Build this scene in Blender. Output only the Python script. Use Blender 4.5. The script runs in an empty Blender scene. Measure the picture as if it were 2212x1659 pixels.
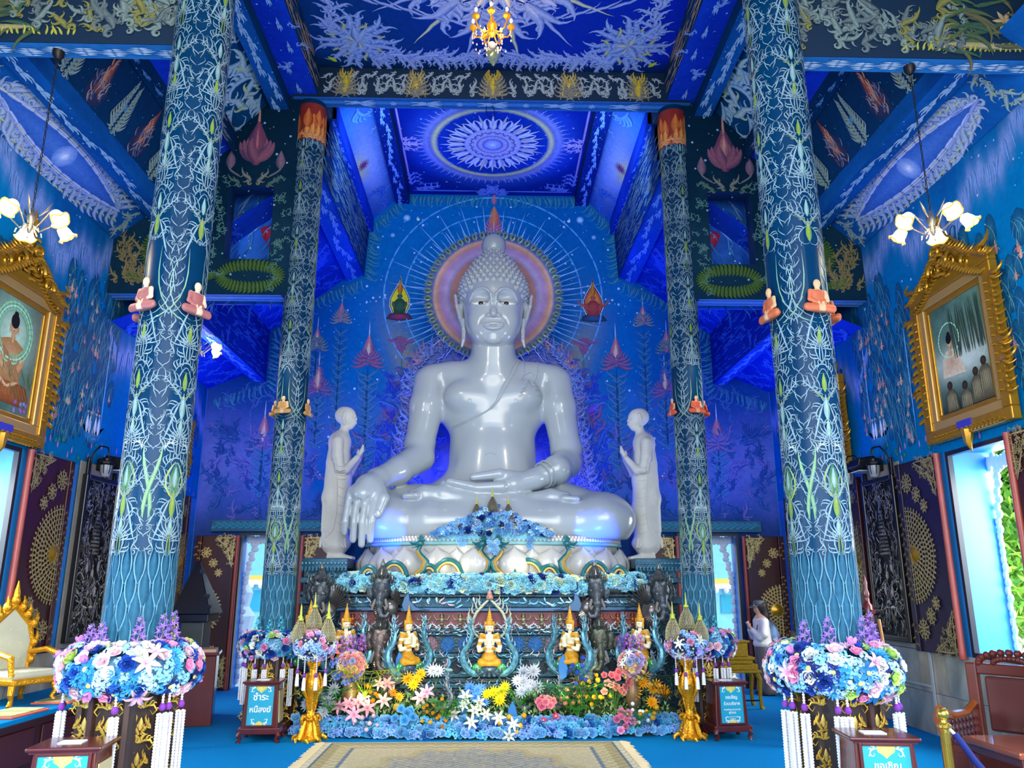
import bpy, math, random
import numpy as np
from math import pi, sin, cos, radians
from mathutils import Vector, Matrix
random.seed(7); RNG = np.random.default_rng(7)
SC = bpy.context.scene
COLL = SC.collection

# ---------------------------------------------------------------- camera
F_PX, PITCH, YAW = 1700.0, radians(14.36), radians(1.57)
cam_d = bpy.data.cameras.new('camera'); cam = bpy.data.objects.new('camera', cam_d); COLL.objects.link(cam)
cam.location = (0, 0, 1.75)
cam.rotation_euler = (pi/2 + PITCH, 0, -YAW)
cam_d.sensor_width = 36.0; cam_d.lens = 36.0*F_PX/2212.0; cam_d.clip_end = 300
SC.camera = cam

# ---------------------------------------------------------------- world, light, exposure
vs = SC.view_settings
vs.view_transform = 'Standard'; vs.look = 'None'; vs.gamma = 1.0; vs.use_curve_mapping = False
vs.exposure = 0.45
try:
    SC.cycles.max_bounces = 6; SC.cycles.diffuse_bounces = 3; SC.cycles.glossy_bounces = 3
    SC.cycles.transparent_max_bounces = 6; SC.cycles.caustics_reflective = False; SC.cycles.caustics_refractive = False
    SC.cycles.sample_clamp_indirect = 4.0
except Exception: pass
W = bpy.data.worlds.new('sky'); SC.world = W; W.use_nodes = True
nt = W.node_tree; bg = nt.nodes['Background']
sky = nt.nodes.new('ShaderNodeTexSky'); sky.sky_type = 'NISHITA'; sky.sun_disc = False
sky.sun_elevation = radians(48); sky.sun_rotation = radians(140); sky.air_density = 1.3; sky.dust_density = 2.5
nt.links.new(sky.outputs[0], bg.inputs[0]); bg.inputs[1].default_value = 0.45

def srgb(h):
    h = h.lstrip('#'); v = [int(h[i:i+2], 16)/255 for i in (0, 2, 4)]
    return tuple(x/12.92 if x <= .04045 else ((x+.055)/1.055)**2.4 for x in v)
def light(name, typ, loc, energy, col='#ffffff', size=1.0, size_y=None, target=None, spot=None, blend=.5, soft=.1):
    d = bpy.data.lights.new(name, typ); d.energy = energy; d.color = srgb(col)
    if typ == 'AREA':
        d.shape = 'RECTANGLE' if size_y else 'DISK'; d.size = size
        if size_y: d.size_y = size_y
    else: d.shadow_soft_size = soft
    if typ == 'SPOT': d.spot_size = radians(spot); d.spot_blend = blend
    o = bpy.data.objects.new(name, d); COLL.objects.link(o); o.location = loc
    if target is not None:
        o.rotation_euler = (Vector(target)-Vector(loc)).to_track_quat('-Z', 'Y').to_euler()
    return o
light('entrance_fill', 'AREA', (0, -1.6, 3.4), 620, '#f4fbff', 8, 5.5, target=(0, 9, 3.2))  # broad fill light added behind the camera, at the hall's open end
for s in (-1, 1):
    for y, e in ((4.4, 280), (8.42, 210), (12.6, 110)):  # nearest pair is fill behind added, unseen window openings
        light('window_daylight_and_fill', 'AREA', (s*6.3, y, 2.5), e, '#f4faff', 1.2, 2.2, target=(s*2.4, y-.2, .6))
    light('blue_led_aisle', 'AREA', (s*4.1, 12.7, 2.9), 55, '#1a40ff', 1.2, 1.6, target=(s*4.1, 12.9, 9))
    light('blue_led_back', 'SPOT', (s*1.9, 13.3, 2.1), 330, '#0430ff', target=(s*1.2, 13.9, 3.9), spot=80, blend=.8, soft=.15)
    light('blue_led_vault', 'AREA', (s*1.6, 11.2, 8.2), 22, '#9fbcff', 1.0, 1.0, target=(s*2.2, 13.2, 9.4))
    light('blue_spot_knee', 'SPOT', (s*1.35, 10.7, 2.05), 120, '#0646ff', target=(s*1.55, 11.5, 2.72), spot=54, blend=.35, soft=.02)
    light('white_spot_statue', 'SPOT', (s*2.3, 7.0, 6.3), 90, '#fff6e8', target=(s*.4, 12.2, 4.9), spot=46, blend=.8, soft=.12)
    light('monk_spot', 'SPOT', (s*3.2, 9.6, 5.2), 60, '#fff4e4', target=(s*2.28, 11.9, 3.2), spot=34, blend=.8, soft=.1)
    light('gold_spot', 'SPOT', (s*1.6, 8.2, 4.2), 220, '#fff2da', target=(s*1.1, 10.6, .8), spot=60, blend=.9, soft=.2)
    light('blue_led_arm', 'POINT', (s*.95, 12.95, 3.0), 60, '#0430ff', soft=.1)
    light('lotus_lamp', 'SPOT', (s*.5, 10.50, 1.98), 5, '#fff0c8', target=(s*.45, 11.4, 2.1), spot=130, blend=.9, soft=.04)
for x, z in ((-.95, .5), (.85, .5), (.02, .62), (-1.5, .5), (1.4, .5)):
    light('flower_spot', 'SPOT', (x, 9.98, z), 7, '#ffe8a0', target=(x, 10.7, .5), spot=120, blend=.9, soft=.05)

# ---------------------------------------------------------------- materials
MATS = {}
def M(name, col=None, rough=.5, metal=0., vc=False, noise=0., scale=8., bump=0., bscale=30., spec=.5, emit=0., coat=0., rnd=0., stretch=None, col2=None, fac=.5, sss=0., backf=False):
    if name in MATS: return MATS[name]
    m = bpy.data.materials.new(name); m.use_nodes = True; t = m.node_tree; n = t.nodes; l = t.links
    b = n['Principled BSDF']; b.inputs['Roughness'].default_value = rough; b.inputs['Metallic'].default_value = metal
    b.inputs['Specular IOR Level'].default_value = spec
    if coat: b.inputs['Coat Weight'].default_value = coat; b.inputs['Coat Roughness'].default_value = .06
    c = srgb(col) if col else (1, 1, 1)
    tc = n.new('ShaderNodeTexCoord'); src = tc.outputs['Object']
    if stretch:
        mp = n.new('ShaderNodeMapping'); mp.inputs['Scale'].default_value = stretch; l.new(src, mp.inputs[0]); src = mp.outputs[0]
    nz = n.new('ShaderNodeTexNoise'); nz.inputs['Scale'].default_value = scale; nz.inputs['Detail'].default_value = 4; l.new(src, nz.inputs[0])
    out = None
    if vc:
        at = n.new('ShaderNodeAttribute'); at.attribute_name = 'Col'; out = at.outputs['Color']
    else:
        rgb = n.new('ShaderNodeRGB'); rgb.outputs[0].default_value = (*c, 1); out = rgb.outputs[0]
    if col2:
        rp = n.new('ShaderNodeValToRGB'); rp.color_ramp.elements[0].position = .5-fac/2; rp.color_ramp.elements[1].position = .5+fac/2
        rp.color_ramp.elements[0].color = (*c, 1); rp.color_ramp.elements[1].color = (*srgb(col2), 1)
        l.new(nz.outputs[0], rp.inputs[0]); out = rp.outputs[0]
    if noise:
        mr = n.new('ShaderNodeMapRange'); mr.inputs[1].default_value = .3; mr.inputs[2].default_value = .7
        mr.inputs[3].default_value = 1-noise; mr.inputs[4].default_value = 1+noise; l.new(nz.outputs[0], mr.inputs[0])
        mx = n.new('ShaderNodeVectorMath'); mx.operation = 'SCALE'; l.new(out, mx.inputs[0]); l.new(mr.outputs[0], mx.inputs['Scale']); out = mx.outputs[0]
    if rnd:
        oi = n.new('ShaderNodeObjectInfo'); mr = n.new('ShaderNodeMapRange'); mr.inputs[3].default_value = 1-rnd; mr.inputs[4].default_value = 1+rnd; l.new(oi.outputs['Random'], mr.inputs[0])
        mx = n.new('ShaderNodeVectorMath'); mx.operation = 'SCALE'; l.new(out, mx.inputs[0]); l.new(mr.outputs[0], mx.inputs['Scale']); out = mx.outputs[0]
    l.new(out, b.inputs['Base Color'])
    if bump:
        n2 = n.new('ShaderNodeTexNoise'); n2.inputs['Scale'].default_value = bscale; n2.inputs['Detail'].default_value = 3; l.new(src, n2.inputs[0])
        bp = n.new('ShaderNodeBump'); bp.inputs['Strength'].default_value = min(1, bump); bp.inputs['Distance'].default_value = .02
        l.new(n2.outputs[0], bp.inputs['Height']); l.new(bp.outputs[0], b.inputs['Normal'])
    if emit:
        b.inputs['Emission Color'].default_value = (*c, 1); b.inputs['Emission Strength'].default_value = emit
    MATS[name] = m; return m

# ---------------------------------------------------------------- objects and tags
def link(o, parent=None):
    COLL.objects.link(o)
    if parent is not None: o.parent = parent
    return o
def tag(o, label=None, cat=None, group=None, kind=None):
    if label: o['label'] = label
    if cat: o['category'] = cat
    if group: o['group'] = group
    if kind: o['kind'] = kind
    return o
def thing(name, label, cat, loc=(0, 0, 0), rz=0., group=None):
    o = bpy.data.objects.new(name, None); o.empty_display_size = .1; COLL.objects.link(o)
    o.location = loc; o.rotation_euler = (0, 0, rz)
    return tag(o, label, cat, group)
def npmesh(name, V, F, col=None, smooth=True):
    V = np.asarray(V, np.float32); F = np.asarray(F, np.int32)
    me = bpy.data.meshes.new(name); k = F.shape[1]
    me.vertices.add(len(V)); me.vertices.foreach_set('co', V.ravel())
    me.loops.add(F.size); me.loops.foreach_set('vertex_index', F.ravel())
    me.polygons.add(len(F)); me.polygons.foreach_set('loop_start', np.arange(0, F.size, k, dtype=np.int32))
    if smooth: me.polygons.foreach_set('use_smooth', np.ones(len(F), bool))
    me.update(calc_edges=True)
    if col is not None:
        c = np.ones((len(V), 4), np.float32); c[:, :3] = col
        a = me.color_attributes.new('Col', 'FLOAT_COLOR', 'POINT'); a.data.foreach_set('color', c.ravel())
    return me
def npobj(name, V, F, mat, parent=None, col=None, smooth=True, kind=None):
    me = npmesh(name, V, F, col, smooth); me.materials.append(mat)
    o = bpy.data.objects.new(name, me); link(o, parent)
    if kind: o['kind'] = kind
    return o
def meobj(name, me, parent=None, loc=(0, 0, 0), rot=(0, 0, 0), scale=1.0, kind=None):
    o = bpy.data.objects.new(name, me); link(o, parent); o.location = loc; o.rotation_euler = rot
    o.scale = (scale,)*3 if not hasattr(scale, '__len__') else scale
    if kind: o['kind'] = kind
    return o
def copy_tree(o, parent=None):
    c = o.copy(); COLL.objects.link(c)
    if parent is not None: c.parent = parent
    for ch in list(o.children): copy_tree(ch, c)
    return c

class G:
    """collects simple shapes, becomes ONE mesh"""
    def __init__(s): s.v = []; s.f = []
    def add(s, V, F):
        b = len(s.v); s.v += [tuple(map(float, p)) for p in V]; s.f += [tuple(b+i for i in f) for f in F]; return s
    def box(s, x0, x1, y0, y1, z0, z1):
        V = [(x0,y0,z0),(x1,y0,z0),(x1,y1,z0),(x0,y1,z0),(x0,y0,z1),(x1,y0,z1),(x1,y1,z1),(x0,y1,z1)]
        return s.add(V, [(0,3,2,1),(4,5,6,7),(0,1,5,4),(1,2,6,5),(2,3,7,6),(3,0,4,7)])
    def cbox(s, c, sx, sy, sz): return s.box(c[0]-sx/2, c[0]+sx/2, c[1]-sy/2, c[1]+sy/2, c[2]-sz/2, c[2]+sz/2)
    def lathe(s, prof, n=20, c=(0, 0), sq=0., cap=True, a0=0., sx=1., sy=1.):
        V = []; F = []
        for (r, z) in prof:
            for i in range(n):
                a = a0+2*pi*i/n
                k = 1.0 if not sq else (abs(cos(a))**(2/(1-sq*.75))+abs(sin(a))**(2/(1-sq*.75)))**(-(1-sq*.75)/2)
                V.append((c[0]+r*k*cos(a)*sx, c[1]+r*k*sin(a)*sy, z))
        m = len(prof)
        for j in range(m-1):
            for i in range(n):
                i2 = (i+1) % n; F.append((j*n+i, j*n+i2, (j+1)*n+i2, (j+1)*n+i))
        if cap: F.append(tuple(range(n-1, -1, -1))); F.append(tuple((m-1)*n+i for i in range(n)))
        return s.add(V, F)
    def tube(s, pts, rad, n=8, flat=1.0, cap=True):
        pts = [Vector(p) for p in pts]; m = len(pts)
        rad = [rad]*m if not hasattr(rad, '__len__') else rad
        V = []; F = []; up = None
        for i, p in enumerate(pts):
            t = (pts[min(i+1, m-1)]-pts[max(i-1, 0)]).normalized()
            if up is None:
                up = Vector((0, 0, 1)) if abs(t.z) < .9 else Vector((0, 1, 0))
            a = t.cross(up).normalized(); up = a.cross(t).normalized()
            for k in range(n):
                th = 2*pi*k/n; V.append(p+a*cos(th)*rad[i]+up*sin(th)*rad[i]*flat)
        for j in range(m-1):
            for k in range(n):
                k2 = (k+1) % n; F.append((j*n+k, j*n+k2, (j+1)*n+k2, (j+1)*n+k))
        if cap: F.append(tuple(range(n-1, -1, -1))); F.append(tuple((m-1)*n+i for i in range(n)))
        return s.add(V, F)
    def ball(s, c, r, n=10, m=6, sx=1., sy=1., sz=1.):
        V = []; F = []
        for j in range(1, m):
            a = pi*j/m
            for i in range(n):
                V.append((c[0]+r*sx*sin(a)*cos(2*pi*i/n), c[1]+r*sy*sin(a)*sin(2*pi*i/n), c[2]+r*sz*cos(a)))
        V.append((c[0], c[1], c[2]+r*sz)); V.append((c[0], c[1], c[2]-r*sz)); T = len(V)-2; B = len(V)-1
        for j in range(m-2):
            for i in range(n):
                i2 = (i+1) % n; F.append((j*n+i, (j+1)*n+i, (j+1)*n+i2, j*n+i2))
        for i in range(n):
            i2 = (i+1) % n; F.append((T, i, i2)); F.append((B, (m-2)*n+i2, (m-2)*n+i))
        return s.add(V, F)
    def poly(s, pts, axis, d0, d1):
        """extrude a 2D polygon between depths along an axis; pts (u,v) -> axis y: (u,d,v); x: (d,u,v); z: (u,v,d)"""
        f = {'y': lambda u, v, d: (u, d, v), 'x': lambda u, v, d: (d, u, v), 'z': lambda u, v, d: (u, v, d)}[axis]
        n = len(pts); V = [f(u, v, d0) for u, v in pts]+[f(u, v, d1) for u, v in pts]
        F = [tuple(range(n)), tuple(range(2*n-1, n-1, -1))]+[(i, i+n, (i+1) % n+n, (i+1) % n) for i in range(n)]
        return s.add(V, F)
    def xf(s, mtx, start=0):
        s.v[start:] = [tuple(mtx @ Vector(p)) for p in s.v[start:]]; return s
    def mesh(s, name, mat=None, smooth=False, bevel=0., angle=None):
        me = bpy.data.meshes.new(name); me.from_pydata(s.v, [], s.f); me.validate(); me.update()
        if mat: me.materials.append(mat)
        if smooth:
            me.polygons.foreach_set('use_smooth', np.ones(len(me.polygons), bool))
            if angle: me.set_sharp_from_angle(angle=radians(angle))
        return me
    def obj(s, name, mat, parent=None, smooth=False, bevel=0., angle=40, kind=None, loc=(0, 0, 0), rot=(0, 0, 0)):
        me = s.mesh(name, mat, smooth, angle=angle if smooth else None)
        o = bpy.data.objects.new(name, me); link(o, parent); o.location = loc; o.rotation_euler = rot
        if bevel:
            b = o.modifiers.new('edge', 'BEVEL'); b.width = bevel; b.segments = 2; b.limit_method = 'ANGLE'; b.angle_limit = radians(40)
        if kind: o['kind'] = kind
        return o

# ---------------------------------------------------------------- noise in numpy
def fbm(x, y, seed=0, f=1.0, oct=4):
    r = np.random.default_rng(seed); o = np.zeros_like(x, dtype=float); a = 1.; tot = 0
    for k in range(oct):
        for j in range(5):
            th = r.uniform(0, 2*pi); ph = r.uniform(0, 2*pi); g = f*r.uniform(.7, 1.4)
            o += a*np.sin((x*cos(th)+y*sin(th))*g+ph+1.3*np.sin((x*sin(th)-y*cos(th))*g*.8+ph*2))/5
        tot += a; a *= .55; f *= 2.1
    return o/tot
def mixc(a, b, t):
    t = np.clip(t, 0, 1)[..., None]; return np.asarray(a)*(1-t)+np.asarray(b)*t
def grid(name, fn, u0, u1, v0, v1, du, mat, colf, parent=None, kind=None, smooth=False):
    """a painted surface: fn(u,v)->xyz arrays, colf(u,v)->rgb"""
    nu = max(2, int(abs(u1-u0)/du)+1); nv = max(2, int(abs(v1-v0)/du)+1)
    U, V = np.meshgrid(np.linspace(u0, u1, nu), np.linspace(v0, v1, nv), indexing='ij')
    P = np.stack(fn(U, V), -1).reshape(-1, 3); C = colf(U, V).reshape(-1, 3)
    i = np.arange(nu*nv).reshape(nu, nv); F = np.stack([i[:-1, :-1], i[1:, :-1], i[1:, 1:], i[:-1, 1:]], -1).reshape(-1, 4)
    return npobj(name, P, F, mat, parent, C, smooth, kind)
# ---------------------------------------------------------------- painted ornament: tapered, curling brush strokes
class Orn:
    def __init__(s, seed=1): s.r = random.Random(seed); s.S = []; s.P = []
    def st(s, x, y, th, L, w, k0=0., k1=0., c='#9fc4d8', c2=None, wig=0., wf=2., kind=0):
        """one stroke; k0,k1 curvature at root and tip (radians per length); kind 0 leaf, 1 line, 2 bud"""
        s.S.append((x, y, th, L, w, k0, k1, wig, wf, kind, c, c2 or c)); return s
    def at(s, x, y, th, L, k0, k1, t):
        n = 12
        for i in range(int(n*t)):
            a = (i+.5)/n; th += (k0+(k1-k0)*a)/n; x += cos(th)*L/n; y += sin(th)*L/n
        return x, y, th
    def kranok(s, x, y, th, L, sd=1, c='#a9c6d6', c2='#2f6f8f', n=4, acc=None):
        """Thai flame: an S-shaped body with hooked leaves"""
        k0, k1 = 1.6*sd, -3.4*sd
        s.st(x, y, th, L, L*.24, k0, k1*1.15, c, c2, wig=.8)
        s.st(x, y, th+.9*sd, L*.6, L*.17, 3*sd, 11*sd, c, c2)
        for i in range(n):
            t = .1+.7*i/n; X, Y, T = s.at(x, y, th, L, k0, k1, t); q = 1-.55*i/n
            s.st(X, Y, T+(1.0 if i % 2 == 0 else -.9)*sd, L*.44*q, L*.15*q, (2.6 if i % 2 == 0 else -2.6)*sd, (-5.5 if i % 2 == 0 else 7)*sd, acc if (acc and i == 1) else c, c2, wig=.5)
        return s
    def scroll(s, x, y, th, L, sd=1, c='#a9c6d6', c2='#2f6f8f', n=5, turn=7.):
        k0, k1 = .4*sd, turn*1.6*sd
        s.st(x, y, th, L, L*.11, k0, k1, c, c2)
        for i in range(n):
            t = .1+.62*i/n; X, Y, T = s.at(x, y, th, L, k0, k1, t); q = 1-.5*i/n
            s.st(X, Y, T-.8*sd, L*.32*q, L*.12*q, -2.2*sd, 7*sd, c, c2, wig=.4)
        return s
    def bud(s, x, y, h, c, c2, th=pi/2):
        s.st(x-cos(th)*h/2, y-sin(th)*h/2, th, h, h*.45, 0, 0, c, c2, kind=2); return s
    def flower(s, x, y, r, c, c2, n=8, core='#e8d890'):
        for i in range(n): s.st(x, y, 2*pi*i/n, r, r*.42, 0, 0, c, c2, kind=2)
        s.disc(x, y, r*.25, core); return s
    def disc(s, x, y, r, c, c2=None, n=14, sx=1., rot=0.):
        s.P.append(([(x+r*sx*cos(2*pi*i/n)*cos(rot)-r*sin(2*pi*i/n)*sin(rot), y+r*sx*cos(2*pi*i/n)*sin(rot)+r*sin(2*pi*i/n)*cos(rot)) for i in range(n)], (x, y), c, c2 or c)); return s
    def poly(s, pts, c, c2=None):
        cx = sum(p[0] for p in pts)/len(pts); cy = sum(p[1] for p in pts)/len(pts)
        s.P.append((list(pts), (cx, cy), c, c2 or c)); return s
    def mirror(s, cx=0., i0=0, p0=0):
        for q in list(s.S[i0:]): s.S.append((2*cx-q[0], q[1], pi-q[2], q[3], q[4], -q[5], -q[6], -q[7])+q[8:])
        for q in list(s.P[p0:]): s.P.append(([(2*cx-a, b) for a, b in q[0]][::-1], (2*cx-q[1][0], q[1][1]), q[2], q[3]))
        return s
    def shift(s, fn, i0=0):
        """re-place strokes: fn(x,y,th)->(x,y,th,scale)"""
        for i in range(i0, len(s.S)):
            q = s.S[i]; x, y, th, k = fn(q[0], q[1], q[2]); s.S[i] = (x, y, th, q[3]*k, q[4]*k)+q[5:]
        return s
    def stars(s, u0, u1, v0, v1, n, c='#bfe0ff', r0=.006, r1=.02):
        for _ in range(n): s.disc(s.r.uniform(u0, u1), s.r.uniform(v0, v1), r0+(r1-r0)*s.r.random()**3, c, n=6)
        return s
    def build(s, name, mp, mat, parent=None, n=8, off=.004, doff=.006, smooth=True):
        """mp(u,v,w)->xyz arrays; w is the height above the painted surface"""
        VV = []; FF = []; CC = []; base = 0
        if s.S:
            A = np.array([q[:10] for q in s.S], float); N = len(A)
            cc = {}; 
            def lc(h):
                if h not in cc: cc[h] = srgb(h)
                return cc[h]
            C1 = np.array([lc(q[10]) for q in s.S]); C2 = np.array([lc(q[11]) for q in s.S])
            x, y, th, L, w, k0, k1, wg, wf, kd = A.T
            X = np.zeros((N, n+1)); Y = np.zeros((N, n+1)); T = np.zeros((N, n+1)); X[:, 0] = x; Y[:, 0] = y; T[:, 0] = th
            for i in range(n):
                a = (i+.5)/n; T[:, i+1] = T[:, i]+(k0+(k1-k0)*a+wg*4*np.cos(2*pi*wf*a))/n
                tm = (T[:, i]+T[:, i+1])/2; X[:, i+1] = X[:, i]+np.cos(tm)*L/n; Y[:, i+1] = Y[:, i]+np.sin(tm)*L/n
            a = np.linspace(0, 1, n+1)[None]
            wl = np.where(kd[:, None] == 1, np.minimum(1, a*8+.2)*np.minimum(1, (1-a)*3+.05), np.where(kd[:, None] == 2, np.sin(pi*np.clip(a*.94+.03, 0, 1)**.75)**1.1+.02, (np.minimum(1, a*3.2+.25))*(1-a**1.6)+.015))
            hw = w[:, None]*wl/2
            nx, ny = -np.sin(T), np.cos(T)
            D = (off+doff*RNG.random(N))[:, None]*np.ones((1, n+1))
            P = []
            for q, dz in ((-1, 0), (0, .3), (1, 0)):
                P.append(np.stack(mp(X+nx*hw*q, Y+ny*hw*q, D+dz*.004), -1))
            P = np.stack(P, 2)  # N,n+1,3,3
            t = a[..., None]
            cm = C1[:, None]*(1.0+.25*t); ce = C2[:, None]*np.ones_like(t); cs = C1[:, None]*.55+C2[:, None]*.45
            Cc = np.stack([np.broadcast_to(ce, cm.shape), cm, np.broadcast_to(cs, cm.shape)], 2)
            VV.append(P.reshape(-1, 3)); CC.append(np.clip(Cc, 0, 1).reshape(-1, 3))
            idx = np.arange(N*(n+1)*3).reshape(N, n+1, 3)
            f = np.stack([idx[:, :-1, :-1], idx[:, :-1, 1:], idx[:, 1:, 1:], idx[:, 1:, :-1]], -1).reshape(-1, 4)
            FF.append(f); base = N*(n+1)*3
        for k, (pts, c, a, b) in enumerate(s.P):
            m = len(pts); d = off*.5+.0035*k/max(1, len(s.P))
            u = np.array([c[0]]+[p[0] for p in pts]); v = np.array([c[1]]+[p[1] for p in pts])
            VV.append(np.stack(mp(u, v, np.full(m+1, d)), -1))
            cl = np.array([srgb(a)]+[srgb(b)]*m); CC.append(cl)
            FF.append(np.array([(base, base+1+i, base+1+(i+1) % m, base+1+(i+1) % m) for i in range(m)])); base += m+1
        if not VV: return None
        V = np.concatenate(VV); C = np.concatenate(CC); F = np.concatenate(FF)
        q = F[:, 2] != F[:, 3]
        me = bpy.data.meshes.new(name)
        F4 = F[q]; F3 = F[~q][:, :3]
        me.vertices.add(len(V)); me.vertices.foreach_set('co', V.astype(np.float32).ravel())
        li = np.concatenate([F4.ravel(), F3.ravel()]).astype(np.int32); me.loops.add(len(li)); me.loops.foreach_set('vertex_index', li)
        st = np.concatenate([np.arange(len(F4))*4, len(F4)*4+np.arange(len(F3))*3]).astype(np.int32)
        me.polygons.add(len(st)); me.polygons.foreach_set('loop_start', st); me.update(calc_edges=True)
        if smooth: me.polygons.foreach_set('use_smooth', np.ones(len(st), bool))
        ca = np.ones((len(V), 4), np.float32); ca[:, :3] = C
        at = me.color_attributes.new('Col', 'FLOAT_COLOR', 'POINT'); at.data.foreach_set('color', ca.ravel())
        me.materials.append(mat); o = bpy.data.objects.new(name, me); link(o, parent); o['kind'] = 'stuff'
        return o
PAINT = M('mural_paint', vc=True, rough=.6, noise=.12, scale=25, spec=.12)
WALLP = M('wall_paint', vc=True, rough=.6, spec=.05, noise=.10, scale=14)

# ---------------------------------------------------------------- sculpting: distance fields turned into one continuous mesh
class Sdf:
    def __init__(s, lo, hi, h):
        s.lo = np.array(lo, float); s.h = h; s.n = np.ceil((np.array(hi, float)-s.lo)/h).astype(int)+1
        s.F = np.full(s.n, 1.0, np.float32)
    def _reg(s, lo, hi, pad):
        a = np.clip(np.floor((np.array(lo)-pad-s.lo)/s.h).astype(int), 0, s.n-1); b = np.clip(np.ceil((np.array(hi)+pad-s.lo)/s.h).astype(int)+1, 1, s.n)
        if (b <= a).any(): return None
        ax = [(s.lo[i]+np.arange(a[i], b[i])*s.h).astype(np.float32) for i in range(3)]
        return (slice(a[0], b[0]), slice(a[1], b[1]), slice(a[2], b[2])), ax[0][:, None, None], ax[1][None, :, None], ax[2][None, None, :]
    def _comb(s, sl, d, k, op):
        f = s.F[sl]
        if op == 'add':
            if k > 0:
                h = np.clip(.5+.5*(f-d)/k, 0, 1); s.F[sl] = f*(1-h)+d*h-k*h*(1-h)
            else: s.F[sl] = np.minimum(f, d)
        elif op == 'sub':
            d = -d
            if k > 0:
                h = np.clip(.5-.5*(f-d)/k, 0, 1); s.F[sl] = f*(1-h)+d*h+k*h*(1-h)
            else: s.F[sl] = np.maximum(f, d)
    def cap(s, a, b, ra, rb=None, k=.05, op='add', sy=1.0):
        """round cone from a to b; sy flattens the section in y"""
        rb = ra if rb is None else rb; a = np.array(a, float); b = np.array(b, float); R = max(ra, rb)
        g = s._reg(np.minimum(a, b)-R, np.maximum(a, b)+R, k*1.5+2*s.h)
        if g is None: return s
        sl, X, Y, Z = g; d = b-a; dd = max(1e-9, d@d)
        px, py, pz = X-a[0], (Y-a[1]), Z-a[2]
        t = np.clip((px*d[0]+py*d[1]+pz*d[2])/dd, 0, 1)
        q = np.sqrt((px-t*d[0])**2+((py-t*d[1])/sy)**2+(pz-t*d[2])**2)-(ra+(rb-ra)*t)
        s._comb(sl, q, k, op); return s
    def chain(s, pts, rr, k=.05, op='add', sy=1.0):
        for i in range(len(pts)-1): s.cap(pts[i], pts[i+1], rr[i], rr[i+1], k, op, sy)
        return s
    def ell(s, c, r, k=.05, op='add', rot=None):
        c = np.array(c, float); r = np.array(r, float); R = r.max() if rot is not None else r
        g = s._reg(c-R, c+R, k*1.5+2*s.h)
        if g is None: return s
        sl, X, Y, Z = g; x, y, z = X-c[0], Y-c[1], Z-c[2]
        if rot is not None:
            m = np.array(rot.to_3x3() if hasattr(rot, 'to_3x3') else rot).T
            x, y, z = m[0, 0]*x+m[0, 1]*y+m[0, 2]*z, m[1, 0]*x+m[1, 1]*y+m[1, 2]*z, m[2, 0]*x+m[2, 1]*y+m[2, 2]*z
        k0 = np.sqrt((x/r[0])**2+(y/r[1])**2+(z/r[2])**2); k1 = np.sqrt((x/r[0]**2)**2+(y/r[1]**2)**2+(z/r[2]**2)**2)+1e-6
        s._comb(sl, k0*(k0-1)/k1, k, op); return s
    def box(s, c, r, k=.03, op='add', rnd=.02):
        c = np.array(c, float); r = np.array(r, float); g = s._reg(c-r, c+r, k*1.5+2*s.h)
        if g is None: return s
        sl, X, Y, Z = g; q = [np.abs(X-c[0])-r[0]+rnd, np.abs(Y-c[1])-r[1]+rnd, np.abs(Z-c[2])-r[2]+rnd]
        d = np.sqrt(sum(np.maximum(v, 0)**2 for v in q))+np.minimum(np.maximum(np.maximum(q[0], q[1]), q[2]), 0)-rnd
        s._comb(sl, d, k, op); return s
    def front(s, x, z):
        i = int(round((x-s.lo[0])/s.h)); k = int(round((z-s.lo[2])/s.h)); c = s.F[i, :, k]; j = np.argmax(c < 0)
        if j == 0: return s.lo[1]
        t = c[j-1]/(c[j-1]-c[j]); return float(s.lo[1]+(j-1+t)*s.h)
    def trace(s, P, rr, k=.01, op='add', out=0.):
        """a line laid on the front surface; P = (x, z); out pushes it forward"""
        R, w = [], []; n = len(P)
        for i in range(n-1):
            a, b, c, d = (np.array(P[max(0, min(n-1, i+j))]) for j in (-1, 0, 1, 2))
            for u in (0, .34, .67): R.append(.5*((2*b)+(c-a)*u+(2*a-5*b+4*c-d)*u*u+(-a+3*b-3*c+d)*u**3)); w.append(rr[i]*(1-u)+rr[i+1]*u)
        R.append(np.array(P[-1])); w.append(rr[-1])
        Q = [(x, s.front(x, z)-out, z) for x, z in R]; return s.chain(Q, w, k, op)
    def mesh(s):
        F = s.F; n = np.array(F.shape); ins = F < 0
        cnt = np.zeros(n-1, np.float32); P = np.zeros((*(n-1), 3), np.float32)
        cr = {}
        for ax in range(3):
            sa = [slice(None)]*3; sb = [slice(None)]*3; sa[ax] = slice(0, -1); sb[ax] = slice(1, None)
            a, b = F[tuple(sa)], F[tuple(sb)]; x = ins[tuple(sa)] != ins[tuple(sb)]; cr[ax] = x
            idx = np.argwhere(x); t = a[x]/(a[x]-b[x]); pos = idx.astype(np.float32); pos[:, ax] += t
            o = [i for i in range(3) if i != ax]
            for d0 in (0, -1):
                for d1 in (0, -1):
                    c = idx.copy(); c[:, o[0]] += d0; c[:, o[1]] += d1
                    ok = (c >= 0).all(1) & (c < n-1).all(1); ci = c[ok]
                    np.add.at(cnt, tuple(ci.T), 1); np.add.at(P, tuple(ci.T), pos[ok])
        has = cnt > 0; vid = np.full(n-1, -1, np.int64); vid[has] = np.arange(has.sum())
        V = P[has]/cnt[has][:, None]*s.h+s.lo
        Q = []
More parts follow.
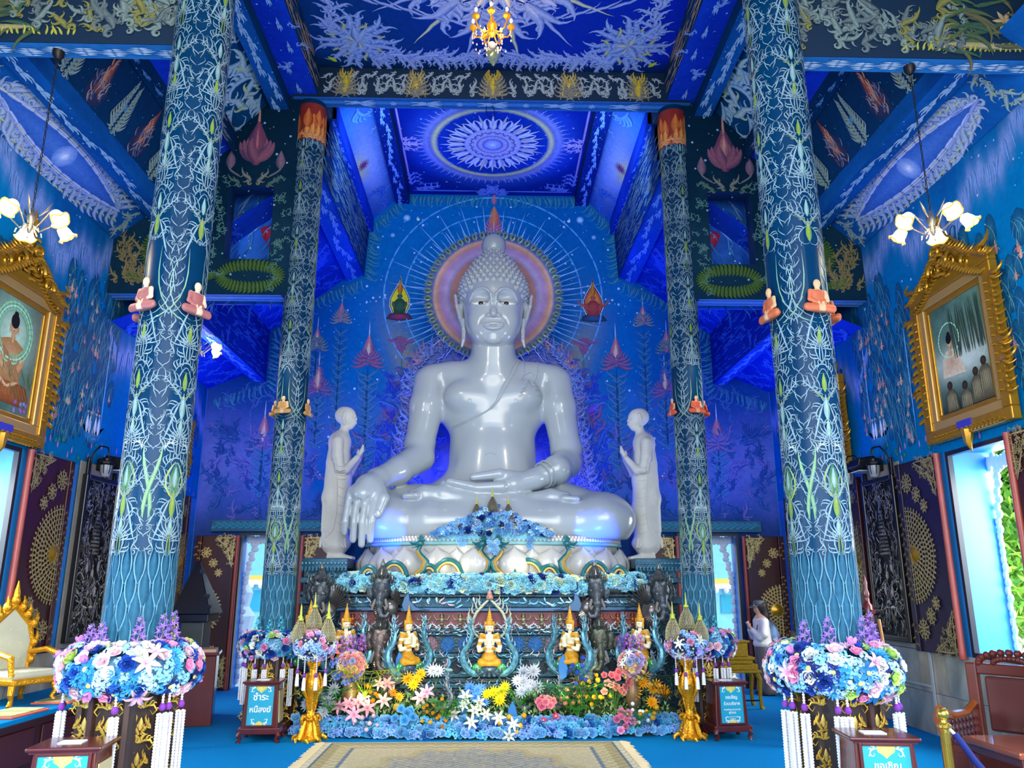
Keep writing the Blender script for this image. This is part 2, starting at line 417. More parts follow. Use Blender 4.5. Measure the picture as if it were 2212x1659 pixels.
        for ax in range(3):
            idx = np.argwhere(cr[ax]); o = [(ax+1) % 3, (ax+2) % 3]
            ok = (idx[:, o[0]] > 0) & (idx[:, o[1]] > 0) & (idx[:, o[0]] < n[o[0]]-1) & (idx[:, o[1]] < n[o[1]]-1); idx = idx[ok]
            q = []
            for d0, d1 in ((0, 0), (-1, 0), (-1, -1), (0, -1)):
                c = idx.copy(); c[:, o[0]] += d0; c[:, o[1]] += d1; q.append(vid[tuple(c.T)])
            q = np.stack(q, 1); fl = ~ins[tuple(idx.T)]; q[fl] = q[fl][:, ::-1]; Q.append(q)
        return V, np.concatenate(Q)
    def obj(s, name, mat, parent=None, smooth=2):
        V, Fq = s.mesh(); o = npobj(name, V, Fq, mat, parent)
        if smooth:
            md = o.modifiers.new('soften', 'SMOOTH'); md.iterations = smooth; md.factor = .5
        return o
# ================================================================ the room shell
WX, YB = 5.35, 14.6
S3 = lambda h: np.array(srgb(h))
def structure(o): o['kind'] = 'structure'; return o
carpet = M('blue_carpet', '#0086c4', rough=.95, noise=.10, scale=60, bump=.5, bscale=300, spec=.1)
plaster_blue = M('reveal_blue_paint', '#2a84d0', rough=.5, noise=.08, scale=4)
dark_out = M('roof_dark', '#223344', rough=.9)
structure(G().box(-WX-.6, WX+.6, -2, YB+.5, -.12, 0).obj('floor', carpet))
structure(G().box(-WX-.6, WX+.6, -2, YB+.6, 10.1, 10.2).obj('roof', dark_out))  # slab added above the ceilings to block sky light
for s in (-1, 1):
    structure(G().box(min(s*5.55, s*5.85), max(s*5.55, s*5.85), -2, YB+.6, 6.9, 10.1).obj('light_block_side', dark_out))  # side slabs added outside to block sky light

# marble skirting in slabs, both side walls
marble = [M('marble_slab_'+n, a, rough=.18, noise=.22, scale=2.2, col2=b, fac=.7, stretch=(1, 1.6, 1)) for n, a, b in
          (('grey', '#8e9488', '#a9a796'), ('tan', '#9a8f78', '#b7ad97'), ('green', '#79847c', '#a39c88'))]
tile_me = {}
def tile(y0, y1, z0, z1, s, parent, k):
    key = (round(y1-y0, 3), round(z1-z0, 3), k)
    if key not in tile_me:
        g = G(); w, h = y1-y0-.006, z1-z0-.006
        g.box(-.012, .012, -w/2, w/2, -h/2, h/2); tile_me[key] = g.mesh('tile', marble[k])
    meobj('tile', tile_me[key], parent, (s*(WX+.006), (y0+y1)/2, (z0+z1)/2))

def side_wall(s):
    nm = 'wall_right' if s > 0 else 'wall_left'
    WINS = [(3.8, 5.05), (7.85, 9.05), (12.05, 13.2)]  # first opening is added out of view, for light on the near pillars
    g = G(); xa, xb = sorted((s*(WX+.015), s*(WX+.55)))
    ys = [-2]+[v for w in WINS for v in w]+[YB+.5]
    for i in range(0, len(ys), 2): g.box(xa, xb, ys[i], ys[i+1], .98, 3.27)
    g.box(xa, xb, -2, YB+.5, -.1, .98); g.box(xa, xb, -2, YB+.5, 3.27, 7.0)
    wall = structure(g.obj(nm, plaster_blue))
    # marble slabs
    y = 6.0 if s > 0 else 6.2; k = 0; rr = random.Random(3)
    while y < YB:
        for z0, z1 in ((0.02, .5), (.5, .98)):
            o = .27 if z0 > .2 else 0
            tile(y+o-.27, min(YB, y+.6+o-.27), z0, z1, s, wall, rr.randrange(3))
        y += .6
    # painted mural above the windows
    def colf(U, V):
        top = np.where(U > 10.6, 5.45, 6.6)
        n = fbm(U, V, 11, 1.1); m = fbm(U, V, 5, 3.5)
        c = mixc(S3('#0068a8')+0*U[..., None], S3('#0080c0'), .5+.6*n)
        edge = top-V
        fr = .55+.22*np.sin(U*2.3+s)+.13*np.sin(U*7)+.05*np.sin(U*31)
        c = mixc(c, S3('#8aa2e0'), np.exp(-((edge-fr)/.17)**2)*.9)
        c = mixc(c, S3('#0f4f9e'), np.clip((edge < fr-.02)*.55*(fr-edge)*2, 0, .7))
        c = mixc(c, S3('#0b4c78'), np.clip(m*1.2-.2, 0, .5)*(V < 4.6))
        return c
    fn = lambda U, V: (U*0+s*(WX+.012), U, V)
    top = 6.62
    mural = grid('mural', fn, 3.0, YB, 3.27, top, .05, WALLP, colf, wall)
    mp = lambda u, v, w: (s*(WX+.012)-s*w, u, v)
    O = Orn(21+s)
    # clouded mountains: tall rounded rocks, outlined
    rr = random.Random(8+s)
    rocks = []
    for (yc, zc, wy, hz, n) in ((7.2, 4.4, 1.1, 2.0, 90), (10.2, 4.7, .75, 1.9, 90), (10.1, 3.8, .5, .8, 40), (12.3, 4.2, .8, 1.4, 70), (6.2, 4.6, .8, 1.6, 50), (13.7, 4.1, .6, 1.3, 40)):
        for _ in range(n):
            rocks.append((yc+rr.uniform(-wy, wy), zc+rr.uniform(-hz/2, hz/2)*(1-.3*rr.random())))
    rocks.sort(key=lambda q: -q[1])
    for (y, z) in rocks:
        h = rr.uniform(.22, .46); cc = rr.choice(['#1d6f96', '#1f7ba6', '#2a6f86', '#165f98'])
        w = h*.36
        O.disc(y, z+h*.5, h*.56, cc, '#0d4f7c', n=12, sx=.44)
        O.st(y-w*.5, z, pi/2, h, .014, -.3, -2.2, '#67a8bd', '#1b6a92'); O.st(y+w*.5, z, pi/2, h*.8, .010, .3, 2.0, '#5b9fba', '#1b6a92')
    # little figures in pale pink among the rocks
    for _ in range(120):
        y, z = rr.choice(rocks); y += rr.uniform(-.1, .1); z = max(3.5, z+rr.uniform(-.2, .2)); c = rr.choice(['#d9a79c', '#e2b8a8', '#c98f86', '#d7c9a8'])
        q = rr.uniform(.7, 1.3)
        O.disc(y, z+.075*q, .018*q, c); O.st(y, z, pi/2, .075*q, .05*q, 0, 0, c, '#b06d66', kind=2)
        O.st(y, z+.09*q, pi/2, .05*q, .018*q, 0, 0, '#e7c79a', '#b57d52')
        for sd in (-1, 1): O.st(y, z+.045*q, pi/2+sd*1.1, .07*q, .015*q, sd*2, sd*2, c, '#a9645d')
    # waterfalls and mist lines
    for y in (8.9, 9.6, 10.75, 12.1): O.st(y, 5.1+.1*sin(y*3), -pi/2, 1.5, .03, 0, 0, '#8fc4ea', '#2f8ad0', kind=1)
    for _ in range(160):
        y = rr.uniform(6.2, 14.4); tt = 5.45 if y > 10.6 else 6.6
        fr = .55+.22*sin(y*2.3+s)+.13*sin(y*7)
        O.st(y, tt-fr+.08, -pi/2+rr.uniform(-.25, .25), rr.uniform(.15, .35), .045, .5, -.5, '#7fa0dc', '#3f7fcb')
    O.stars(6.2, 14.4, 5.5, 6.55, 90, '#9fc8f0', .008, .022)
    # flowers along the bottom edge
    for _ in range(70):
        y, z = rr.uniform(6.3, 14.4), rr.uniform(3.33, 3.62)
        if rr.random() < .5: O.disc(y, z, .04, '#2f9a8a', '#0f6478', n=9)
        else: O.bud(y, z, .09, '#b98fd0', '#6c4fae')
    # a boat with four white figures
    by, bz = 10.55, 3.72
    O.poly([(by-.3, bz+.12), (by-.22, bz-.06), (by, bz-.12), (by+.22, bz-.06), (by+.32, bz+.14), (by+.2, bz+.02), (by-.2, bz+.01)], '#2c8ec8', '#1a6fae')
    for q in (-.16, -.08, .07, .15):
        O.st(by+q, bz+.0, pi/2, .25, .075, 0, 0, '#e8eef2', '#a9c6dc', kind=2); O.disc(by+q, bz+.28, .024, '#d9c0a8'); O.disc(by+q, bz+.305, .014, '#2a2420')
    O.build('painted_landscape', mp, PAINT, mural)
    # windows: reveals are the wall itself; a black outer frame, white scalloped border, sill
    for i, (y0, y1) in enumerate(WINS):
        w = bpy.data.objects.new('window_%d' % (i+1+(3 if s > 0 else 0)), None); COLL.objects.link(w); structure(w)
        g = G(); t = .05
        for a, b, c, d in ((y0, y0+t, .98, 3.27), (y1-t, y1, .98, 3.27), (y0+t, y1-t, .98, 1.03), (y0+t, y1-t, 3.22, 3.27)):
            g.box(min(s*(WX+.0), s*(WX+.06)), max(s*(WX+.0), s*(WX+.06)), a, b, c, d)
        g.obj('window_frame', M('dark_frame', '#0c1c28', rough=.4), w)
        q = G(); n = 0
        for zz in np.arange(1.1, 3.2, .085):
            for yy, sd in ((y0, 1), (y1, -1)):
                dd = .03+.19*max(0, (zz-2.2)/1.0)**1.6+.02*sin(zz*40)
                q.ball((s*(WX+.5), yy+sd*dd*.9, zz), .055, 6, 4, sy=.8+dd*3, sx=.5)
        for yy in np.arange(y0+.05, y1, .075):
            q.ball((s*(WX+.5), yy, 3.27-.10-.05*abs(cos((yy-y0)*30))), .06, 6, 4, sz=1.6, sx=.5)
        q.obj('window_scallop', M('scallop_white', '#e9f0f2', rough=.6), w, smooth=True)
    return wall
wall_left, wall_right = side_wall(-1), side_wall(1)

# ---------------------------------------------------------------- back wall with two doors
def back_wall():
    g = G(); D = [(-4.52, -3.42), (3.42, 4.55)]
    for a, b in ((-WX-.55, D[0][0]), (D[0][1], D[1][0]), (D[1][1], WX+.55)): g.box(a, b, YB+.01, YB+.45, 0, 2.68)
    g.box(-WX-.55, WX+.55, YB+.01, YB+.45, 2.68, 10.1)
    wall = structure(g.obj('wall_back', plaster_blue))
    def colf(U, V):
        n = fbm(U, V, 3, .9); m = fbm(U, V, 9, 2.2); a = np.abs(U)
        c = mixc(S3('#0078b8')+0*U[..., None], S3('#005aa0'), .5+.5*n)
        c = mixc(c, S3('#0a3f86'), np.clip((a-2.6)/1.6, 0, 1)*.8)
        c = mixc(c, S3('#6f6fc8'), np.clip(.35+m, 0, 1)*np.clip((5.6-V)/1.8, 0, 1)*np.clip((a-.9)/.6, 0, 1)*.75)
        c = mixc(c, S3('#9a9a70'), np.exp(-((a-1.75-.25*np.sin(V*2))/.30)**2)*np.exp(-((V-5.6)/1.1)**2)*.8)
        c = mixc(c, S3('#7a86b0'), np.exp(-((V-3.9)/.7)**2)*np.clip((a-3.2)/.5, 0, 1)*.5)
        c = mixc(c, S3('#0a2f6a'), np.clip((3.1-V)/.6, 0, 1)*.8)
        return c
    def strip(a, b, z0, z1):
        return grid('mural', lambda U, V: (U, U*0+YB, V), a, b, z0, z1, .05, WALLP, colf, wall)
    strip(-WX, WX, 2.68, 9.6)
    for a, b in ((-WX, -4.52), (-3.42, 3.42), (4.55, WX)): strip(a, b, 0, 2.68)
    mp = lambda u, v, w: (u, YB-w, v)
    O = Orn(5); rr = O.r
    # concentric glowing rings and rays round the halo
    for R, wd, c in ((2.15, .035, '#5fa8e0'), (1.75, .03, '#58a4de')):
        for i in range(48):
            a = 2*pi*i/48; O.st(.03+R*cos(a), 7.25+R*sin(a), a+pi/2, 2*pi*R/46, wd, 2*pi/46, 2*pi/46, c, '#2a86cc', kind=1)
    for i in range(90):
        a = 2*pi*i/90; L = .45+.35*(i % 3 == 0)+.2*rr.random()
        O.st(.03+1.22*cos(a), 7.1+1.22*sin(a), a, L, .018, 0, 0, '#8fc0ea', '#2f8ad0', kind=1)
    O.stars(-3.4, 3.4, 3.6, 9.2, 260, '#a9d6f4', .008, .03)
    O.disc(-1.72, 8.93, .075, '#d6ecf8', '#2f95cc'); O.disc(-1.99, 8.55, .05, '#a9cfe6', '#2f86c8'); O.disc(1.55, 8.9, .03, '#d6ecc8')
    # dark leaf fringe hanging under the vault edge
    def fringe(x0, z0, x1, z1, n, dr):
        for i in range(n):
            t = (i+.5)/n; x, z = x0+(x1-x0)*t, z0+(z1-z0)*t
            O.st(x, z, dr+rr.uniform(-.3, .3), .30, .05, 2.4, -6, '#3f93a8', '#0b4f78', wig=.8); O.st(x+.03, z, dr+.5, .2, .04, -3, 5, '#2b7c96', '#0a456e')
    i0 = len(O.S)
    fringe(0.1, 9.43, 1.7, 9.43, 20, -pi/2); fringe(1.95, 9.3, 2.42, 8.8, 9, -2.2); fringe(2.5, 8.7, 2.55, 7.6, 14, pi+.4); fringe(2.6, 7.6, 3.5, 7.2, 13, -2.0)
    fringe(3.55, 7.1, 4.28, 6.5, 10, -2.0); fringe(4.27, 6.4, 4.3, 5.4, 12, pi+.3); fringe(4.4, 5.45, 5.3, 5.15, 10, -1.9)
    # staffs with lotus-flame heads
    def staff(x, z0, z1, q=1., c='#8d5f86', cm='#3f7fa8'):
        O.st(x, z0, pi/2, z1-z0, .05*q, 0, 0, '#0f3a5e', '#1d5f86', kind=1)
        for k in range(int((z1-z0)/.17)):
            z = z0+.17*k
            for sd in (-1, 1): O.kranok(x, z, pi/2-sd*(.7+.4*rr.random()), .28*q, -sd, cm, '#12456e', n=2)
        for i in range(7):
            for sd in (-1, 1): O.st(x, z1+.02*i, pi/2-sd*(1.9-.24*i), (.34-.028*i)*q, .1*q, -sd*1.5, sd*4, c, '#23406e', wig=.5)
        O.st(x, z1-.05, pi/2, .55*q, .2*q, 0, 0, '#c07f80', '#5b3f72', kind=2); O.st(x, z1+.05, pi/2, .32*q, .1*q, 0, 0, '#e0c0a0', '#8b5f78', kind=2)
        O.st(x, z1+.45*q, pi/2, .32*q, .025*q, 0, 0, '#d0d8d8', '#6f8fb0'); O.disc(x, z1+.03, .045*q, '#c9c9b0', '#6b6b8a')
    staff(2.42, 3.9, 5.9, 1.1); staff(2.98, 4.6, 6.75, .75, '#87908e'); staff(3.35, 4.3, 5.35, 1.0, '#7f5f8e'); staff(3.42, 5.6, 6.2, .8, '#6e8a80')
    staff(4.3, 3.4, 4.3, 1.1, '#7f6f9e')
    O.st(1.78, 4.0, pi/2, 2.5, .03, 0, 0, '#4f6f6a', '#2f5f7a', kind=1); O.bud(1.95, 5.0, .28, '#7a4fd0', '#4a2fae', th=.6)
    for k in range(9):
        for sd in (-1, 1): O.kranok(1.80, 6.42-.035*k, pi/2-sd*(2.0-.2*k), .30-.01*k, -sd, '#8f5f8a', '#3b3f6e', n=2)
    # flame-like foliage round the throne back and along the lower wall
    for i in range(26):
        t = i/25; x = 1.15+.95*sin(pi*min(1, t*.9)**.8*.62); z = 6.05-3.0*t
        O.kranok(x, z, rr.uniform(-.2, 1.3), rr.uniform(.36, .5), rr.choice((-1, 1)), rr.choice(['#2f62c0', '#3a78cc', '#7f5f8a']), '#0c2f80', n=4)
    for _ in range(120):
        x, z = rr.uniform(1.2, 2.2), rr.uniform(2.9, 5.6); O.kranok(x, z, rr.uniform(.3, 2.4), rr.uniform(.2, .36), rr.choice((-1, 1)), '#1f4fc0', '#0b2c8c', n=3)
    for _ in range(120):
        x, z = rr.uniform(2.2, 5.2), rr.uniform(2.9, 4.6); O.kranok(x, z, rr.uniform(.2, 2.8), rr.uniform(.22, .42), rr.choice((-1, 1)), rr.choice(['#2f5f9a', '#24508e', '#6a6fae']), '#152f66', n=3)
    for _ in range(46):
        x, z = rr.uniform(2.9, 5.2), rr.uniform(4.4, 6.2)
        if z < 7.3-(x-2.6)*.9: O.kranok(x, z, rr.uniform(.2, 2.8), rr.uniform(.22, .36), rr.choice((-1, 1)), '#3a6aa8', '#183f7c', n=3)
    O.mirror(.03, i0)
    # bud hanging over the statue
    O.bud(.04, 8.98, .46, '#d0804a', '#a8506a'); O.bud(.04, 8.95, .28, '#f0b04a', '#d06a4a'); O.bud(.04, 9.38, .26, '#b8707a', '#7a4a78')
    for sd in (-1, 1):
        for k in range(5): O.st(.04, 8.62+.03*k, pi/2-sd*(1.5-.25*k), .26, .06, -sd*2, sd*5, '#c8707a', '#6a4a80')
    O.build('painted_ornament', mp, PAINT, wall)
    # two painted seated deities in flame niches
    for x, c1, c2, cr in ((-1.80, '#2f6a4a', '#a83a62', '#e8dc2a'), (2.0, '#b8504a', '#2f5f8e', '#e8b03a')):
        P = Orn(3); z = 6.78; k = 1.0
        fl = lambda q, dz: [(x+q*.24*sin(pi*min(1, t*1.25))*(1-t*.55)*sgn, z+dz+.98*q*t) for sgn, T in ((1, [0, .15, .3, .45, .6, .75, .9, 1.0]), (-1, [.9, .75, .6, .45, .3, .15])) for t in T]
        P.poly(fl(1.1, -.06), '#f2f0e0', '#d9e0d0'); P.poly(fl(1.03, -.03), '#1d3f7a', '#17356a'); P.poly(fl(.95, .0), cr, cr if x < 0 else '#c84a3a')
        P.poly([(x-.26, z), (x-.2, z+.1), (x, z+.16), (x+.2, z+.1), (x+.27, z), (x, z-.04)], c2, '#1f2f4a')
        P.poly([(x-.1, z+.1), (x-.14, z+.32), (x-.05, z+.42), (x+.05, z+.42), (x+.14, z+.32), (x+.1, z+.1)], c1, '#1f4030' if x < 0 else '#8a2f3a')
        for sd in (-1, 1): P.st(x+sd*.13, z+.36, -pi/2+sd*.1, .26, .06, sd*-1, sd*-4, c1, '#5a3f2a')
        P.disc(x, z+.47, .055, c1); P.st(x, z+.5, pi/2, .3, .1, 0, 0, '#c8862a', '#7a3f2a', kind=2)
        P.st(x, z+.12, pi/2, .2, .03, 0, 0, c1, '#203020')
        if x > 0:
            for sd in (-1, 1): P.st(x+sd*.1, z+.3, sd*.0+(0 if sd > 0 else pi), .3, .06, sd*.5, sd*3, '#c05a4a', '#7a2f3a')
        P.build('painted_deity', mp, PAINT, wall, off=.012)
    # lintels over the doors
    for (a, b), sg in ((D[0], -1), (D[1], 1)):
        l = structure(G().box(a-.5, b+.42, YB-.12, YB, 2.69, 2.9).obj('lintel', M('lintel_teal', '#155a74', rough=.5, noise=.15, scale=6), wall, bevel=.01))
        Q = Orn(4)
        for i in range(16):
            xx = a-.45+i*.12; Q.kranok(xx, 2.74, .5, .17, 1, '#3f9ab0', '#0f4f68', n=2); Q.kranok(xx+.06, 2.86, -.5, .15, -1, '#3f9ab0', '#0f4f68', n=2)
        Q.build('painted_ornament', lambda u, v, w: (u, YB-.12-w, v), PAINT, l)
    return wall, D
wall_back, DOORS = back_wall()
for i, (a, b) in enumerate(DOORS):
    d = bpy.data.objects.new('door_%d' % (i+1), None); COLL.objects.link(d); structure(d)
    g = G(); t = .045
    for q in ((a, a+t, 0, 2.68), (b-t, b, 0, 2.68), (a+t, b-t, 2.63, 2.68)): g.box(q[0], q[1], YB-.03, YB+.05, q[2], q[3])
    g.obj('door_frame', M('dark_frame'), d)
    q = G()
    for zz in np.arange(.1, 2.5, .085):
        for xx, sd in ((a, 1), (b, -1)):
            dd = .03+.2*max(0, (zz-1.6)/1.0)**1.6+.02*sin(zz*40); q.ball((xx+sd*dd*.9, YB+.4, zz), .055, 6, 4, sx=.8+dd*3, sy=.5)
    for xx in np.arange(a+.05, b, .075): q.ball((xx, YB+.4, 2.6-.05*abs(cos((xx-a)*30))), .06, 6, 4, sz=1.6, sy=.5)
    q.obj('door_scallop', M('scallop_white'), d, smooth=True)

# ---------------------------------------------------------------- ceilings: tiered slopes running along the hall
ceil = structure(bpy.data.objects.new('ceiling', None)); COLL.objects.link(ceil)
def strip_map(p0, p1, s):
    d = math.hypot(p1[0]-p0[0], p1[1]-p0[1]); tx, tz = (p1[0]-p0[0])/d, (p1[1]-p0[1])/d
    nx, nz = tz, -tx
    mx, mz = (p0[0]+p1[0])/2, (p0[1]+p1[1])/2
    if nx*(1.2-mx)+nz*(4.5-mz) < 0: nx, nz = -nx, -nz
    return d, (lambda u, v, w: (s*(p0[0]+tx*v+nx*w), u, p0[1]+tz*v+nz*w))
def panel(name, p0, p1, s, y0, y1, colf, orn=None, parent=None, seed=1):
    d, mp = strip_map(p0, p1, s)
    o = grid(name, lambda U, V: mp(U, V, U*0), y0, y1, 0, d, .08, WALLP, lambda U, V: colf(U, V/d), parent or ceil)
    if orn:
        O = Orn(seed); orn(O, d, y0, y1); O.build('painted_ornament', mp, PAINT, o)
    return o
flat = lambda a, b, sd=2: (lambda U, V: mixc(S3(a)+0*U[..., None], S3(b), .5+.9*fbm(U, V*1.5, sd, 2.0)))
def swirls(c, c2, n, L=.5, acc=None, sc=True):
    def f(O, d, y0, y1):
        for i in range(n):
            y = O.r.uniform(y0+.05, y1-.05); v = O.r.uniform(.05, d*.95)
            (O.scroll if (sc and i % 3 == 0) else O.kranok)(y, v, O.r.uniform(0, 2*pi), min(L, d*1.1)*O.r.uniform(.6, 1), O.r.choice((-1, 1)), c, c2, n=4)
    return f
def clouds(c, c2, n, q=1.):
    def f(O, d, y0, y1):
        for i in range(n):
            y = y0+(y1-y0)*(i+.5)/n; v = d*(.5+.22*O.r.uniform(-1, 1))
            for k in range(3):
                for sd in (-1, 1): O.st(y, v+.02*(k-1)*q, (0 if sd > 0 else pi)+.15*(k-1), (.2-.04*abs(k-1))*q, .045*q, .8*sd, -1.6*sd, c, c2, wig=.5, kind=0)
        O.stars(y0, y1, .02, d*.98, n*4, '#a8d0f0', .004, .014)
    return f
def bark(c, c2, n):
    def f(O, d, y0, y1):
        for i in range(n):
            y = O.r.uniform(y0, y1-.3); v = O.r.uniform(.03, d*.97); O.st(y, v, O.r.uniform(-.12, .12)+(0 if O.r.random() < .5 else pi), O.r.uniform(.2, .5), .035, .5, -1.2, c, c2, wig=.7)
    return f
def eye(O, d, y0, y1):
    """the pale almond of light with flames round it"""
    ym = (y0+y1)/2; Ly = (y1-y0)*.38; vm = d*.5; A = lambda t, q: (ym-Ly+2*Ly*t, vm+q*d*.26*sin(pi*t))
    O.poly([A(i/10, 1) for i in range(11)]+[A(1-i/10, -1) for i in range(1, 10)], '#4f7fd0', '#2f5fb8')
    for q in (1, -1):
        for k in range(3):
            for i in range(14):
                x, y = A(i/14, q*(1+.16*k)); x2, y2 = A((i+1)/14, q*(1+.16*k)); O.st(x, y, math.atan2(y2-y, x2-x), math.hypot(x2-x, y2-y)*1.1, .035, 0, 0, ('#b9c4e8', '#c8ccb0', '#8f9fd8')[k], '#5f74c0', kind=1)
        for i in range(24):
            t = (i+.5)/24; x, y = A(t, q*1.4); O.kranok(x, y, q*(pi/2)+(-.9 if q > 0 else .9), .34+.08*O.r.random(), q, '#aab8d0', '#3a5f9a', n=2, acc='#c8cc88')
    O.disc(ym, vm, .16, '#b8ccf4', '#5f86d8'); O.disc(ym, vm, .07, '#eef2ff', '#9fb4ec')
    for e in (y0+.2, y1-.2):
        for k in range(7): O.kranok(e, d*(.1+.8*k/6), O.r.uniform(0, 6), .25, 1, '#9fb0a8', '#2a5f86', n=3, acc='#b8bc70')
def redflames(O, d, y0, y1):
    n = int((y1-y0)/.55)
    for i in range(n):
        y = y0+.28+i*.55
        if i % 2 == 0:
            O.poly([(y-.17, d*.2), (y-.12, d*.08), (y, d*.03), (y+.15, d*.12), (y+.2, d*.3), (y+.1, d*.6), (y+.02, d*.95), (y-.08, d*.6), (y-.17, d*.4)], '#4a3f5e', '#1d2f52')
            O.poly([(y-.07, d*.25), (y+.07, d*.25), (y+.08, d*.5), (y+.02, d*.92), (y-.05, d*.6)], '#c06a50', '#7a3a3a')
            for k in range(26): O.st(y+O.r.uniform(-.14, .14), d*O.r.uniform(.05, .5), pi/2+O.r.uniform(-.8, .8), .14, .03, 2, -5, O.r.choice(['#8f8a9a', '#b8a09a', '#6f6a86']), '#3a3a58')
            for k in range(12): O.st(y+O.r.uniform(-.05, .05), d*O.r.uniform(.25, .75), pi/2+O.r.uniform(-.4, .4), .14, .03, 1.5, -4, '#e0a080', '#9a4a40')
        else:
            for k in range(24):
                t = k/24; sd = (-1)**k; O.kranok(y+sd*.02, d*(.1+.7*t), pi/2-sd*(.9-.6*t), .24*(1-.5*t), -sd, '#9fb0a0', '#3a6070', n=2, acc='#b8bc78')
            O.disc(y, d*.45, .05, '#4fb0d8', '#1f5f8a')
    O.stars(y0, y1, 0, d, 60, '#8fc0e0', .004, .012)
NAVY, TEAL = flat('#052a4c', '#0a3c66'), flat('#06365c', '#0b4a78')
BLUE, ROY = flat('#0b4d92', '#1466b4', 4), flat('#0a2fb0', '#1648d0', 6)
DEEP = flat('#06208a', '#0a30b4', 7)
for s in (-1, 1):
    y0, y1 = 6.6, 10.44; P = lambda *a, **k: panel(*a, **k)
    P('ceiling_slope', (5.35, 6.5), (4.87, 6.93), s, 5.0, y1, BLUE, lambda O, d, a, b: eye(O, d, 6.7, b), seed=3)
    P('purlin', (4.87, 6.8), (4.6, 6.8), s, y0, y1, BLUE, clouds('#b8d4e8', '#3f86bf', 12), seed=4)
    P('purlin_side', (4.6, 6.8), (4.6, 7.05), s, y0, y1, BLUE); P('purlin_side', (4.87, 6.8), (4.87, 6.95), s, y0, y1, BLUE)
    P('ceiling_riser', (4.62, 7.0), (4.24, 7.78), s, y0, y1, NAVY, redflames, seed=5)
    P('purlin', (4.26, 7.7), (4.08, 7.7), s, y0, y1, NAVY, clouds('#6fa0c8', '#1d5f9a', 12, .6)); P('purlin_side', (4.08, 7.7), (4.08, 7.95), s, y0, y1, NAVY)
    P('ceiling_slope', (4.1, 7.78), (3.78, 8.0), s, y0, y1, ROY, swirls('#7fa0d8', '#2a52b8', 26, .3), seed=7)
    P('ceiling_riser', (3.78, 7.85), (3.78, 8.26), s, y0, y1, NAVY, bark('#8f98a8', '#35507a', 70), seed=8)
    P('ceiling_slope', (3.78, 8.24), (3.28, 8.8), s, y0, y1, flat('#073a60', '#0d5284'), lambda O, d, a, b: [O.scroll(a+.15+i*.2, d*(.2+.6*(i % 2)), O.r.uniform(0, 6), .9, O.r.choice((-1, 1)), '#a9c2d4', '#3f7f9f', n=7, turn=6.) for i in range(18)]+[O.kranok(a+.2+i*.2, d*O.r.uniform(.2, .8), O.r.uniform(0, 6), .6, O.r.choice((-1, 1)), '#b8ccc8', '#3f7f9a', n=5, acc='#c8d088') for i in range(18)], seed=9)
    P('purlin', (3.3, 8.62), (3.04, 8.62), s, y0, y1, BLUE, clouds('#b8d4e8', '#3f86bf', 14), seed=10); P('purlin_side', (3.3, 8.62), (3.3, 8.85), s, y0, y1, NAVY); P('purlin_side', (3.04, 8.62), (3.04, 8.95), s, y0, y1, NAVY)
    P('beam_soffit', (3.04, 8.84), (2.62, 8.84), s, 5.0, y1, ROY, lambda O, d, a, b: [f(O, d, a, b) for f in (clouds('#9fc4ec', '#2f6ac8', 12, .7), swirls('#8fb0e8', '#2f5fc8', 12, .34))], seed=11)
    P('beam_side', (2.62, 8.84), (2.6, 9.3), s, 5.0, y1, NAVY, lambda O, d, a, b: [f(O, d, a, b) for f in (bark('#b39a78', '#5f5a60', 110), bark('#8f7f78', '#4a4a60', 60))], seed=12)
    # behind the cross walls
    y0, y1 = 10.66, YB
    P('ceiling_slope', (5.35, 5.36), (4.5, 5.72), s, y0, y1, ROY, swirls('#3f78e8', '#0f2fb0', 46, .5), seed=13)
    P('purlin', (4.52, 5.5), (4.28, 5.5), s, y0, y1, flat('#1048c0', '#2a70e0'), clouds('#8fc0ff', '#2f6ae0', 14), seed=14); P('purlin_side', (4.52, 5.5), (4.52, 5.75), s, y0, y1, ROY)
    P('ceiling_riser', (4.28, 5.5), (4.28, 6.55), s, y0, y1, DEEP, lambda O, d, a, b: [f(O, d, a, b) for f in (bark('#2a62d8', '#0a24a0', 120), swirls('#2f6ae0', '#0a28a0', 30, .3))], seed=15)
    P('ceiling_slope', (4.28, 6.52), (2.83, 7.66), s, y0, y1, ROY, swirls('#2f66e8', '#0a2cb0', 90, .55), seed=16)
    P('purlin', (2.85, 7.55), (2.52, 7.7), s, y0, y1, flat('#0f42b8', '#1f60d8'), clouds('#7fb4f4', '#2a62d8', 14), seed=17)
    P('ceiling_riser', (2.52, 7.66), (2.46, 8.7), s, y0, y1, flat('#0a3070', '#0d3c8c'), lambda O, d, a, b: [f(O, d, a, b) for f in (bark('#6f9098', '#123f80', 260), bark('#3a6f98', '#123f80', 100))], seed=18)
    P('purlin', (2.52, 8.62), (2.38, 8.62), s, y0, y1, ROY, clouds('#5f9af0', '#1a48d0', 16, .5), seed=19); P('purlin_side', (2.38, 8.62), (2.38, 8.95), s, y0, y1, ROY)
    def neb(U, V):
        n = fbm(U, V*2, 31, 2.2); c = mixc(S3('#0f52b4')+0*U[..., None], S3('#2a78d8'), .5+n)
        r2 = ((U-12.9)/1.1)**2+((V-.45)/.4)**2; c = mixc(c, S3('#a8bcec'), np.exp(-r2)*.85); return mixc(c, S3('#d8d478'), np.exp(-(((U-12.7)/.4)**2+((V-.12)/.22)**2))*.8)
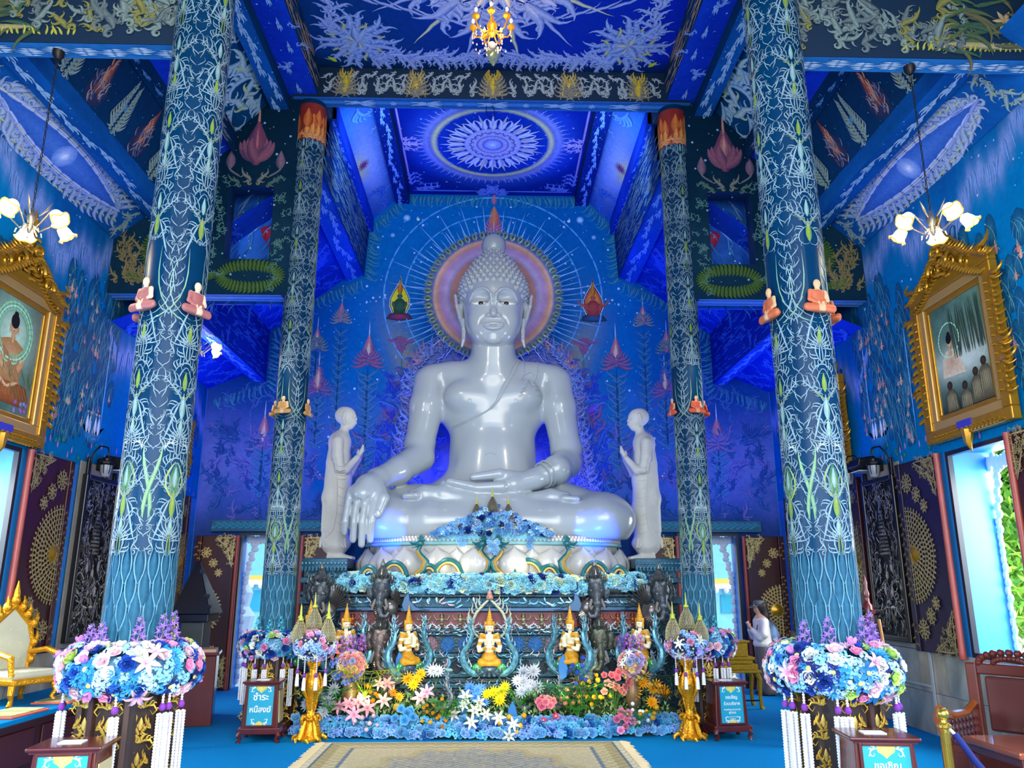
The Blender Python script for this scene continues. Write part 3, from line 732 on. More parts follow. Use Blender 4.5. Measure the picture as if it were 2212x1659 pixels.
    P('ceiling_slope', (2.42, 8.86), (1.93, 9.36), s, y0, y1, neb, lambda O, d, a, b: [O.scroll(a+.45, d*.5, 0, .9, 1, '#5f9fd8', '#1f5fb8', n=8), O.scroll(a+.35, d*.6, 2, .7, -1, '#5f9fd8', '#1f5fb8', n=8), O.scroll(b-.5, d*.5, 3, .9, 1, '#4f88e0', '#1440b8', n=8), O.scroll(b-.4, d*.3, 1, .7, -1, '#4f88e0', '#1440b8', n=8)]+[O.st(12.65, d*.25, 2*pi*k/14, .16, .03, 1, -3, '#8a3f6a', '#5f3f8a') for k in range(14)]+[O.scroll(a+.3+.5*k, d*.9, 4, .3, 1, '#7fb0e0', '#2a6ac8', n=4) for k in range(7)], seed=20)
    P('purlin', (1.95, 9.24), (1.68, 9.24), s, y0, y1, flat('#071f6a', '#0a2c86'), clouds('#8fc0f0', '#2a62c8', 18, .8), seed=21); P('purlin_side', (1.95, 9.24), (1.95, 9.42), s, y0, y1, NAVY); P('purlin_side', (1.68, 9.24), (1.68, 9.5), s, y0, y1, NAVY)
    # plain ceiling above the aisle in front, end wall filling above the cross wall
    structure(G().box(min(s*2.6, s*5.9), max(s*2.6, s*5.9), -2, 6.5, 9.3, 9.4).obj('ceiling_front', dark_out))

# nave ceilings, flat, painted
def nave_front(U, V):
    n = fbm(U, V, 40, .8); c = mixc(S3('#0a3c80')+0*U[..., None], S3('#0a2ab8'), np.clip((U+1.5)/4+.4*n, 0, 1)); return mixc(c, S3('#05284e'), np.clip((V-10.0)/.35, 0, 1))
cf = grid('nave_ceiling', lambda U, V: (U, V, U*0+9.3), -2.6, 2.6, -2, 10.4, .1, WALLP, nave_front, ceil)
mp = lambda u, v, w: (u, v, 9.3-w)
O = Orn(33)
def rosette(O, cx, cy, R, c, c2, acc, n=16):
    for i in range(n):
        a = 2*pi*i/n
        i0 = len(O.S)
        for sd in (-1, 1):
            O.kranok(cx+R*.42*cos(a), cy+R*.42*sin(a), a+sd*.35, R*.45, -sd, c, c2, n=4)
            O.scroll(cx+R*.3*cos(a+sd*.1), cy+R*.3*sin(a+sd*.1), a+sd*.9, R*.25, -sd, c, c2, n=4)
        O.st(cx+R*.5*cos(a), cy+R*.5*sin(a), a, R*.55, R*.05, 0, 0, acc if i % 2 else c, c2, wig=1.0, wf=3)
        O.bud(cx+R*.3*cos(a), cy+R*.3*sin(a), R*.2, c, c2, th=a)
rosette(O, .0, 8.35, 1.75, '#a8b8e4', '#3a5fc0', '#d8d89a', 14)
for i in range(40):
    a = 2*pi*i/40; O.disc(.75*cos(a), 8.35+.75*sin(a), .035, '#dfe4f4', '#8f9fd8')
for i in range(20):
    a = 2*pi*i/20; O.bud(.9*cos(a), 8.35+.9*sin(a), .3, '#c8ccec', '#5f74c8', th=a); O.bud(.55*cos(a), 8.35+.55*sin(a), .3, '#e8dcc0', '#8f8fb8', th=a)
i0 = len(O.S); p0 = len(O.P)
# corner bouquet and scrolling border (right half, then mirrored)
cx, cy = 1.95, 9.75
O.flower(cx, cy, .2, '#c8c8b8', '#5f78a0', 10, '#e8e080'); O.flower(cx, cy, .32, '#9fb4dc', '#3a5fb4', 12)
for k in range(15):
    a = pi*.35+2.0*pi*k/15; O.kranok(cx+.2*cos(a), cy+.2*sin(a), a, .52, (-1)**k, '#9db4e6', '#2f56b8', n=5, acc='#c8cc70')
for k in range(26):
    t = k/26; x = 1.8-1.7*t; y = 10.12-.1*sin(pi*t*3)**2
    O.kranok(x, y, pi-.9*(-1)**k-.4, .36+.1*sin(k), (-1)**k, '#a8b8e8', '#3a5cc0', n=4)
    O.st(x, y, pi, .16, .05, .3, -.3, '#b8c4ec', '#4a68c4', kind=1)
for k in range(22):
    t = k/22; y = 9.6-2.6*t; x = 2.3-.1*sin(pi*t*3)**2
    O.kranok(x, y, -pi/2-.9*(-1)**k-.3, .36, (-1)**k, '#a8b8e8', '#3a5cc0', n=4)
    O.st(x, y, -pi/2, .16, .05, .3, -.3, '#b8c4ec', '#4a68c4', kind=1)
for k in range(5): O.st(.35+.3*k, 9.4-.1*k, -.6, .6, .07, 1, -2, '#a8b8e8', '#3a5cc0', wig=1.6, wf=3)
O.bud(2.38, 10.15, .16, '#c8dc30', '#7f9a30', th=-.8)
O.mirror(0, i0, p0)
O.bud(0, 10.0, .5, '#d8d870', '#6f86b0', th=pi/2)
O.build('painted_ornament', mp, PAINT, cf)

def nave_back(U, V):
    r = np.sqrt(((U)/1.0)**2+((V-12.7)/1.03)**2); c = mixc(S3('#04187c')+0*U[..., None], S3('#062ca0'), .5+.5*fbm(U, V, 41, 1.5))
    c = mixc(c, S3('#2f5fd8'), np.exp(-((r-1.35)/.22)**2)*.5)
    c = mixc(c, S3('#eee8a0'), np.exp(-((r-1.06)/.055)**2)); c = mixc(c, S3('#9fa8e8'), np.exp(-((r-1.2)/.07)**2)*.8)
    c = np.where((r < 1.0)[..., None], mixc(S3('#0a2a8a')+0*U[..., None], S3('#1240b0'), r), c)
    return c
cb = grid('nave_ceiling', lambda U, V: (U, V, U*0+9.46), -1.7, 1.7, 10.5, YB, .03, WALLP, nave_back, ceil)
mp = lambda u, v, w: (u, v, 9.46-w)
O = Orn(34); cy = 12.7
for i in range(24):
    a = 2*pi*i/24
    for sd in (-1, 1): O.st(.5*cos(a), cy+.5*sin(a), a+sd*.35, .36, .11, -sd*1.5, sd*3, '#f4f0e4', '#7f86b4')
    O.st(.5*cos(a), cy+.5*sin(a), a, .46, .09, 0, 0, '#e6d8b8' if i % 2 else '#f0ece8', '#8f86b0', wig=.7, wf=3)
    O.disc(.62*cos(a), cy+.62*sin(a), .022, '#1a3a7a')
for i in range(64):
    a = 2*pi*i/64; O.st(1.24*cos(a), cy+1.24*sin(a), a, .2, .035, 0, 0, '#a8c0f0', '#3a66d8', wig=2, wf=2)
for R, c, c2 in ((.52, '#6f62b0', '#8f88cc'), (.5, '#e0dcec', '#c8c4e0'), (.30, '#5a4f98', '#8f86c8'), (.27, '#d8d0e4', '#b8a8c8'), (.19, '#3f4fa8', '#8088d0'), (.15, '#e8e4d0', '#9fb0e0')): O.disc(0, cy, R, c, c2, n=40)
for i in range(16):
    a = 2*pi*i/16; O.scroll(.4*cos(a), cy+.4*sin(a), a+1.6, .16, 1, '#33307a', '#4a4890', n=2); O.scroll(.4*cos(a), cy+.4*sin(a), a-1.6, .16, -1, '#33307a', '#4a4890', n=2)
for i in range(24): a = 2*pi*i/24; O.disc(.235*cos(a), cy+.235*sin(a), .014, '#f0e8d8')
O.disc(0, cy, .07, '#ffffff', '#c8d4f4')
i0 = len(O.S)
for k in range(3):
    O.scroll(1.55-.12*k, 14.3-.02*k, pi-.3, .5, 1, '#7f9cf0', '#2a50d8', n=5); O.scroll(1.6, 14.2-.15*k, -pi/2-.2, .45, -1, '#7f9cf0', '#2a50d8', n=5)
for sd in (-1, 1):
    O.scroll(1.58, cy+.05*sd, pi/2*sd+.5*sd, .5, sd, '#c0b0dc', '#6f62b8', n=5); O.kranok(1.55, cy+.03*sd, pi, .35, sd, '#d8c8e0', '#7f6fc0', n=3)
    O.st(1.62, cy, sd*pi/2, 1.5, .04, 0, 0, '#b89fd0', '#6f6ac0', kind=1)
O.st(1.6, 14.42, pi, 1.5, .05, 0, 0, '#7f9cf0', '#2a50d8', kind=1)
for k in range(3): O.kranok(.02, 14.4-.1*k, pi/2+1.0-.3*k, .4, -1, '#7f9cf0', '#2a50d8', n=4); O.scroll(.1, 14.38, .3*k, .45, 1, '#7f9cf0', '#2a50d8', n=5)
O.mirror(0, i0); O.stars(-1.6, 1.6, 10.9, 14.5, 110, '#9fc8f4', .008, .026)
O.build('painted_ornament', mp, PAINT, cb)

# ---------------------------------------------------------------- cross beams
def cross_beam():
    g = G().box(-2.98, 2.98, 10.36, 10.62, 8.8, 10.05)
    b = structure(g.obj('beam', M('beam_navy', '#06263e', rough=.5)))
    for s in (-1, 1): G().box(min(s*2.44, s*2.78), max(s*2.44, s*2.78), 10.62, 10.70, 8.6, 9.5).obj('beam_end', M('crosswall_navy', '#0a2f5c', rough=.5), b)
    O = Orn(50)
    def band(u, v, w): return (u, 10.36-w, v)
    i0 = 0
    for cx in (0, 1.15, 2.2):
        gold = '#c8a83a' if cx != 1.15 else '#b8a060'
        for k in range(7):
            for sd in (-1, 1): O.kranok(cx, 8.88+.035*k, pi/2-sd*(1.5-.2*k), .26, -sd, gold if k > 4 else '#8f8a78', '#4a4a50', n=3, acc='#d8c060')
        O.bud(cx, 9.02, .3, '#d8b838', '#7f6a30')
    for k in range(16):
        x = .35+.14*k
        if abs(x-1.15) > .18 and abs(x-2.2) > .14:
            O.kranok(x, 8.9, 1.9-.3*(k % 3), .3, (-1)**k, '#a9b4b4', '#4f5a68', n=4); O.kranok(x, 9.2, -.6, .18, (-1)**k, '#b8c0c8', '#4a5c70', n=3)
    O.mirror(0); O.build('painted_ornament', band, PAINT, b)
    # pale blue soffit
    sf = grid('beam_soffit', lambda U, V: (U, V, U*0+8.795), -2.98, 2.98, 10.36, 10.62, .06, WALLP, lambda U, V: mixc(S3('#1450a0')+0*U[..., None], S3('#4f9ae0'), .5+.5*np.cos((V-10.49)*60)), b)
    O = Orn(51)
    for x in (-2, -1, 0, 1, 2):
        for k in range(6):
            for sd in (-1, 1): O.st(x, 10.49+.02*(k % 3-1), (0 if sd > 0 else pi)+.12*(k-2.5), .24, .05, 0, 0, '#b8d8f4', '#4f8fd0', wig=.8)
    for x in (-1.5, -.5, .5, 1.5): O.flower(x, 10.49, .06, '#a8ccf0', '#3f7fd0', 8)
    O.build('painted_ornament', lambda u, v, w: (u, v, 8.795-w), PAINT, sf)
cross_beam()

def cross_wall(s):
    """painted wall over the aisle between far pillar and side wall, with an opening"""
    X = lambda a, b: (min(s*a, s*b), max(s*a, s*b)); g = G(); ya, yb = 10.44, 10.70
    ox0, ox1, oz0, oz1 = 3.16, 3.8, 6.22, 7.36
    g.box(*X(2.7, ox0), ya, yb, 5.69, 9.3); g.box(*X(ox1, WX+.2), ya, yb, 5.69, 9.3); g.box(*X(ox0, ox1), ya, yb, 5.69, oz0); g.box(*X(ox0, ox1), ya, yb, oz1, 9.3)
    w = structure(g.obj('beam_aisle', M('crosswall_navy', '#0a2f5c', rough=.5)))
    def colf(U, V):
        n = fbm(U, V, 60, 1.5); return mixc(S3('#06283c')+0*U[..., None], S3('#2a5266'), np.clip(.25+n*.8, 0, 1)*np.exp(-((V-6.9)/1.0)**2))
    for a, b, c, d in ((2.72, ox0, 5.69, 9.2), (ox1, WX, 5.69, 7.1), (ox1, 4.6, 7.1, 9.2), (ox0, ox1, 5.69, oz0), (ox0, ox1, oz1, 9.2)):
        grid('mural', lambda U, V: (s*U, U*0+ya-.004, V), a, b, c, d, .06, WALLP, colf, w)
    O = Orn(61); rr = O.r
    mp = lambda u, v, q: (s*u, ya-.005-q, v)
    # great serpent coils: scaly loops
    def coil(cx, cz, rx, rz, wd, a0, a1, c='#24482c', c2='#0c261e'):
        n = 46
        for i in range(n):
            a = a0+(a1-a0)*i/n; x, z = cx+rx*cos(a), cz+rz*sin(a); th = math.atan2(rz*cos(a), -rx*sin(a))
            L = abs(a1-a0)/n*math.hypot(rx*sin(a), rz*cos(a))*1.25
            O.poly([(x-sin(th)*wd*q, z+cos(th)*wd*q) for q in (-.5, .5)]+[(x+cos(th)*L-sin(th)*wd*q, z+sin(th)*L+cos(th)*wd*q) for q in (.5, -.5)], c, c2)
            for q in range(-3, 4):
                qx, qz = x-sin(th)*wd*q/7.5, z+cos(th)*wd*q/7.5
                O.st(qx, qz, th+.8, L*.9, .012, 0, 0, '#55702f', '#24482c', kind=1); O.st(qx, qz, th-.8, L*.9, .012, 0, 0, '#55702f', '#24482c', kind=1)
    coil(3.4, 5.96, .42, .17, .13, 0, 2*pi); coil(4.55, 6.35, .33, .27, .17, -.6, 5.2); coil(4.5, 6.0, .6, .12, .09, pi, 2*pi)
    for i in range(20):
        z = 6.4+.05*i; O.st(4.05, z, .2, .3, .07, 1, -1, '#7fae90', '#1f5a44', kind=2)
    for k in range(24): O.kranok(5.0+rr.uniform(-.15, .25), 5.85+rr.uniform(0, .6), rr.uniform(.8, 2.2), .24, rr.choice((-1, 1)), '#8f7a4a', '#2a4038', n=3)
    # lotus bud over the opening
    for q, c, c2 in ((1., '#8f4a62', '#3f3552'), (.8, '#b05a68', '#5a3a58'), (.55, '#c87878', '#7a4058'), (.32, '#d8a088', '#8f4a58')):
        O.bud(3.46, 8.05+.12*(1-q), .72*q, c, c2)
    for sd in (-1, 1):
        for k in range(4): O.st(3.46, 7.74, pi/2-sd*(.75-.16*k), .42, .16, -sd*.8, sd*2.2, '#9a5a6a', '#4a3a5a', kind=2)
        O.bud(3.46+sd*.36, 7.78, .3, '#8f6a78', '#3f4058'); O.st(3.46+sd*.2, 7.5, pi/2-sd*.9, .3, .03, -sd, sd*3, '#7f7a78', '#3a4a5a', kind=1)
        O.kranok(3.46+sd*.04, 7.44, pi/2-sd*.7, .28, -sd, '#8f8a78', '#2f4a50', n=3)
        O.kranok(3.46+sd*.2, 7.4, pi/2-sd*1.0, .25, -sd, '#5f7a68', '#1f4048', n=3)
    O.st(3.46, 8.3, pi/2, .42, .05, 0, 0, '#d89a80', '#8a4a58')
    for k in range(50):
        x = rr.choice((rr.uniform(2.95, 3.12), rr.uniform(3.84, 4.0))); z = rr.uniform(5.8, 7.5)
        O.scroll(x, z, rr.uniform(0, 6), .2, rr.choice((-1, 1)), '#5f8a80', '#1f4a50', n=3)
    O.stars(2.95, 4.6, 7.6, 9.0, 60, '#9fc0d8', .006, .025); O.stars(2.95, 5.2, 5.8, 7.3, 90, '#7fb0a8', .006, .02)
    O.build('painted_ornament', mp, PAINT, w)
    sf = grid('beam_soffit', lambda U, V: (s*U, V, U*0+5.685), 2.95, WX, ya, yb, .06, WALLP, lambda U, V: mixc(S3('#2f78c8')+0*U[..., None], S3('#8fc0ec'), .5+.5*np.cos((V-10.57)*50)), w)
    # painted reveal and picture behind the opening; blue brightened to look lit inside
    bk = structure(G().box(*X(ox0-.4, ox1+.5), 11.2, 11.24, oz0-.4, oz1+.6).obj('mural_panel', M('lit_blue_paint', '#1a6ad8', rough=.5, noise=.4, scale=3), w))
    O = Orn(62)
    for _ in range(90): O.st(O.r.uniform(2.9, 4.2), O.r.uniform(5.95, 7.8), -1.2+O.r.uniform(-.4, .4), .4, .05, .8, -1.5, O.r.choice(['#3f88e0', '#1f62c8', '#7fb0ec']), '#0a38a8', wig=.6)
    O.poly([(3.2, 7.1), (3.26, 7.3), (3.4, 7.12), (3.55, 7.05), (3.5, 6.9), (3.38, 6.72), (3.3, 6.6), (3.2, 6.7)][::1], '#e84a68', '#a81f3a')
    O.st(3.3, 6.7, pi/2, .4, .07, 0, 0, '#f0a8b0', '#d83a58', kind=2)
    O.build('painted_ornament', lambda u, v, q: (s*u, 11.195-q, v), PAINT, bk)
for s in (-1, 1): cross_wall(s)

def near_beam(s):
    X = lambda a, b: (min(s*a, s*b), max(s*a, s*b)); g = G().box(*X(2.7, WX+.2), 6.39, 6.60, 6.62, 9.35)
    b = structure(g.obj('beam_near', M('beam_navy')))
    O = Orn(70+s); rr = O.r
    for k in range(38):
        x = 2.95+1.6*rr.random()**1.2; O.kranok(x, 6.72+.45*rr.random(), rr.uniform(.2, 2.9), rr.uniform(.2, .42), rr.choice((-1, 1)), rr.choice(['#7f8e84', '#6a7470', '#8a8440']), '#142c3c', n=4)
    for k in range(46):
        x, z = 4.75+rr.uniform(-.55, .5), 7.0+rr.uniform(-.3, .4); O.st(x, z, rr.uniform(-.5, .4), .4, .06, rr.uniform(-2, 2), -2, rr.choice(['#55603a', '#3f5a40', '#6a6040']), '#23403a', kind=rr.choice((0, 2)))
    O.flower(4.95, 7.05, .12, '#b8a078', '#6a5a48', 6)
    O.st(4.3, 6.78, -.05, .9, .08, 0, 0, '#a89a70', '#4a4a3a', kind=2)
    for k in range(26): O.st(3.9+.05*k, 6.7, rr.uniform(.6, 1.6), .12, .03, 2, -4, '#b8b04a', '#5f6a30')
    O.build('painted_ornament', lambda u, v, q: (s*u, 6.388-q, v), PAINT, b)
    sf = grid('beam_soffit', lambda U, V: (s*U, V, U*0+6.615), 2.9, WX, 6.39, 6.60, .06, WALLP, lambda U, V: mixc(S3('#1a5a9a')+0*U[..., None], S3('#2f80c0'), .5+.4*np.cos((V-6.49)*50)), b)
    O = Orn(72)
    for x in np.arange(3.05, 5.3, .26):
        for k in range(5):
            for sd in (-1, 1): O.st(x, 6.495+.022*(k-2)+.02*sin(x*9), 0 if sd > 0 else pi, .12*(1.2-.25*abs(k-2)), .022, .3, -.6, '#d8e8f0', '#4f94c4')
    O.build('painted_ornament', lambda u, v, q: (s*u, v, 6.615-q), PAINT, sf)
for s in (-1, 1): near_beam(s)

# ---------------------------------------------------------------- pillars
def monk_mesh():
    s = Sdf((-.17, -.13, -.02), (.17, .10, .34), .0065)
    s.ell((0, 0, .045), (.14, .075, .035), .02); s.chain([(-.03, -.02, .05), (-.115, -.03, .045), (0, -.065, .04)], [.035, .032, .025], .02); s.chain([(.03, -.02, .05), (.115, -.03, .045), (0, -.065, .04)], [.035, .032, .025], .02)
    s.ell((0, .0, .13), (.058, .038, .085), .02); s.ell((0, 0, .185), (.072, .036, .03), .02)
    for q in (-1, 1): s.chain([(q*.066, 0, .19), (q*.082, -.01, .12), (q*.02, -.055, .085)], [.024, .02, .014], .012)
    s.cap((0, 0, .19), (0, 0, .235), .02, .02, .01); s.ell((0, -.004, .262), (.033, .036, .042), .008); s.ell((0, -.04, .255), (.006, .008, .01), .004)
    V, F = s.mesh(); return V, F
MV, MF = monk_mesh()
def monk_relief(parent, r, u, z, q, robe, skin, cx, cy):
    C = np.tile(S3(robe), (len(MV), 1)); sk = (MV[:, 2] > .205) | ((MV[:, 1] < -.045) & (MV[:, 2] < .1) & (abs(MV[:, 0]) < .03)) | ((MV[:, 0] > .02) & (MV[:, 2] > .1) & (MV[:, 0] < .3) & (MV[:, 1] < .05) & (MV[:, 0] > .055))
    C[sk] = S3(skin)
    me = npmesh('monk_relief', MV, MF, C); me.materials.append(M('relief_paint', vc=True, rough=.5, noise=.08))
    a = u/r; o = meobj('monk_relief', me, parent, (cx+(r+.035)*sin(a), cy-(r+.035)*cos(a), z), (0, 0, a), (q, q*.6, q)); return o
def pillar_pattern(O, z0, z1, hw, niche, q=1.):
    r = O.r; LB, DB, YG = '#93a9ae', '#0f425a', '#8a983a'
    # overlapping petals at the foot
    for row in range(4):
        for k in range(3):
            x = hw*(k/2.0)+(.0 if row % 2 else hw*.25)
            if x <= hw*1.05:
                O.bud(x, z0+.14+.17*row, .32-.03*row, '#2c6076', '#0b3a50'); O.st(x, z0-.0+.17*row, pi/2-.5, .28, .02, .9, .9, '#6b9cae', '#1f5a72', kind=1); O.st(x, z0+.17*row, pi/2+.5, .28, .02, -.9, -.9, '#6b9cae', '#1f5a72', kind=1)
    z = z0+.72; i = 0
    while z < z1-.1:
        near = abs(z-niche-.1) < .36; y = YG if i % 3 == 0 else LB
        m = i % 7
        if near:
            for k in range(2): O.st(hw*.85, z+.05*k, pi/2-.4+k*.9, .13*q, .03, 2, -5, LB, DB, wig=.7)
        elif m == 0:   # heart scroll
            O.scroll(.01, z, 1.0, .34*q, 1, LB, DB, n=5, turn=5); O.st(.01, z, pi/2-.15, .24*q, .035, .5, 1, y, DB); O.kranok(hw*.6, z+.04, 1.3, .16*q, -1, LB, DB, n=2)
        elif m == 1:   # fan of leaves
            for k in range(5): O.st(.01, z+.012*k, .3+.27*k, (.19-.012*k)*q, .04, -1.8, 4, LB, DB, wig=.4)
            O.bud(0, z+.12, .15*q, y, '#4f8a4a')
        elif m == 2:   # crossed long stems
            O.st(hw*.65, z-.1, 1.9, .36*q, .03, -.4, .8, LB, DB, kind=1); O.kranok(.03, z+.03, .8, .17*q, 1, LB, DB, n=3); O.kranok(hw*.95, z, 1.9, .15*q, 1, LB, DB, n=2)
        elif m == 3:
            O.scroll(.02, z+.1, -.6, .3*q, -1, LB, DB, n=5, turn=5); O.bud(0, z+.06, .2*q, y, '#3f7a5a'); O.st(.0, z+.12, .7, .14*q, .04, 1, -3, YG, DB)
        elif m == 4:
            for k in range(3): O.kranok(.02+.04*k, z+.05*k, .9-.1*k, .15*q, 1, LB, DB, n=3)
            O.st(hw*.9, z, pi/2, .2*q, .025, 2, -2, LB, DB, wig=1.2)
        elif m == 5:
            for k in range(4): O.st(hw*(.2+.22*k), z+.02*(k % 2), 1.2+.1*k, .15*q, .03, 1.5, -5, LB, DB, wig=.8)
            O.bud(0, z+.05, .16*q, y, '#4f8a5a'); O.scroll(.01, z, -.2, .17*q, 1, LB, DB, n=3)
        else:
            O.scroll(hw*.5, z, 1.9, .3*q, 1, LB, DB, n=5, turn=6); O.st(hw*.35, z-.05, 2.2, .16, .03, -2, 5, LB, DB)
            O.st(hw*.3, z+.05, 1.1, .12, .03, 3, -5, LB, DB)
        O.st(hw*.97, z+.03, pi/2+.6*(-1)**i, .12*q, .026, 2*(-1)**i, -5*(-1)**i, LB, DB, wig=.6)
        z += .112*q; i += 1
    # teardrop, serpent pair, niche outline
    zt = z0+1.25
    O.poly([(.0, zt+.2), (.045, zt+.1), (.055, zt), (.03, zt-.07), (0, zt-.09)], '#6f8f4a', '#2f6a5a'); O.st(0, zt-.09, .5, .34, .02, 2.6, 1.0, '#b4bc4a', '#5f8a4a', kind=1)
    O.st(hw*.9, zt-.25, pi/2+.15, .6, .05, -1.6, 1.4, '#8fb07a', '#2f6f6a', kind=1)
    for k in range(5): O.st(hw*.55, zt+.28+.02*k, 1.3+.5*k, .12, .03, 2, -5, '#c8d4c8', DB)
    O.st(.01, niche-.22, .12, .8*q, .02, 3.2, -.2, '#8fb08a', '#2f6a70', kind=1); O.st(.01, niche-.18, .2, .66*q, .012, 3.4, 0, '#a9c8b0', '#2f6a70', kind=1)
def pillar(cx, cy, r, z0, z1, u0, niche, robe, skin, cap=None, pedestal_top=.9):
    nm = 'pillar'
    g = G().lathe([(r, z0-.6), (r, z1)], 48, (cx, cy))
    def cyl(u, v, w): return (cx+(r+w)*np.sin(u/r), cy-(r+w)*np.cos(u/r), v)
    L = 2*pi*r
    o = grid(nm, lambda U, V: cyl(U, V, U*0), 0, L, z0-.7, z1, .045, M('pillar_paint_haze', vc=True, rough=.35, noise=.08, scale=9, spec=.16), lambda U, V: mixc(mixc(S3('#00385c')+0*U[..., None], S3('#0c4c6c'), np.clip((3.6-V)/2.4, 0, 1)), S3('#002a48'), .45+.5*fbm(U*2, V, 4, 1.4)), None, 'structure', smooth=True)  # paler towards the foot: haze put into the pillar colour
    hw = L/8
    T = Orn(90); pillar_pattern(T, z0, (cap[0] if cap else z1), hw, niche, 1.0 if r > .22 else .9); T.mirror(0)
    T.S = [q[:4]+(q[4]*(.42 if q[9] == 0 else .6 if q[9] == 1 else .62),)+q[5:] for q in T.S]
    O = Orn(91)
    for k in range(4):
        du = u0+k*L/4
        O.S += [(q[0]+du,)+q[1:] for q in T.S]; O.P += [([(a+du, b) for a, b in q[0]], (q[1][0]+du, q[1][1]), q[2], q[3]) for q in T.P]
    O.build('painted_ornament', cyl, PAINT, o, n=7, off=.002, doff=.004)
    for k in (0, 1, -1): monk_relief(o, r, u0+k*L/4, niche-.15, 1.0 if r > .22 else .82, robe, skin, cx, cy)
    if cap:
        c = G().lathe([(r+.004, cap[0]), (r+.012, cap[0]+.02), (r+.012, cap[1]-.02), (r+.004, cap[1])], 40, (cx, cy), cap=False).obj('capital', M('capital_red', '#9a2f1a', rough=.45, noise=.2, scale=12), o, smooth=True)
        Q = Orn(92)
        for i in range(16):
            x = L*i/16; zz = cap[0]+.04
            Q.bud(x, zz+(.22 if i % 2 else .3), .32, '#e07a3a', '#8f2a18'); Q.bud(x, zz+.12, .2, '#f0a050', '#a83a20')
            for sd in (-1, 1): Q.kranok(x, zz, pi/2-sd*.8, .16, -sd, '#f0a868', '#a84a28', n=3); Q.scroll(x, zz+.02, pi/2-sd*1.3, .14, -sd, '#f0b478', '#a84a28', n=2)
            Q.st(x, cap[0], -pi/2, .14, .012, 0, 0, '#8fc0d8', '#2a6a8a', kind=1)
        rr = r+.013
        Q.build('painted_ornament', lambda u, v, w: (cx+(rr+w)*np.sin(u/rr), cy-(rr+w)*np.cos(u/rr), v), PAINT, c, off=.002, doff=.004)
    return o
pillar(-2.72, 6.42, .245, 1.25, 9.3, -.12, 4.07, '#a8625c', '#e8c4a0')
pillar(2.68, 6.42, .245, 1.25, 9.3, .05, 4.10, '#c8643a', '#d8a878')
pillar(-2.73, 10.6, .205, 1.15, 8.82, -.045, 4.12, '#c8904a', '#e0b884', cap=(8.12, 8.72))
pillar(2.74, 10.6, .205, 1.15, 8.82, .045, 4.16, '#d8542a', '#d89a70', cap=(8.12, 8.72))
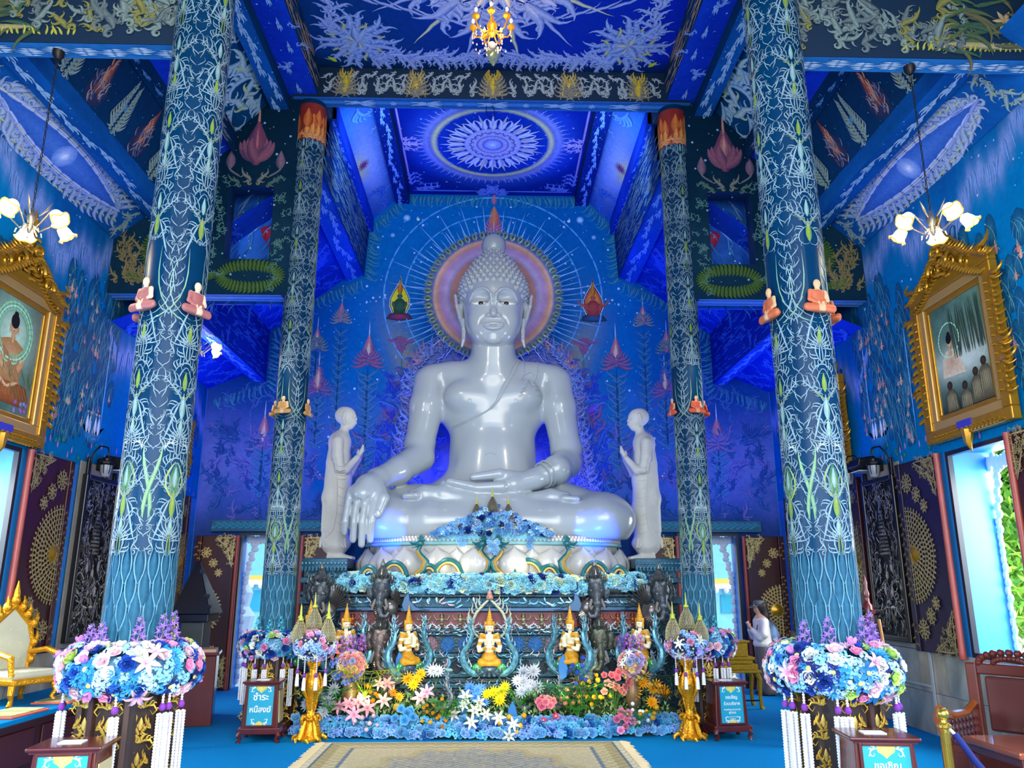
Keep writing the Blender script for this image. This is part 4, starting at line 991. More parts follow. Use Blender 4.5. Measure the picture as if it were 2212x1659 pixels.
# ================================================================ the great white seated statue
PEARL = M('pearl_white', '#a6adb0', rough=.22, spec=.5, coat=.35, noise=.02, scale=2)
CXB = .03
def buddha():
    t = thing('seated_statue', 'giant glossy white seated meditating statue on a lotus throne, right hand over its knee', 'statue', (CXB, 12.1, 2.3))
    t.location = (0, 0, 0)
    c = CXB; s = Sdf((-2.3, 10.7, 2.15), (2.4, 13.0, 5.62), .019)
    # trunk
    s.ell((c, 12.3, 4.55), (.92, .44, .62), .1); s.ell((c, 12.3, 4.95), (.95, .36, .3), .12)
    s.cap((c, 12.32, 3.3), (c, 12.3, 4.3), .70, .66, .14, sy=.66); s.ell((c, 12.3, 3.1), (.95, .6, .5), .16)
    for q in (-1, 1):
        s.ell((c+q*.36, 12.0, 4.62), (.40, .18, .26), .10)      # chest
        s.ell((c+q*.62, 12.32, 5.06), (.52, .27, .2), .14)      # shoulder slope
    s.ell((c, 12.0, 3.5), (.46, .2, .42), .3)                 # belly
    s.cap((c, 12.22, 5.0), (c, 12.12, 5.6), .40, .335, .16)     # neck
    # upper arms, hanging away from the body
    s.chain([(c-1.0, 12.3, 4.92), (c-1.04, 12.2, 4.5), (c-1.13, 12.05, 3.85), (c-1.12, 11.98, 3.66)], [.27, .265, .225, .215], .08)
    s.chain([(c+1.0, 12.3, 4.92), (c+1.04, 12.2, 4.5), (c+1.14, 12.05, 3.8), (c+1.12, 11.98, 3.6)], [.27, .265, .23, .22], .08)
    # right forearm, out and down over the knee
    s.chain([(c-1.12, 11.95, 3.64), (c-1.38, 11.6, 3.4), (c-1.66, 11.3, 3.22)], [.235, .20, .155], .06)
    s.chain([(c-1.64, 11.28, 3.22), (c-1.74, 11.12, 3.08), (c-1.80, 11.04, 2.98)], [.16, .185, .17], .06)   # back of the hand
    s.ell((c-1.81, 11.03, 3.0), (.235, .12, .13), .04)
    for i, (x0, x1, z1, r) in enumerate(((-2.0, -2.02, 2.40, .053), (-1.88, -1.90, 2.30, .057), (-1.755, -1.78, 2.24, .058), (-1.635, -1.665, 2.30, .056))):
        s.chain([(c+x0+.02, 11.0, 2.98), (c+(x0+x1)/2, 10.93, 2.6), (c+x1, 10.98, z1+.05)], [.060, r, r*.84], .006)
    for x in (-1.935, -1.825, -1.705): s.chain([(c+x, 10.92, 2.92), (c+x-.008, 10.89, 2.6), (c+x-.012, 10.92, 2.35)], [.02, .028, .026], .01, 'sub')
    s.chain([(c-1.60, 11.12, 3.08), (c-1.50, 10.98, 2.92), (c-1.56, 10.92, 2.70)], [.10, .078, .062], .03)  # thumb
    # left forearm across the lap, palm up
    s.chain([(c+1.12, 11.94, 3.56), (c+.95, 11.62, 3.42), (c+.62, 11.55, 3.26)], [.24, .21, .15], .05)
    s.chain([(c+.62, 11.55, 3.26), (c+.30, 11.5, 3.17), (c+.12, 11.48, 3.16)], [.155, .17, .13], .05, sy=1.2)
    for i, (dy, dz, L) in enumerate(((-.13, .0, .62), (-.05, -.02, .70), (.04, -.02, .66), (.12, .0, .55))):
        s.chain([(c+.15, 11.48+dy, 3.13+dz), (c-.22, 11.46+dy, 3.11+dz), (c-L, 11.48+dy, 3.20+dz)], [.085, .072, .056], .014)
    s.chain([(c+.36, 11.46, 3.27), (c+.10, 11.40, 3.32), (c-.28, 11.40, 3.27)], [.10, .078, .06], .03)     # thumb
    # thighs and crossed shins
    for q in (-1, 1):
        s.chain([(c+q*.45, 12.3, 2.95), (c+q*1.15, 11.95, 2.78), (c+q*1.62, 11.62, 2.68)], [.42, .42, .40], .14)
        s.ell((c+q*1.62, 11.55, 2.67), (.46, .5, .36), .12)
        s.chain([(c+q*1.6, 11.5, 2.62), (c+q*.9, 11.43, 2.62), (c+q*.1, 11.42, 2.66)], [.34, .29, .25], .12)
    s.ell((c, 11.82, 2.62), (1.5, .6, .33), .15)
    s.chain([(c+.95, 11.5, 2.75), (c+.35, 11.45, 2.84), (c-.3, 11.42, 2.93)], [.24, .19, .14], .08)
    # feet, soles up on the opposite thighs
    s.chain([(c-.25, 11.4, 2.97), (c-.7, 11.42, 3.03), (c-.98, 11.42, 3.03), (c-1.14, 11.42, 2.99)], [.11, .13, .125, .105], .04)
    for k in range(5): s.cap((c-1.08, 11.3+.06*k, 3.0), (c-1.25+.02*k, 11.3+.06*k, 2.985+.008*k), .052, .044, .014)
    s.chain([(c+.55, 11.45, 2.95), (c+.85, 11.43, 2.99), (c+1.05, 11.40, 2.97)], [.11, .12, .10], .04)
    for k in range(5): s.cap((c+1.02, 11.3+.055*k, 2.96), (c+1.22-.02*k, 11.3+.055*k, 2.95), .05, .042, .014)
    s.chain([(c-.1, 11.42, 2.86), (c-.9, 11.42, 2.84), (c-1.5, 11.5, 2.8)], [.14, .12, .1], .12)
    s.box((c, 12.32, 2.2), (2.4, 1.24, .185), .02, 'sub')
    body = s.obj('body', PEARL, t, smooth=2)
    # robe edge, belt folds and cloth pleats: raised lines laid on the body surface
    from mathutils.bvhtree import BVHTree
    me = body.data; bv = BVHTree.FromPolygons([v.co for v in me.vertices], [p.vertices[:] for p in me.polygons])
    def onto(x, z):
        h = bv.ray_cast(Vector((x, 9.5, z)), Vector((0, 1, 0)))
        return (x, h[0].y-.004, z) if h[0] else (x, 12.0, z)
    def line(pts, r, name='robe_edge', n=5):
        P = []
        for i in range(len(pts)-1):
            m = max(2, int(math.hypot(pts[i+1][0]-pts[i][0], pts[i+1][1]-pts[i][1])/.05))
            for k in range(m): t_ = k/m; P.append(onto(pts[i][0]*(1-t_)+pts[i+1][0]*t_, pts[i][1]*(1-t_)+pts[i+1][1]*t_))
        P.append(onto(*pts[-1])); G().tube(P, r, 6).obj(name, PEARL, t, smooth=True)
    line([(.46, 5.24), (.36, 5.0), (.26, 4.78), (.12, 4.52), (.02, 4.40), (-.12, 4.32), (-.35, 4.22), (-.6, 4.15)], .014)
    line([(.40, 5.24), (.29, 4.98), (.19, 4.76), (.07, 4.49), (-.05, 4.36), (-.2, 4.27), (-.4, 4.18), (-.61, 4.11)], .009)
    for x in (.53, .74): line([(x, 5.22), (x-.02, 5.0), (x-.06, 4.86)], .013)
    line([(.50, 4.95), (.615, 5.02), (.72, 4.93)], .012)
    for sd in (-1, 1):
        P = [(.61+sd*(.02+.13*k/9)+(.03 if k % 2 else -.02)*sd, 4.88-.3*k/9) for k in range(10)]; line(P, .014, 'shawl_pleat')
        P = [(.61+sd*(.04+.06*k/9)+(.02 if k % 2 else -.02)*sd, 4.88-.2*k/9) for k in range(10)]; line(P, .010, 'shawl_pleat')
    for q in (-1, 1):
        line([(c+q*.36+.03*cos(a*.6), 4.51+.03*sin(a*.6)) for a in range(0, 6)], .008, 'nipple')
    line([(-.0+.07*cos(a*.4), 3.66+.04*sin(a*.4)) for a in range(0, 9)], .012, 'navel')
    # arm band on the left wrist
    d = Vector((-.33, -.2, -.16)).normalized()
    for k, (p, r) in enumerate((((c+.80, 11.52, 3.345), .195), ((c+.74, 11.49, 3.315), .187))):
        a = d.cross(Vector((0, 0, 1))).normalized(); b = a.cross(d).normalized(); p = Vector(p)
        G().tube([p+a*cos(2*pi*i/24)*r+b*sin(2*pi*i/24)*r for i in range(25)], .012, 6).obj('robe_cuff', PEARL, t, smooth=True)
    for x, y, z in ((c-1.565, 10.868, 2.70),):
        g = G().ball((0, 0, 0), .05, 12, 6, sy=.3, sz=1.15); g.obj('thumb_nail', PEARL, t, smooth=True, loc=(x, y, z))

    # ---------------- the head
    h = Sdf((-.74, 11.45, 5.2), (.82, 12.9, 7.1), .0125)
    h.ell((c, 12.16, 6.2), (.50, .56, .58), .05); h.ell((c, 12.06, 5.84), (.45, .44, .46), .12); h.ell((c, 11.90, 5.56), (.28, .24, .17), .14)
    h.cap((c, 12.15, 5.15), (c, 12.15, 5.7), .34, .33, .06)
    h.ell((c, 12.25, 6.42), (.55, .56, .50), .04)          # hair cap
    h.ell((c, 12.22, 6.8), (.36, .36, .30), .16); h.ell((c, 12.22, 7.05), (.2, .2, .22), .1)
    # clear the forehead below the hairline, then build it back smooth
    h.ell((c, 11.93, 6.14), (.43, .26, .36), .03)
    h.ell((c, 11.82, 5.66), (.30, .17, .12), .12)
    for q in (-1, 1): h.ell((c+q*.2, 11.85, 5.82), (.17, .15, .2), .10)
    h.chain([(c, 11.69, 6.2), (c, 11.65, 6.04), (c, 11.60, 5.9), (c, 11.575, 5.845)], [.03, .036, .046, .052], .03)   # nose
    h.ell((c, 11.60, 5.835), (.06, .05, .04), .02)
    for q in (-1, 1):
        h.ell((c+q*.08, 11.635, 5.828), (.042, .055, .036), .02); h.ell((c+q*.045, 11.585, 5.79), (.022, .03, .012), .008, 'sub')
        S_ = lambda *P: [(c+q*x, z) for x, z in P]
        h.ell((c+q*.215, 11.62, 6.135), (.17, .085, .085), .06, 'sub')      # socket
        h.trace(S_((.03, 6.10), (.05, 6.18), (.11, 6.255), (.2, 6.29), (.29, 6.265), (.355, 6.19), (.40, 6.09)), [.010, .018, .022, .022, .020, .016, .008], .012, out=.012)
        h.trace(S_((.03, 6.02), (.035, 6.12), (.045, 6.19)), [.012, .016, .016], .03, out=.0)
        h.ell((c+q*.215, 11.785, 6.075), (.165, .11, .08), .02)         # lid
        h.ell((c+q*.215, 11.67, 6.052), (.15, .07, .028), .008, 'sub')
        h.trace(S_((.06, 6.05), (.12, 6.02), (.22, 6.01), (.31, 6.035), (.39, 6.095)), [.008, .012, .012, .010, .005], .006, out=.004)
        h.trace(S_((.06, 6.06), (.12, 6.088), (.21, 6.095), (.31, 6.082), (.40, 6.11)), [.008, .013, .014, .011, .005], .006, out=.006)
        h.trace(S_((.115, 5.84), (.20, 5.77), (.235, 5.68)), [.006, .010, .006], .02, 'sub', out=.004)
    X_ = lambda *P: [(c+x, z) for x, z in P]
    h.trace(X_((-.19, 5.712), (-.13, 5.688), (-.07, 5.682), (-.025, 5.692), (0, 5.684), (.025, 5.692), (.07, 5.682), (.13, 5.688), (.19, 5.712)), [.006, .018, .026, .028, .026, .028, .026, .018, .006], .006, out=.010)
    h.trace(X_((-.16, 5.665), (-.09, 5.628), (0, 5.612), (.09, 5.628), (.16, 5.665)), [.010, .028, .034, .028, .010], .006, out=.010)
    h.trace(X_((-.215, 5.722), (-.12, 5.666), (-.05, 5.654), (0, 5.656), (.05, 5.654), (.12, 5.666), (.215, 5.722)), [.006, .008, .010, .010, .010, .008, .006], .004, 'sub', out=.008)
    h.ell((c, 11.72, 5.47), (.12, .06, .07), .05)
    h.trace(X_((-.13, 5.43), (-.10, 5.50), (0, 5.545), (.10, 5.50), (.13, 5.43)), [.006, .008, .009, .008, .006], .01, 'sub', out=.004)
    head = h.obj('head', PEARL, t, smooth=2)
    # eyes
    ew = M('eye_shell', '#e6e2d2', rough=.3); eb = M('eye_black', '#0a0a0c', rough=.15)
    for q in (-1, 1):
        e = G().ball((c+q*.21, 11.765, 6.052), 1, 20, 10, sx=.15, sy=.082, sz=.046).obj('eye', ew, t, smooth=True)
        G().ball((c+q*.20, 11.686, 6.052), 1, 14, 8, sx=.04, sy=.012, sz=.028).obj('pupil', eb, e, smooth=True)
    # ears with long lobes
    for q in (-1, 1):
        e = Sdf((min(c+q*.4, c+q*.75), 11.9, 5.35), (max(c+q*.4, c+q*.75), 12.35, 6.45), .0125)
        e.chain([(c+q*.60, 12.14, 6.28), (c+q*.625, 12.14, 6.34), (c+q*.60, 12.12, 6.16), (c+q*.545, 12.1, 5.95), (c+q*.50, 12.08, 5.80)], [.02, .026, .03, .03, .03], .02, sy=1.6)
        e.chain([(c+q*.50, 12.16, 6.25), (c+q*.54, 12.16, 6.05), (c+q*.49, 12.12, 5.85)], [.05, .05, .04], .03, sy=1.4)
        e.chain([(c+q*.49, 12.08, 5.9), (c+q*.475, 12.05, 5.7), (c+q*.475, 12.03, 5.55), (c+q*.50, 12.02, 5.44)], [.04, .036, .034, .02], .02, sy=1.5)
        e.chain([(c+q*.47, 12.0, 5.72), (c+q*.462, 11.99, 5.58)], [.018, .016], .01, 'sub')
        e.obj('ear', PEARL, t, smooth=1)
    # snail-shell curls, one by one
    cm = G().lathe([(.046, -.02), (.044, .004), (.034, .014), (.026, .014), (.024, .022), (.014, .028), (.012, .036), (.004, .04)], 10, cap=True).mesh('hair_curl', PEARL, smooth=True)
    from mathutils.bvhtree import BVHTree as BV
    hb = BV.FromPolygons([v.co for v in head.data.vertices], [p.vertices[:] for p in head.data.polygons])
    n = 0
    rows = [(6.40, .0, 1.0, -.0), ]
    def curl(px, py, pz, nx, ny, nz, q):
        o = meobj('hair_curl', cm, t, (px, py, pz), Vector((nx, ny, nz)).to_track_quat('Z', 'Y').to_euler(), q)
    for j in range(14):
        lat = -.62+j*.165; cz = 6.44
        if lat > 1.45: break
        m = max(3, int(2*pi*cos(max(lat, -.2))*.56/.108))
        for i in range(m):
            a = 2*pi*(i+.5*(j % 2))/m
            dx, dy, dz = cos(lat)*sin(a), -cos(lat)*cos(a), sin(lat)
            if dy > .55: continue
            hit = hb.ray_cast(Vector((c, 12.25, cz))+Vector((dx, dy, dz))*1.4, Vector((-dx, -dy, -dz)))
            if hit[0] is None: continue
            p, nn = hit[0], hit[1]
            front = -dy
            hl = 6.455-.05*cos((p.x-c)*22)*0 - 1.1*max(0, abs(p.x-c)-.30)**1.0*1.25   # hairline drops at the temples
            if p.z < hl and p.y < 12.22: continue
            if p.z < 5.85: continue
            if p.z > 6.98: continue
            curl(p.x, p.y, p.z, nn.x, nn.y, nn.z, 1.28 if p.z < 6.75 else 1.05)
    for j in range(5):
        z = 6.9+.062*j; r = .30-.034*j; m = max(7, int(2*pi*r/.09))
        for i in range(m):
            a = 2*pi*(i+.5*(j % 2))/m
            if -cos(a) > .6: continue
            curl(c+r*sin(a)*1.0, 12.22-r*cos(a), z, sin(a), -cos(a), .5, .95)
    G().lathe([(.13, 7.03), (.155, 7.06), (.13, 7.09), (.185, 7.15), (.205, 7.23), (.205, 7.30), (.18, 7.38), (.13, 7.43), (.07, 7.465), (.03, 7.49), (.01, 7.51)], 28, (c, 12.22)).obj('finial', PEARL, t, smooth=True, angle=60)
    return t
statue = buddha()
# ================================================================ flowers
def C2(h, q): return tuple(min(1, x*q) for x in srgb(h))
FM = {}
def petal(g, base, L, w, tilt, az, curl=0., seg=3, cup=.0):
    """one petal as a small strip leaving the point base; tilt up from the plane"""
    V = []; x, z = base, 0.; t = tilt
    for i in range(seg+1):
        a = i/seg; hw = w/2*(sin(pi*(a*.82+.14))**.8 if i < seg else .12)
        V += [(x, -hw, z+cup*hw*1.2), (x, 0, z), (x, hw, z+cup*hw*1.2)]
        x += cos(t)*L/seg; z += sin(t)*L/seg; t += curl/seg
    R = Matrix.Rotation(az, 3, 'Z'); V = [R @ Vector(p) for p in V]
    F = [f for i in range(seg) for f in ((3*i, 3*i+3, 3*i+4, 3*i+1), (3*i+1, 3*i+4, 3*i+5, 3*i+2))]
    g.add(V, F)
def flower(kind, col, core=None):
    key = (kind, col)
    if key in FM: return FM[key]
    g = G(); m2 = None; r = random.Random(len(FM))
    if kind == 'rose':
        for ring, (n, L, w, t, b) in enumerate(((5, .5, .52, .25, .12), (5, .42, .46, .8, .10), (4, .36, .36, 1.2, .05), (3, .3, .26, 1.5, .02))):
            for i in range(n): petal(g, b, L, w, t, 2*pi*(i+.5*(ring % 2))/n, .8, 3, .35)
    elif kind == 'hydrangea':
        for k in range(9):
            a = k*2.4; rr = .34*math.sqrt(k/8.); c = Vector((rr*cos(a), rr*sin(a), .30*math.sqrt(max(0, 1-(rr/.42)**2))+.04)); st = len(g.v)
            for i in range(4): petal(g, .0, .17, .22, .3, pi/2*i+k, .3, 2, .25)
            q = Vector((c.x, c.y, .3)).to_track_quat('Z', 'Y').to_matrix().to_4x4(); g.xf(Matrix.Translation(c) @ q, st)
    elif kind == 'lily':
        for i in range(6): petal(g, .02, .62, .2, .9, pi/3*i, -1.7, 4, .4)
        for i in range(4): g.tube([(0, 0, .02), (.08*cos(i*1.6), .08*sin(i*1.6), .34)], .012, 3)
    elif kind == 'star':
        for i in range(6): petal(g, .06, .46, .24, .28, pi/3*i, -.3, 2, .25)
    elif kind == 'mum':
        for ring, (n, L, t) in enumerate(((13, .5, .15), (11, .42, .6), (8, .3, 1.1))):
            for i in range(n): petal(g, .03, L, .12, t, 2*pi*(i+.5*ring)/n, .3, 2, .3)
    elif kind == 'tulip':
        for i in range(5): petal(g, .04, .62, .34, 1.0, 2*pi*i/5, .7, 3, .5)
    elif kind == 'pompon':
        g.ball((0, 0, .22), .3, 8, 5)
        for i in range(14): petal(g, .22, .16, .14, .9, i*2.4, -.3, 1, .2)
    me = g.mesh(kind, M('petal_'+col.lstrip('#'), col, rough=.65, noise=.10, scale=6, rnd=.22))
    if kind == 'star':
        k = len(me.polygons); g.ball((0, 0, .06), .11, 8, 4, sz=.5); me = g.mesh(kind, M('petal_'+col.lstrip('#')), smooth=False); me.materials.append(M('flower_eye', '#e8e070', rough=.7))
        for p in me.polygons[k:]: p.material_index = 1
    FM[key] = me; return me
NAMES = dict(rose='rose', hydrangea='hydrangea', lily='lily', star='star_flower', mum='chrysanthemum', tulip='tulip', pompon='pompon_flower')
def place(kind, col, parent, p, n, q, roll=None):
    n = Vector(n).normalized(); qt = n.to_track_quat('Z', 'Y')
    r = random.random()*6.28 if roll is None else roll
    m = qt.to_matrix() @ Matrix.Rotation(r, 3, 'Z')
    return meobj(NAMES[kind], flower(kind, col), parent, p, m.to_euler(), q)
MIXB = [('hydrangea', '#86c2e0')]*8+[('hydrangea', '#b4d8ea')]*8+[('hydrangea', '#2f92cc')]*3+[('rose', '#0d3f9e')]*3+[('rose', '#e88fb4')]*2+[('rose', '#eec6d0')]*3+[('rose', '#b8dc6a')]*2+[('rose', '#eef0e0')]*3+[('star', '#0a1c6e')]*2+[('star', '#1a80c8')]*2+[('lily', '#eebcd0')]*1+[('tulip', '#d88fd0')]*1+[('hydrangea', '#0c50a8')]*1+[('mum', '#3fa6d8')]*2
MIXP = [('hydrangea', '#8fb8ea')]*5+[('rose', '#e8a8c0')]*3+[('rose', '#c8b8f0')]*3+[('star', '#0a1450')]*4+[('lily', '#e4ecd8')]*2+[('tulip', '#d0a0d8')]*1+[('hydrangea', '#b0c8f0')]*3
MIXG = [('rose', '#8fd0e0')]*7+[('hydrangea', '#7fc4d8')]*4+[('rose', '#0a2a78')]*3+[('rose', '#e4ecc0')]*3+[('star', '#0f4a96')]*1+[('rose', '#a8dcec')]*4
bead_white = M('bead_white', '#eeeef0', rough=.4)
cloth_purple = M('cloth_purple', '#7a2f9a', rough=.7)
def tassel(parent, x, y, z, L, q=1., strands=5, cord=.14, plain=False):
    """hanging string of white flower beads with a purple knot"""
    t = thing('flower_tassel', None, None, (x, y, z)); t.parent = parent
    for k in ('label', 'category'):
        if k in t: del t[k]
    g = G()
    for i in range(int(cord/.02)): g.ball((0, 0, -.01-.02*i), .011*q, 6, 4)
    g.obj('cord', bead_white, t, smooth=True)
    G().lathe([(.012*q, -cord+.02), (.024*q, -cord-.0), (.026*q, -cord-.012), (.018*q, -cord-.03)], 10).obj('knot', cloth_purple, t, smooth=True)
    g = G()
    if plain:
        g.lathe([(.014*q, -cord-.02), (.026*q, -cord-.08), (.03*q, -cord-L)], 10)
    else:
        for a in range(strands):
            ax, ay = .026*q*cos(2*pi*a/strands), .026*q*sin(2*pi*a/strands)
            prof = []
            zz = -cord-.04; n = int(L/.02)
            for i in range(n):
                zz -= .02; prof += [(.007*q, zz+.01), (.0125*q, zz+.003), (.0125*q, zz)]
            g.lathe(prof[::-1], 6, (ax, ay))
    g.obj('bead_strand', bead_white, t, smooth=True)
    return t

# ================================================================ lotus throne
white_lotus = M('lotus_white', '#b4b5b2', rough=.3, coat=.3, noise=.04, scale=3)
def petal_grid(wd, ht, bulge, lobes=True, tip=.18, n=10, m=12):
    V = []; F = []
    for j in range(m+1):
        v = j/m; wv = (sin(pi*min(1, v*.62+.22)))**.6*(1-max(0, (v-.72)/.28)**1.6) if v < 1 else 0
        for i in range(n+1):
            u = -1+2*i/n; x = u*wv*wd/2; b = bulge*sin(pi*min(1, v*.9+.08))**.8*(1-u*u)**.5
            if lobes: b += .10*ht*(abs(sin(pi*min(1, abs(u)*1.2)))**.6)*sin(pi*min(1, v*1.2)) - .03*ht*(abs(u) < .08)
            z = ht*v*(1-.10*(abs(u))*(v > .6)) ; y = -b-(tip*ht*max(0, v-.72)**1.2)
            V.append((x, y, z))
    for j in range(m):
        for i in range(n): a = j*(n+1)+i; F.append((a, a+1, a+n+2, a+n+1))
    return V, F
def lotus():
    t = thing('lotus_throne', 'white lotus throne with double-lobed petals under the giant statue', 'throne', (.06, 11.95, 1.55)); cy = 0
    RX, RY = 1.86, 1.02; b = 1.55
    S = G(); n = 72
    prof = [(1.0, .095), (1.0, .1), (.95, .2), (.93, .36), (.94, .48), (.97, .62), (.99, .78), (1.0, .80), (1.0, .83), (.97, .845)]
    S.lathe([(r*RX, z) for r, z in prof], n, sy=RY/RX).obj('base', white_lotus, t, smooth=True, angle=50)
    ring = G().lathe([(RX*1.0, .735), (RX*1.02, .75), (RX*1.02, .785), (RX*.99, .80)], 90, sy=RY/RX, cap=False)
    ring.obj('rim', M('rim_aqua', '#6fa8b0', rough=.5), t, smooth=True)
    me = {}
    for nm, (wd, ht, bu, lo) in dict(a=(.46, .47, .13, True), b=(.30, .42, .07, False), c=(.44, .26, .12, False)).items():
        V, F = petal_grid(wd, ht, bu, lo); me[nm] = npmesh('petal', V, F); me[nm].materials.append(white_lotus)
    N = 22
    for i in range(N):
        for nm, off, z, k in (('a', 0, .27, 1.0), ('b', .5, .31, .97), ('c', .5, .02, 1.02)):
            a = 2*pi*(i+off)/N
            if sin(a) > .45: continue
            x, y = RX*k*cos(a), RY*k*sin(a); nn = Vector((cos(a)/RX, sin(a)/RY, 0)).normalized(); rz = math.atan2(nn.x, -nn.y)
            o = meobj('petal', me[nm], t, (x, y, z+(0 if nm != 'c' else .26)), (0, 0, rz))
            if nm == 'c': o.scale = (1, 1, -1)
    # two rows of beads on the rim: nobody could count them
    g = G()
    for row, (z, r, k) in enumerate(((.815, .03, 1.0), (.85, .026, .975))):
        m = 190
        for i in range(m):
            a = 2*pi*i/m
            if sin(a) < .4: g.ball((RX*k*cos(a), RY*k*sin(a), z), r, 6, 4)
    o = g.obj('rim_bead', M('bead_pearl', '#cfcac8', rough=.35), t, smooth=True, kind='stuff')
    return t
lotus()

# ================================================================ the tiered altar
A_DK = M('altar_dark', '#0f3140', rough=.3, metal=.25, noise=.35, scale=9, bump=.5, bscale=40)
A_DK2 = M('altar_teal', '#1f4f62', rough=.3, metal=.25, noise=.4, scale=12, bump=.5, bscale=60)
A_RED = M('altar_red', '#6e2b34', rough=.5, noise=.3, scale=9)
REL = M('relief_paint_metal', vc=True, rough=.28, metal=.45, noise=.2, scale=20)
def relief(name, O, mp, parent, off=.004, ridge=8., n=7):
    return O.build(name, lambda u, v, w: mp(u, v, (w-off)*1.0+off+np.where(w > off, 0, 0)), REL, parent, n=n, off=off, doff=.012)
def altar():
    t = thing('altar', 'dark tiered altar carved all over, in front of the seated statue', 'altar', (0.03, 11.4, 0)); t.location = (0, 0, 0); c = .03
    def tier(name, z0, z1, o, mat, bev=.01):
        g = G(); y = 10.72
        P = [(c-2.02-o, 11.9), (c-2.02-o, 10.98-o), (c-1.12-o, 10.98-o), (c-1.12-o, y-o), (c+1.12+o, y-o), (c+1.12+o, 10.98-o), (c+2.02+o, 10.98-o), (c+2.02+o, 11.9)]
        return g.poly(P, 'z', z0, z1).obj(name, mat, t, bevel=bev)
    tier('plinth', 0, .12, .10, A_DK); tier('plinth', .12, .22, .05, A_DK2); tier('tier', .22, .48, .0, A_DK); tier('moulding', .48, .54, .05, A_DK2); tier('moulding', .54, .60, .02, A_DK)
    tier('tier', .60, .84, -.08, A_DK2); tier('moulding', .84, .90, .0, A_DK2); tier('tier', .90, 1.12, -.03, A_DK); tier('moulding', 1.12, 1.16, .02, A_DK2); tier('moulding', 1.16, 1.21, .05, A_DK)
    tier('frieze', 1.21, 1.42, .0, A_RED); tier('cornice', 1.42, 1.47, .06, M('altar_blue', '#1f4a6e', rough=.3, metal=.3)); tier('cornice', 1.47, 1.60, .0, A_DK2); tier('tabletop', 1.60, 1.64, .08, A_DK)
    # upturned corner brackets
    for x, y, s in ((c-1.14, 10.66, -1), (c+1.14, 10.66, 1), (c-2.06, 10.92, -1), (c+2.06, 10.92, 1)):
        pts = [(x, 1.42), (x-s*.34, 1.44), (x-s*.16, 1.48), (x-s*.08, 1.56), (x-s*.06, 1.68), (x+s*.0, 1.60), (x+s*.03, 1.5)]
        G().poly(pts, 'y', y-.06, y+.1).obj('corner_bracket', M('altar_blue'), t, bevel=.01)
    FR = [(-2.0, -1.15, 10.975), (-1.10, 1.16, 10.715), (1.21, 2.06, 10.975)]
    O = Orn(100); rr = O.r
    blues = ['#4f9ac8', '#63b0cc', '#3f7fae', '#8fb8b8', '#a8acb0', '#a08590']
    for a, b, y in FR:
        w = b-a; cnt = int(w/.115)
        for i in range(cnt):
            x = a+w*(i+.5)/cnt
            for z, L, dy in ((.3, .1, 0), (.52, .05, -.05), (.7, .12, .08), (.87, .06, 0), (1.14, .05, -.02), (1.185, .05, -.05), (1.52, .08, 0), (.17, .07, -.05)):
                for sd in (-1, 1):
                    O.S.append((x+sd*.01+rr.uniform(-.025, .025), z+rr.uniform(-.02, .02), pi/2-sd*rr.uniform(.1, 1.9), L*rr.uniform(1.2, 2.1), L*rr.uniform(.3, .5), sd*rr.uniform(-3, -1), sd*rr.uniform(4, 9), .5, 2, 0, rr.choice(blues), '#16323f')); O.S[-1] = O.S[-1]+(y+dy,)
    ys = np.array([q[12] for q in O.S]); O.S = [q[:12] for q in O.S]
    # the carved strokes keep the depth of the tier they sit on
    def mp(u, v, w):
        yy = np.where(np.abs(u-c) < 1.14, 10.72, 10.98) if not hasattr(u, 'ndim') or u.ndim < 2 else (ys[:, None]*np.ones_like(u))
        return (u, yy-.006-w*1.5, v)
    O.build('carved_scroll', mp, REL, t, n=6)
    # rows of medallions, each its own piece
    def med(h, w, col, c2):
        g = G(); st = 0; n = 10
        R = [(w/2*sin(pi*min(1, q*1.02))**.7, h*q) for q in [0, .12, .25, .4, .55, .7, .82, .92, 1.0]]
        pts = [(x, z) for x, z in R]+[(-x, z) for x, z in R[::-1][1:-1]]
        g.poly(pts, 'y', -.02, .0)
        inn = [(x*.8, h*.1+z*.8) for x, z in pts]; g.poly(inn, 'y', -.034, -.02)
        me = g.mesh('medallion', M('medallion_'+col[1:], col, rough=.3, metal=.4, noise=.45, scale=40, bump=.8, bscale=90)); return me
    mb = med(.21, .19, '#2c68a8', 0); mk = med(.22, .2, '#3a4650', 0); mp_ = med(.21, .19, '#8a6a78', 0)
    for a, b, y in FR:
        w = b-a; n = round(w/.225)
        for i in range(n):
            x = a+w*(i+.5)/n
            meobj('medallion', mb if abs(x) < .75 else mp_, t, (x, y+.03, .905)); o = meobj('medallion', mk, t, (x, y, .47), (0, pi, 0))
            if abs(x) > .3 and i % 1 == 0: meobj('medallion', mk, t, (x+.11 if x+.11 < b else x, y+.08, .82), (0, pi, 0), .8)
    # little winged figures along the frieze
    g = G().ball((0, -.012, .145), .022, 8, 5); g.lathe([(.006, .165), (.018, .17), (.004, .20)], 6, (0, -.012)); g.ball((0, -.01, .10), .03, 8, 5, sz=1.3); g.ball((0, -.012, .05), .035, 8, 4, sz=.5)
    for q in (-1, 1): g.tube([(q*.02, -.01, .11), (q*.07, -.016, .10), (q*.10, -.012, .15), (q*.095, -.01, .18)], [.018, .02, .014, .004], 6, .6); g.tube([(q*.01, -.01, .04), (q*.045, -.015, .02), (q*.06, -.01, .045)], [.012, .012, .004], 5)
    for i in range(3): g.poly([(0, .19-.0*i), (.03, .15), (.0, .06), (-.03, .15)], 'y', -.006, 0)
    fm = g.mesh('winged_figure', M('figure_bronze', '#8a8668', rough=.3, metal=.4, noise=.3, scale=40), True); fm2 = fm.copy(); fm2.materials[0] = M('figure_rust', '#a85a3a', rough=.35, metal=.3, noise=.3, scale=40)
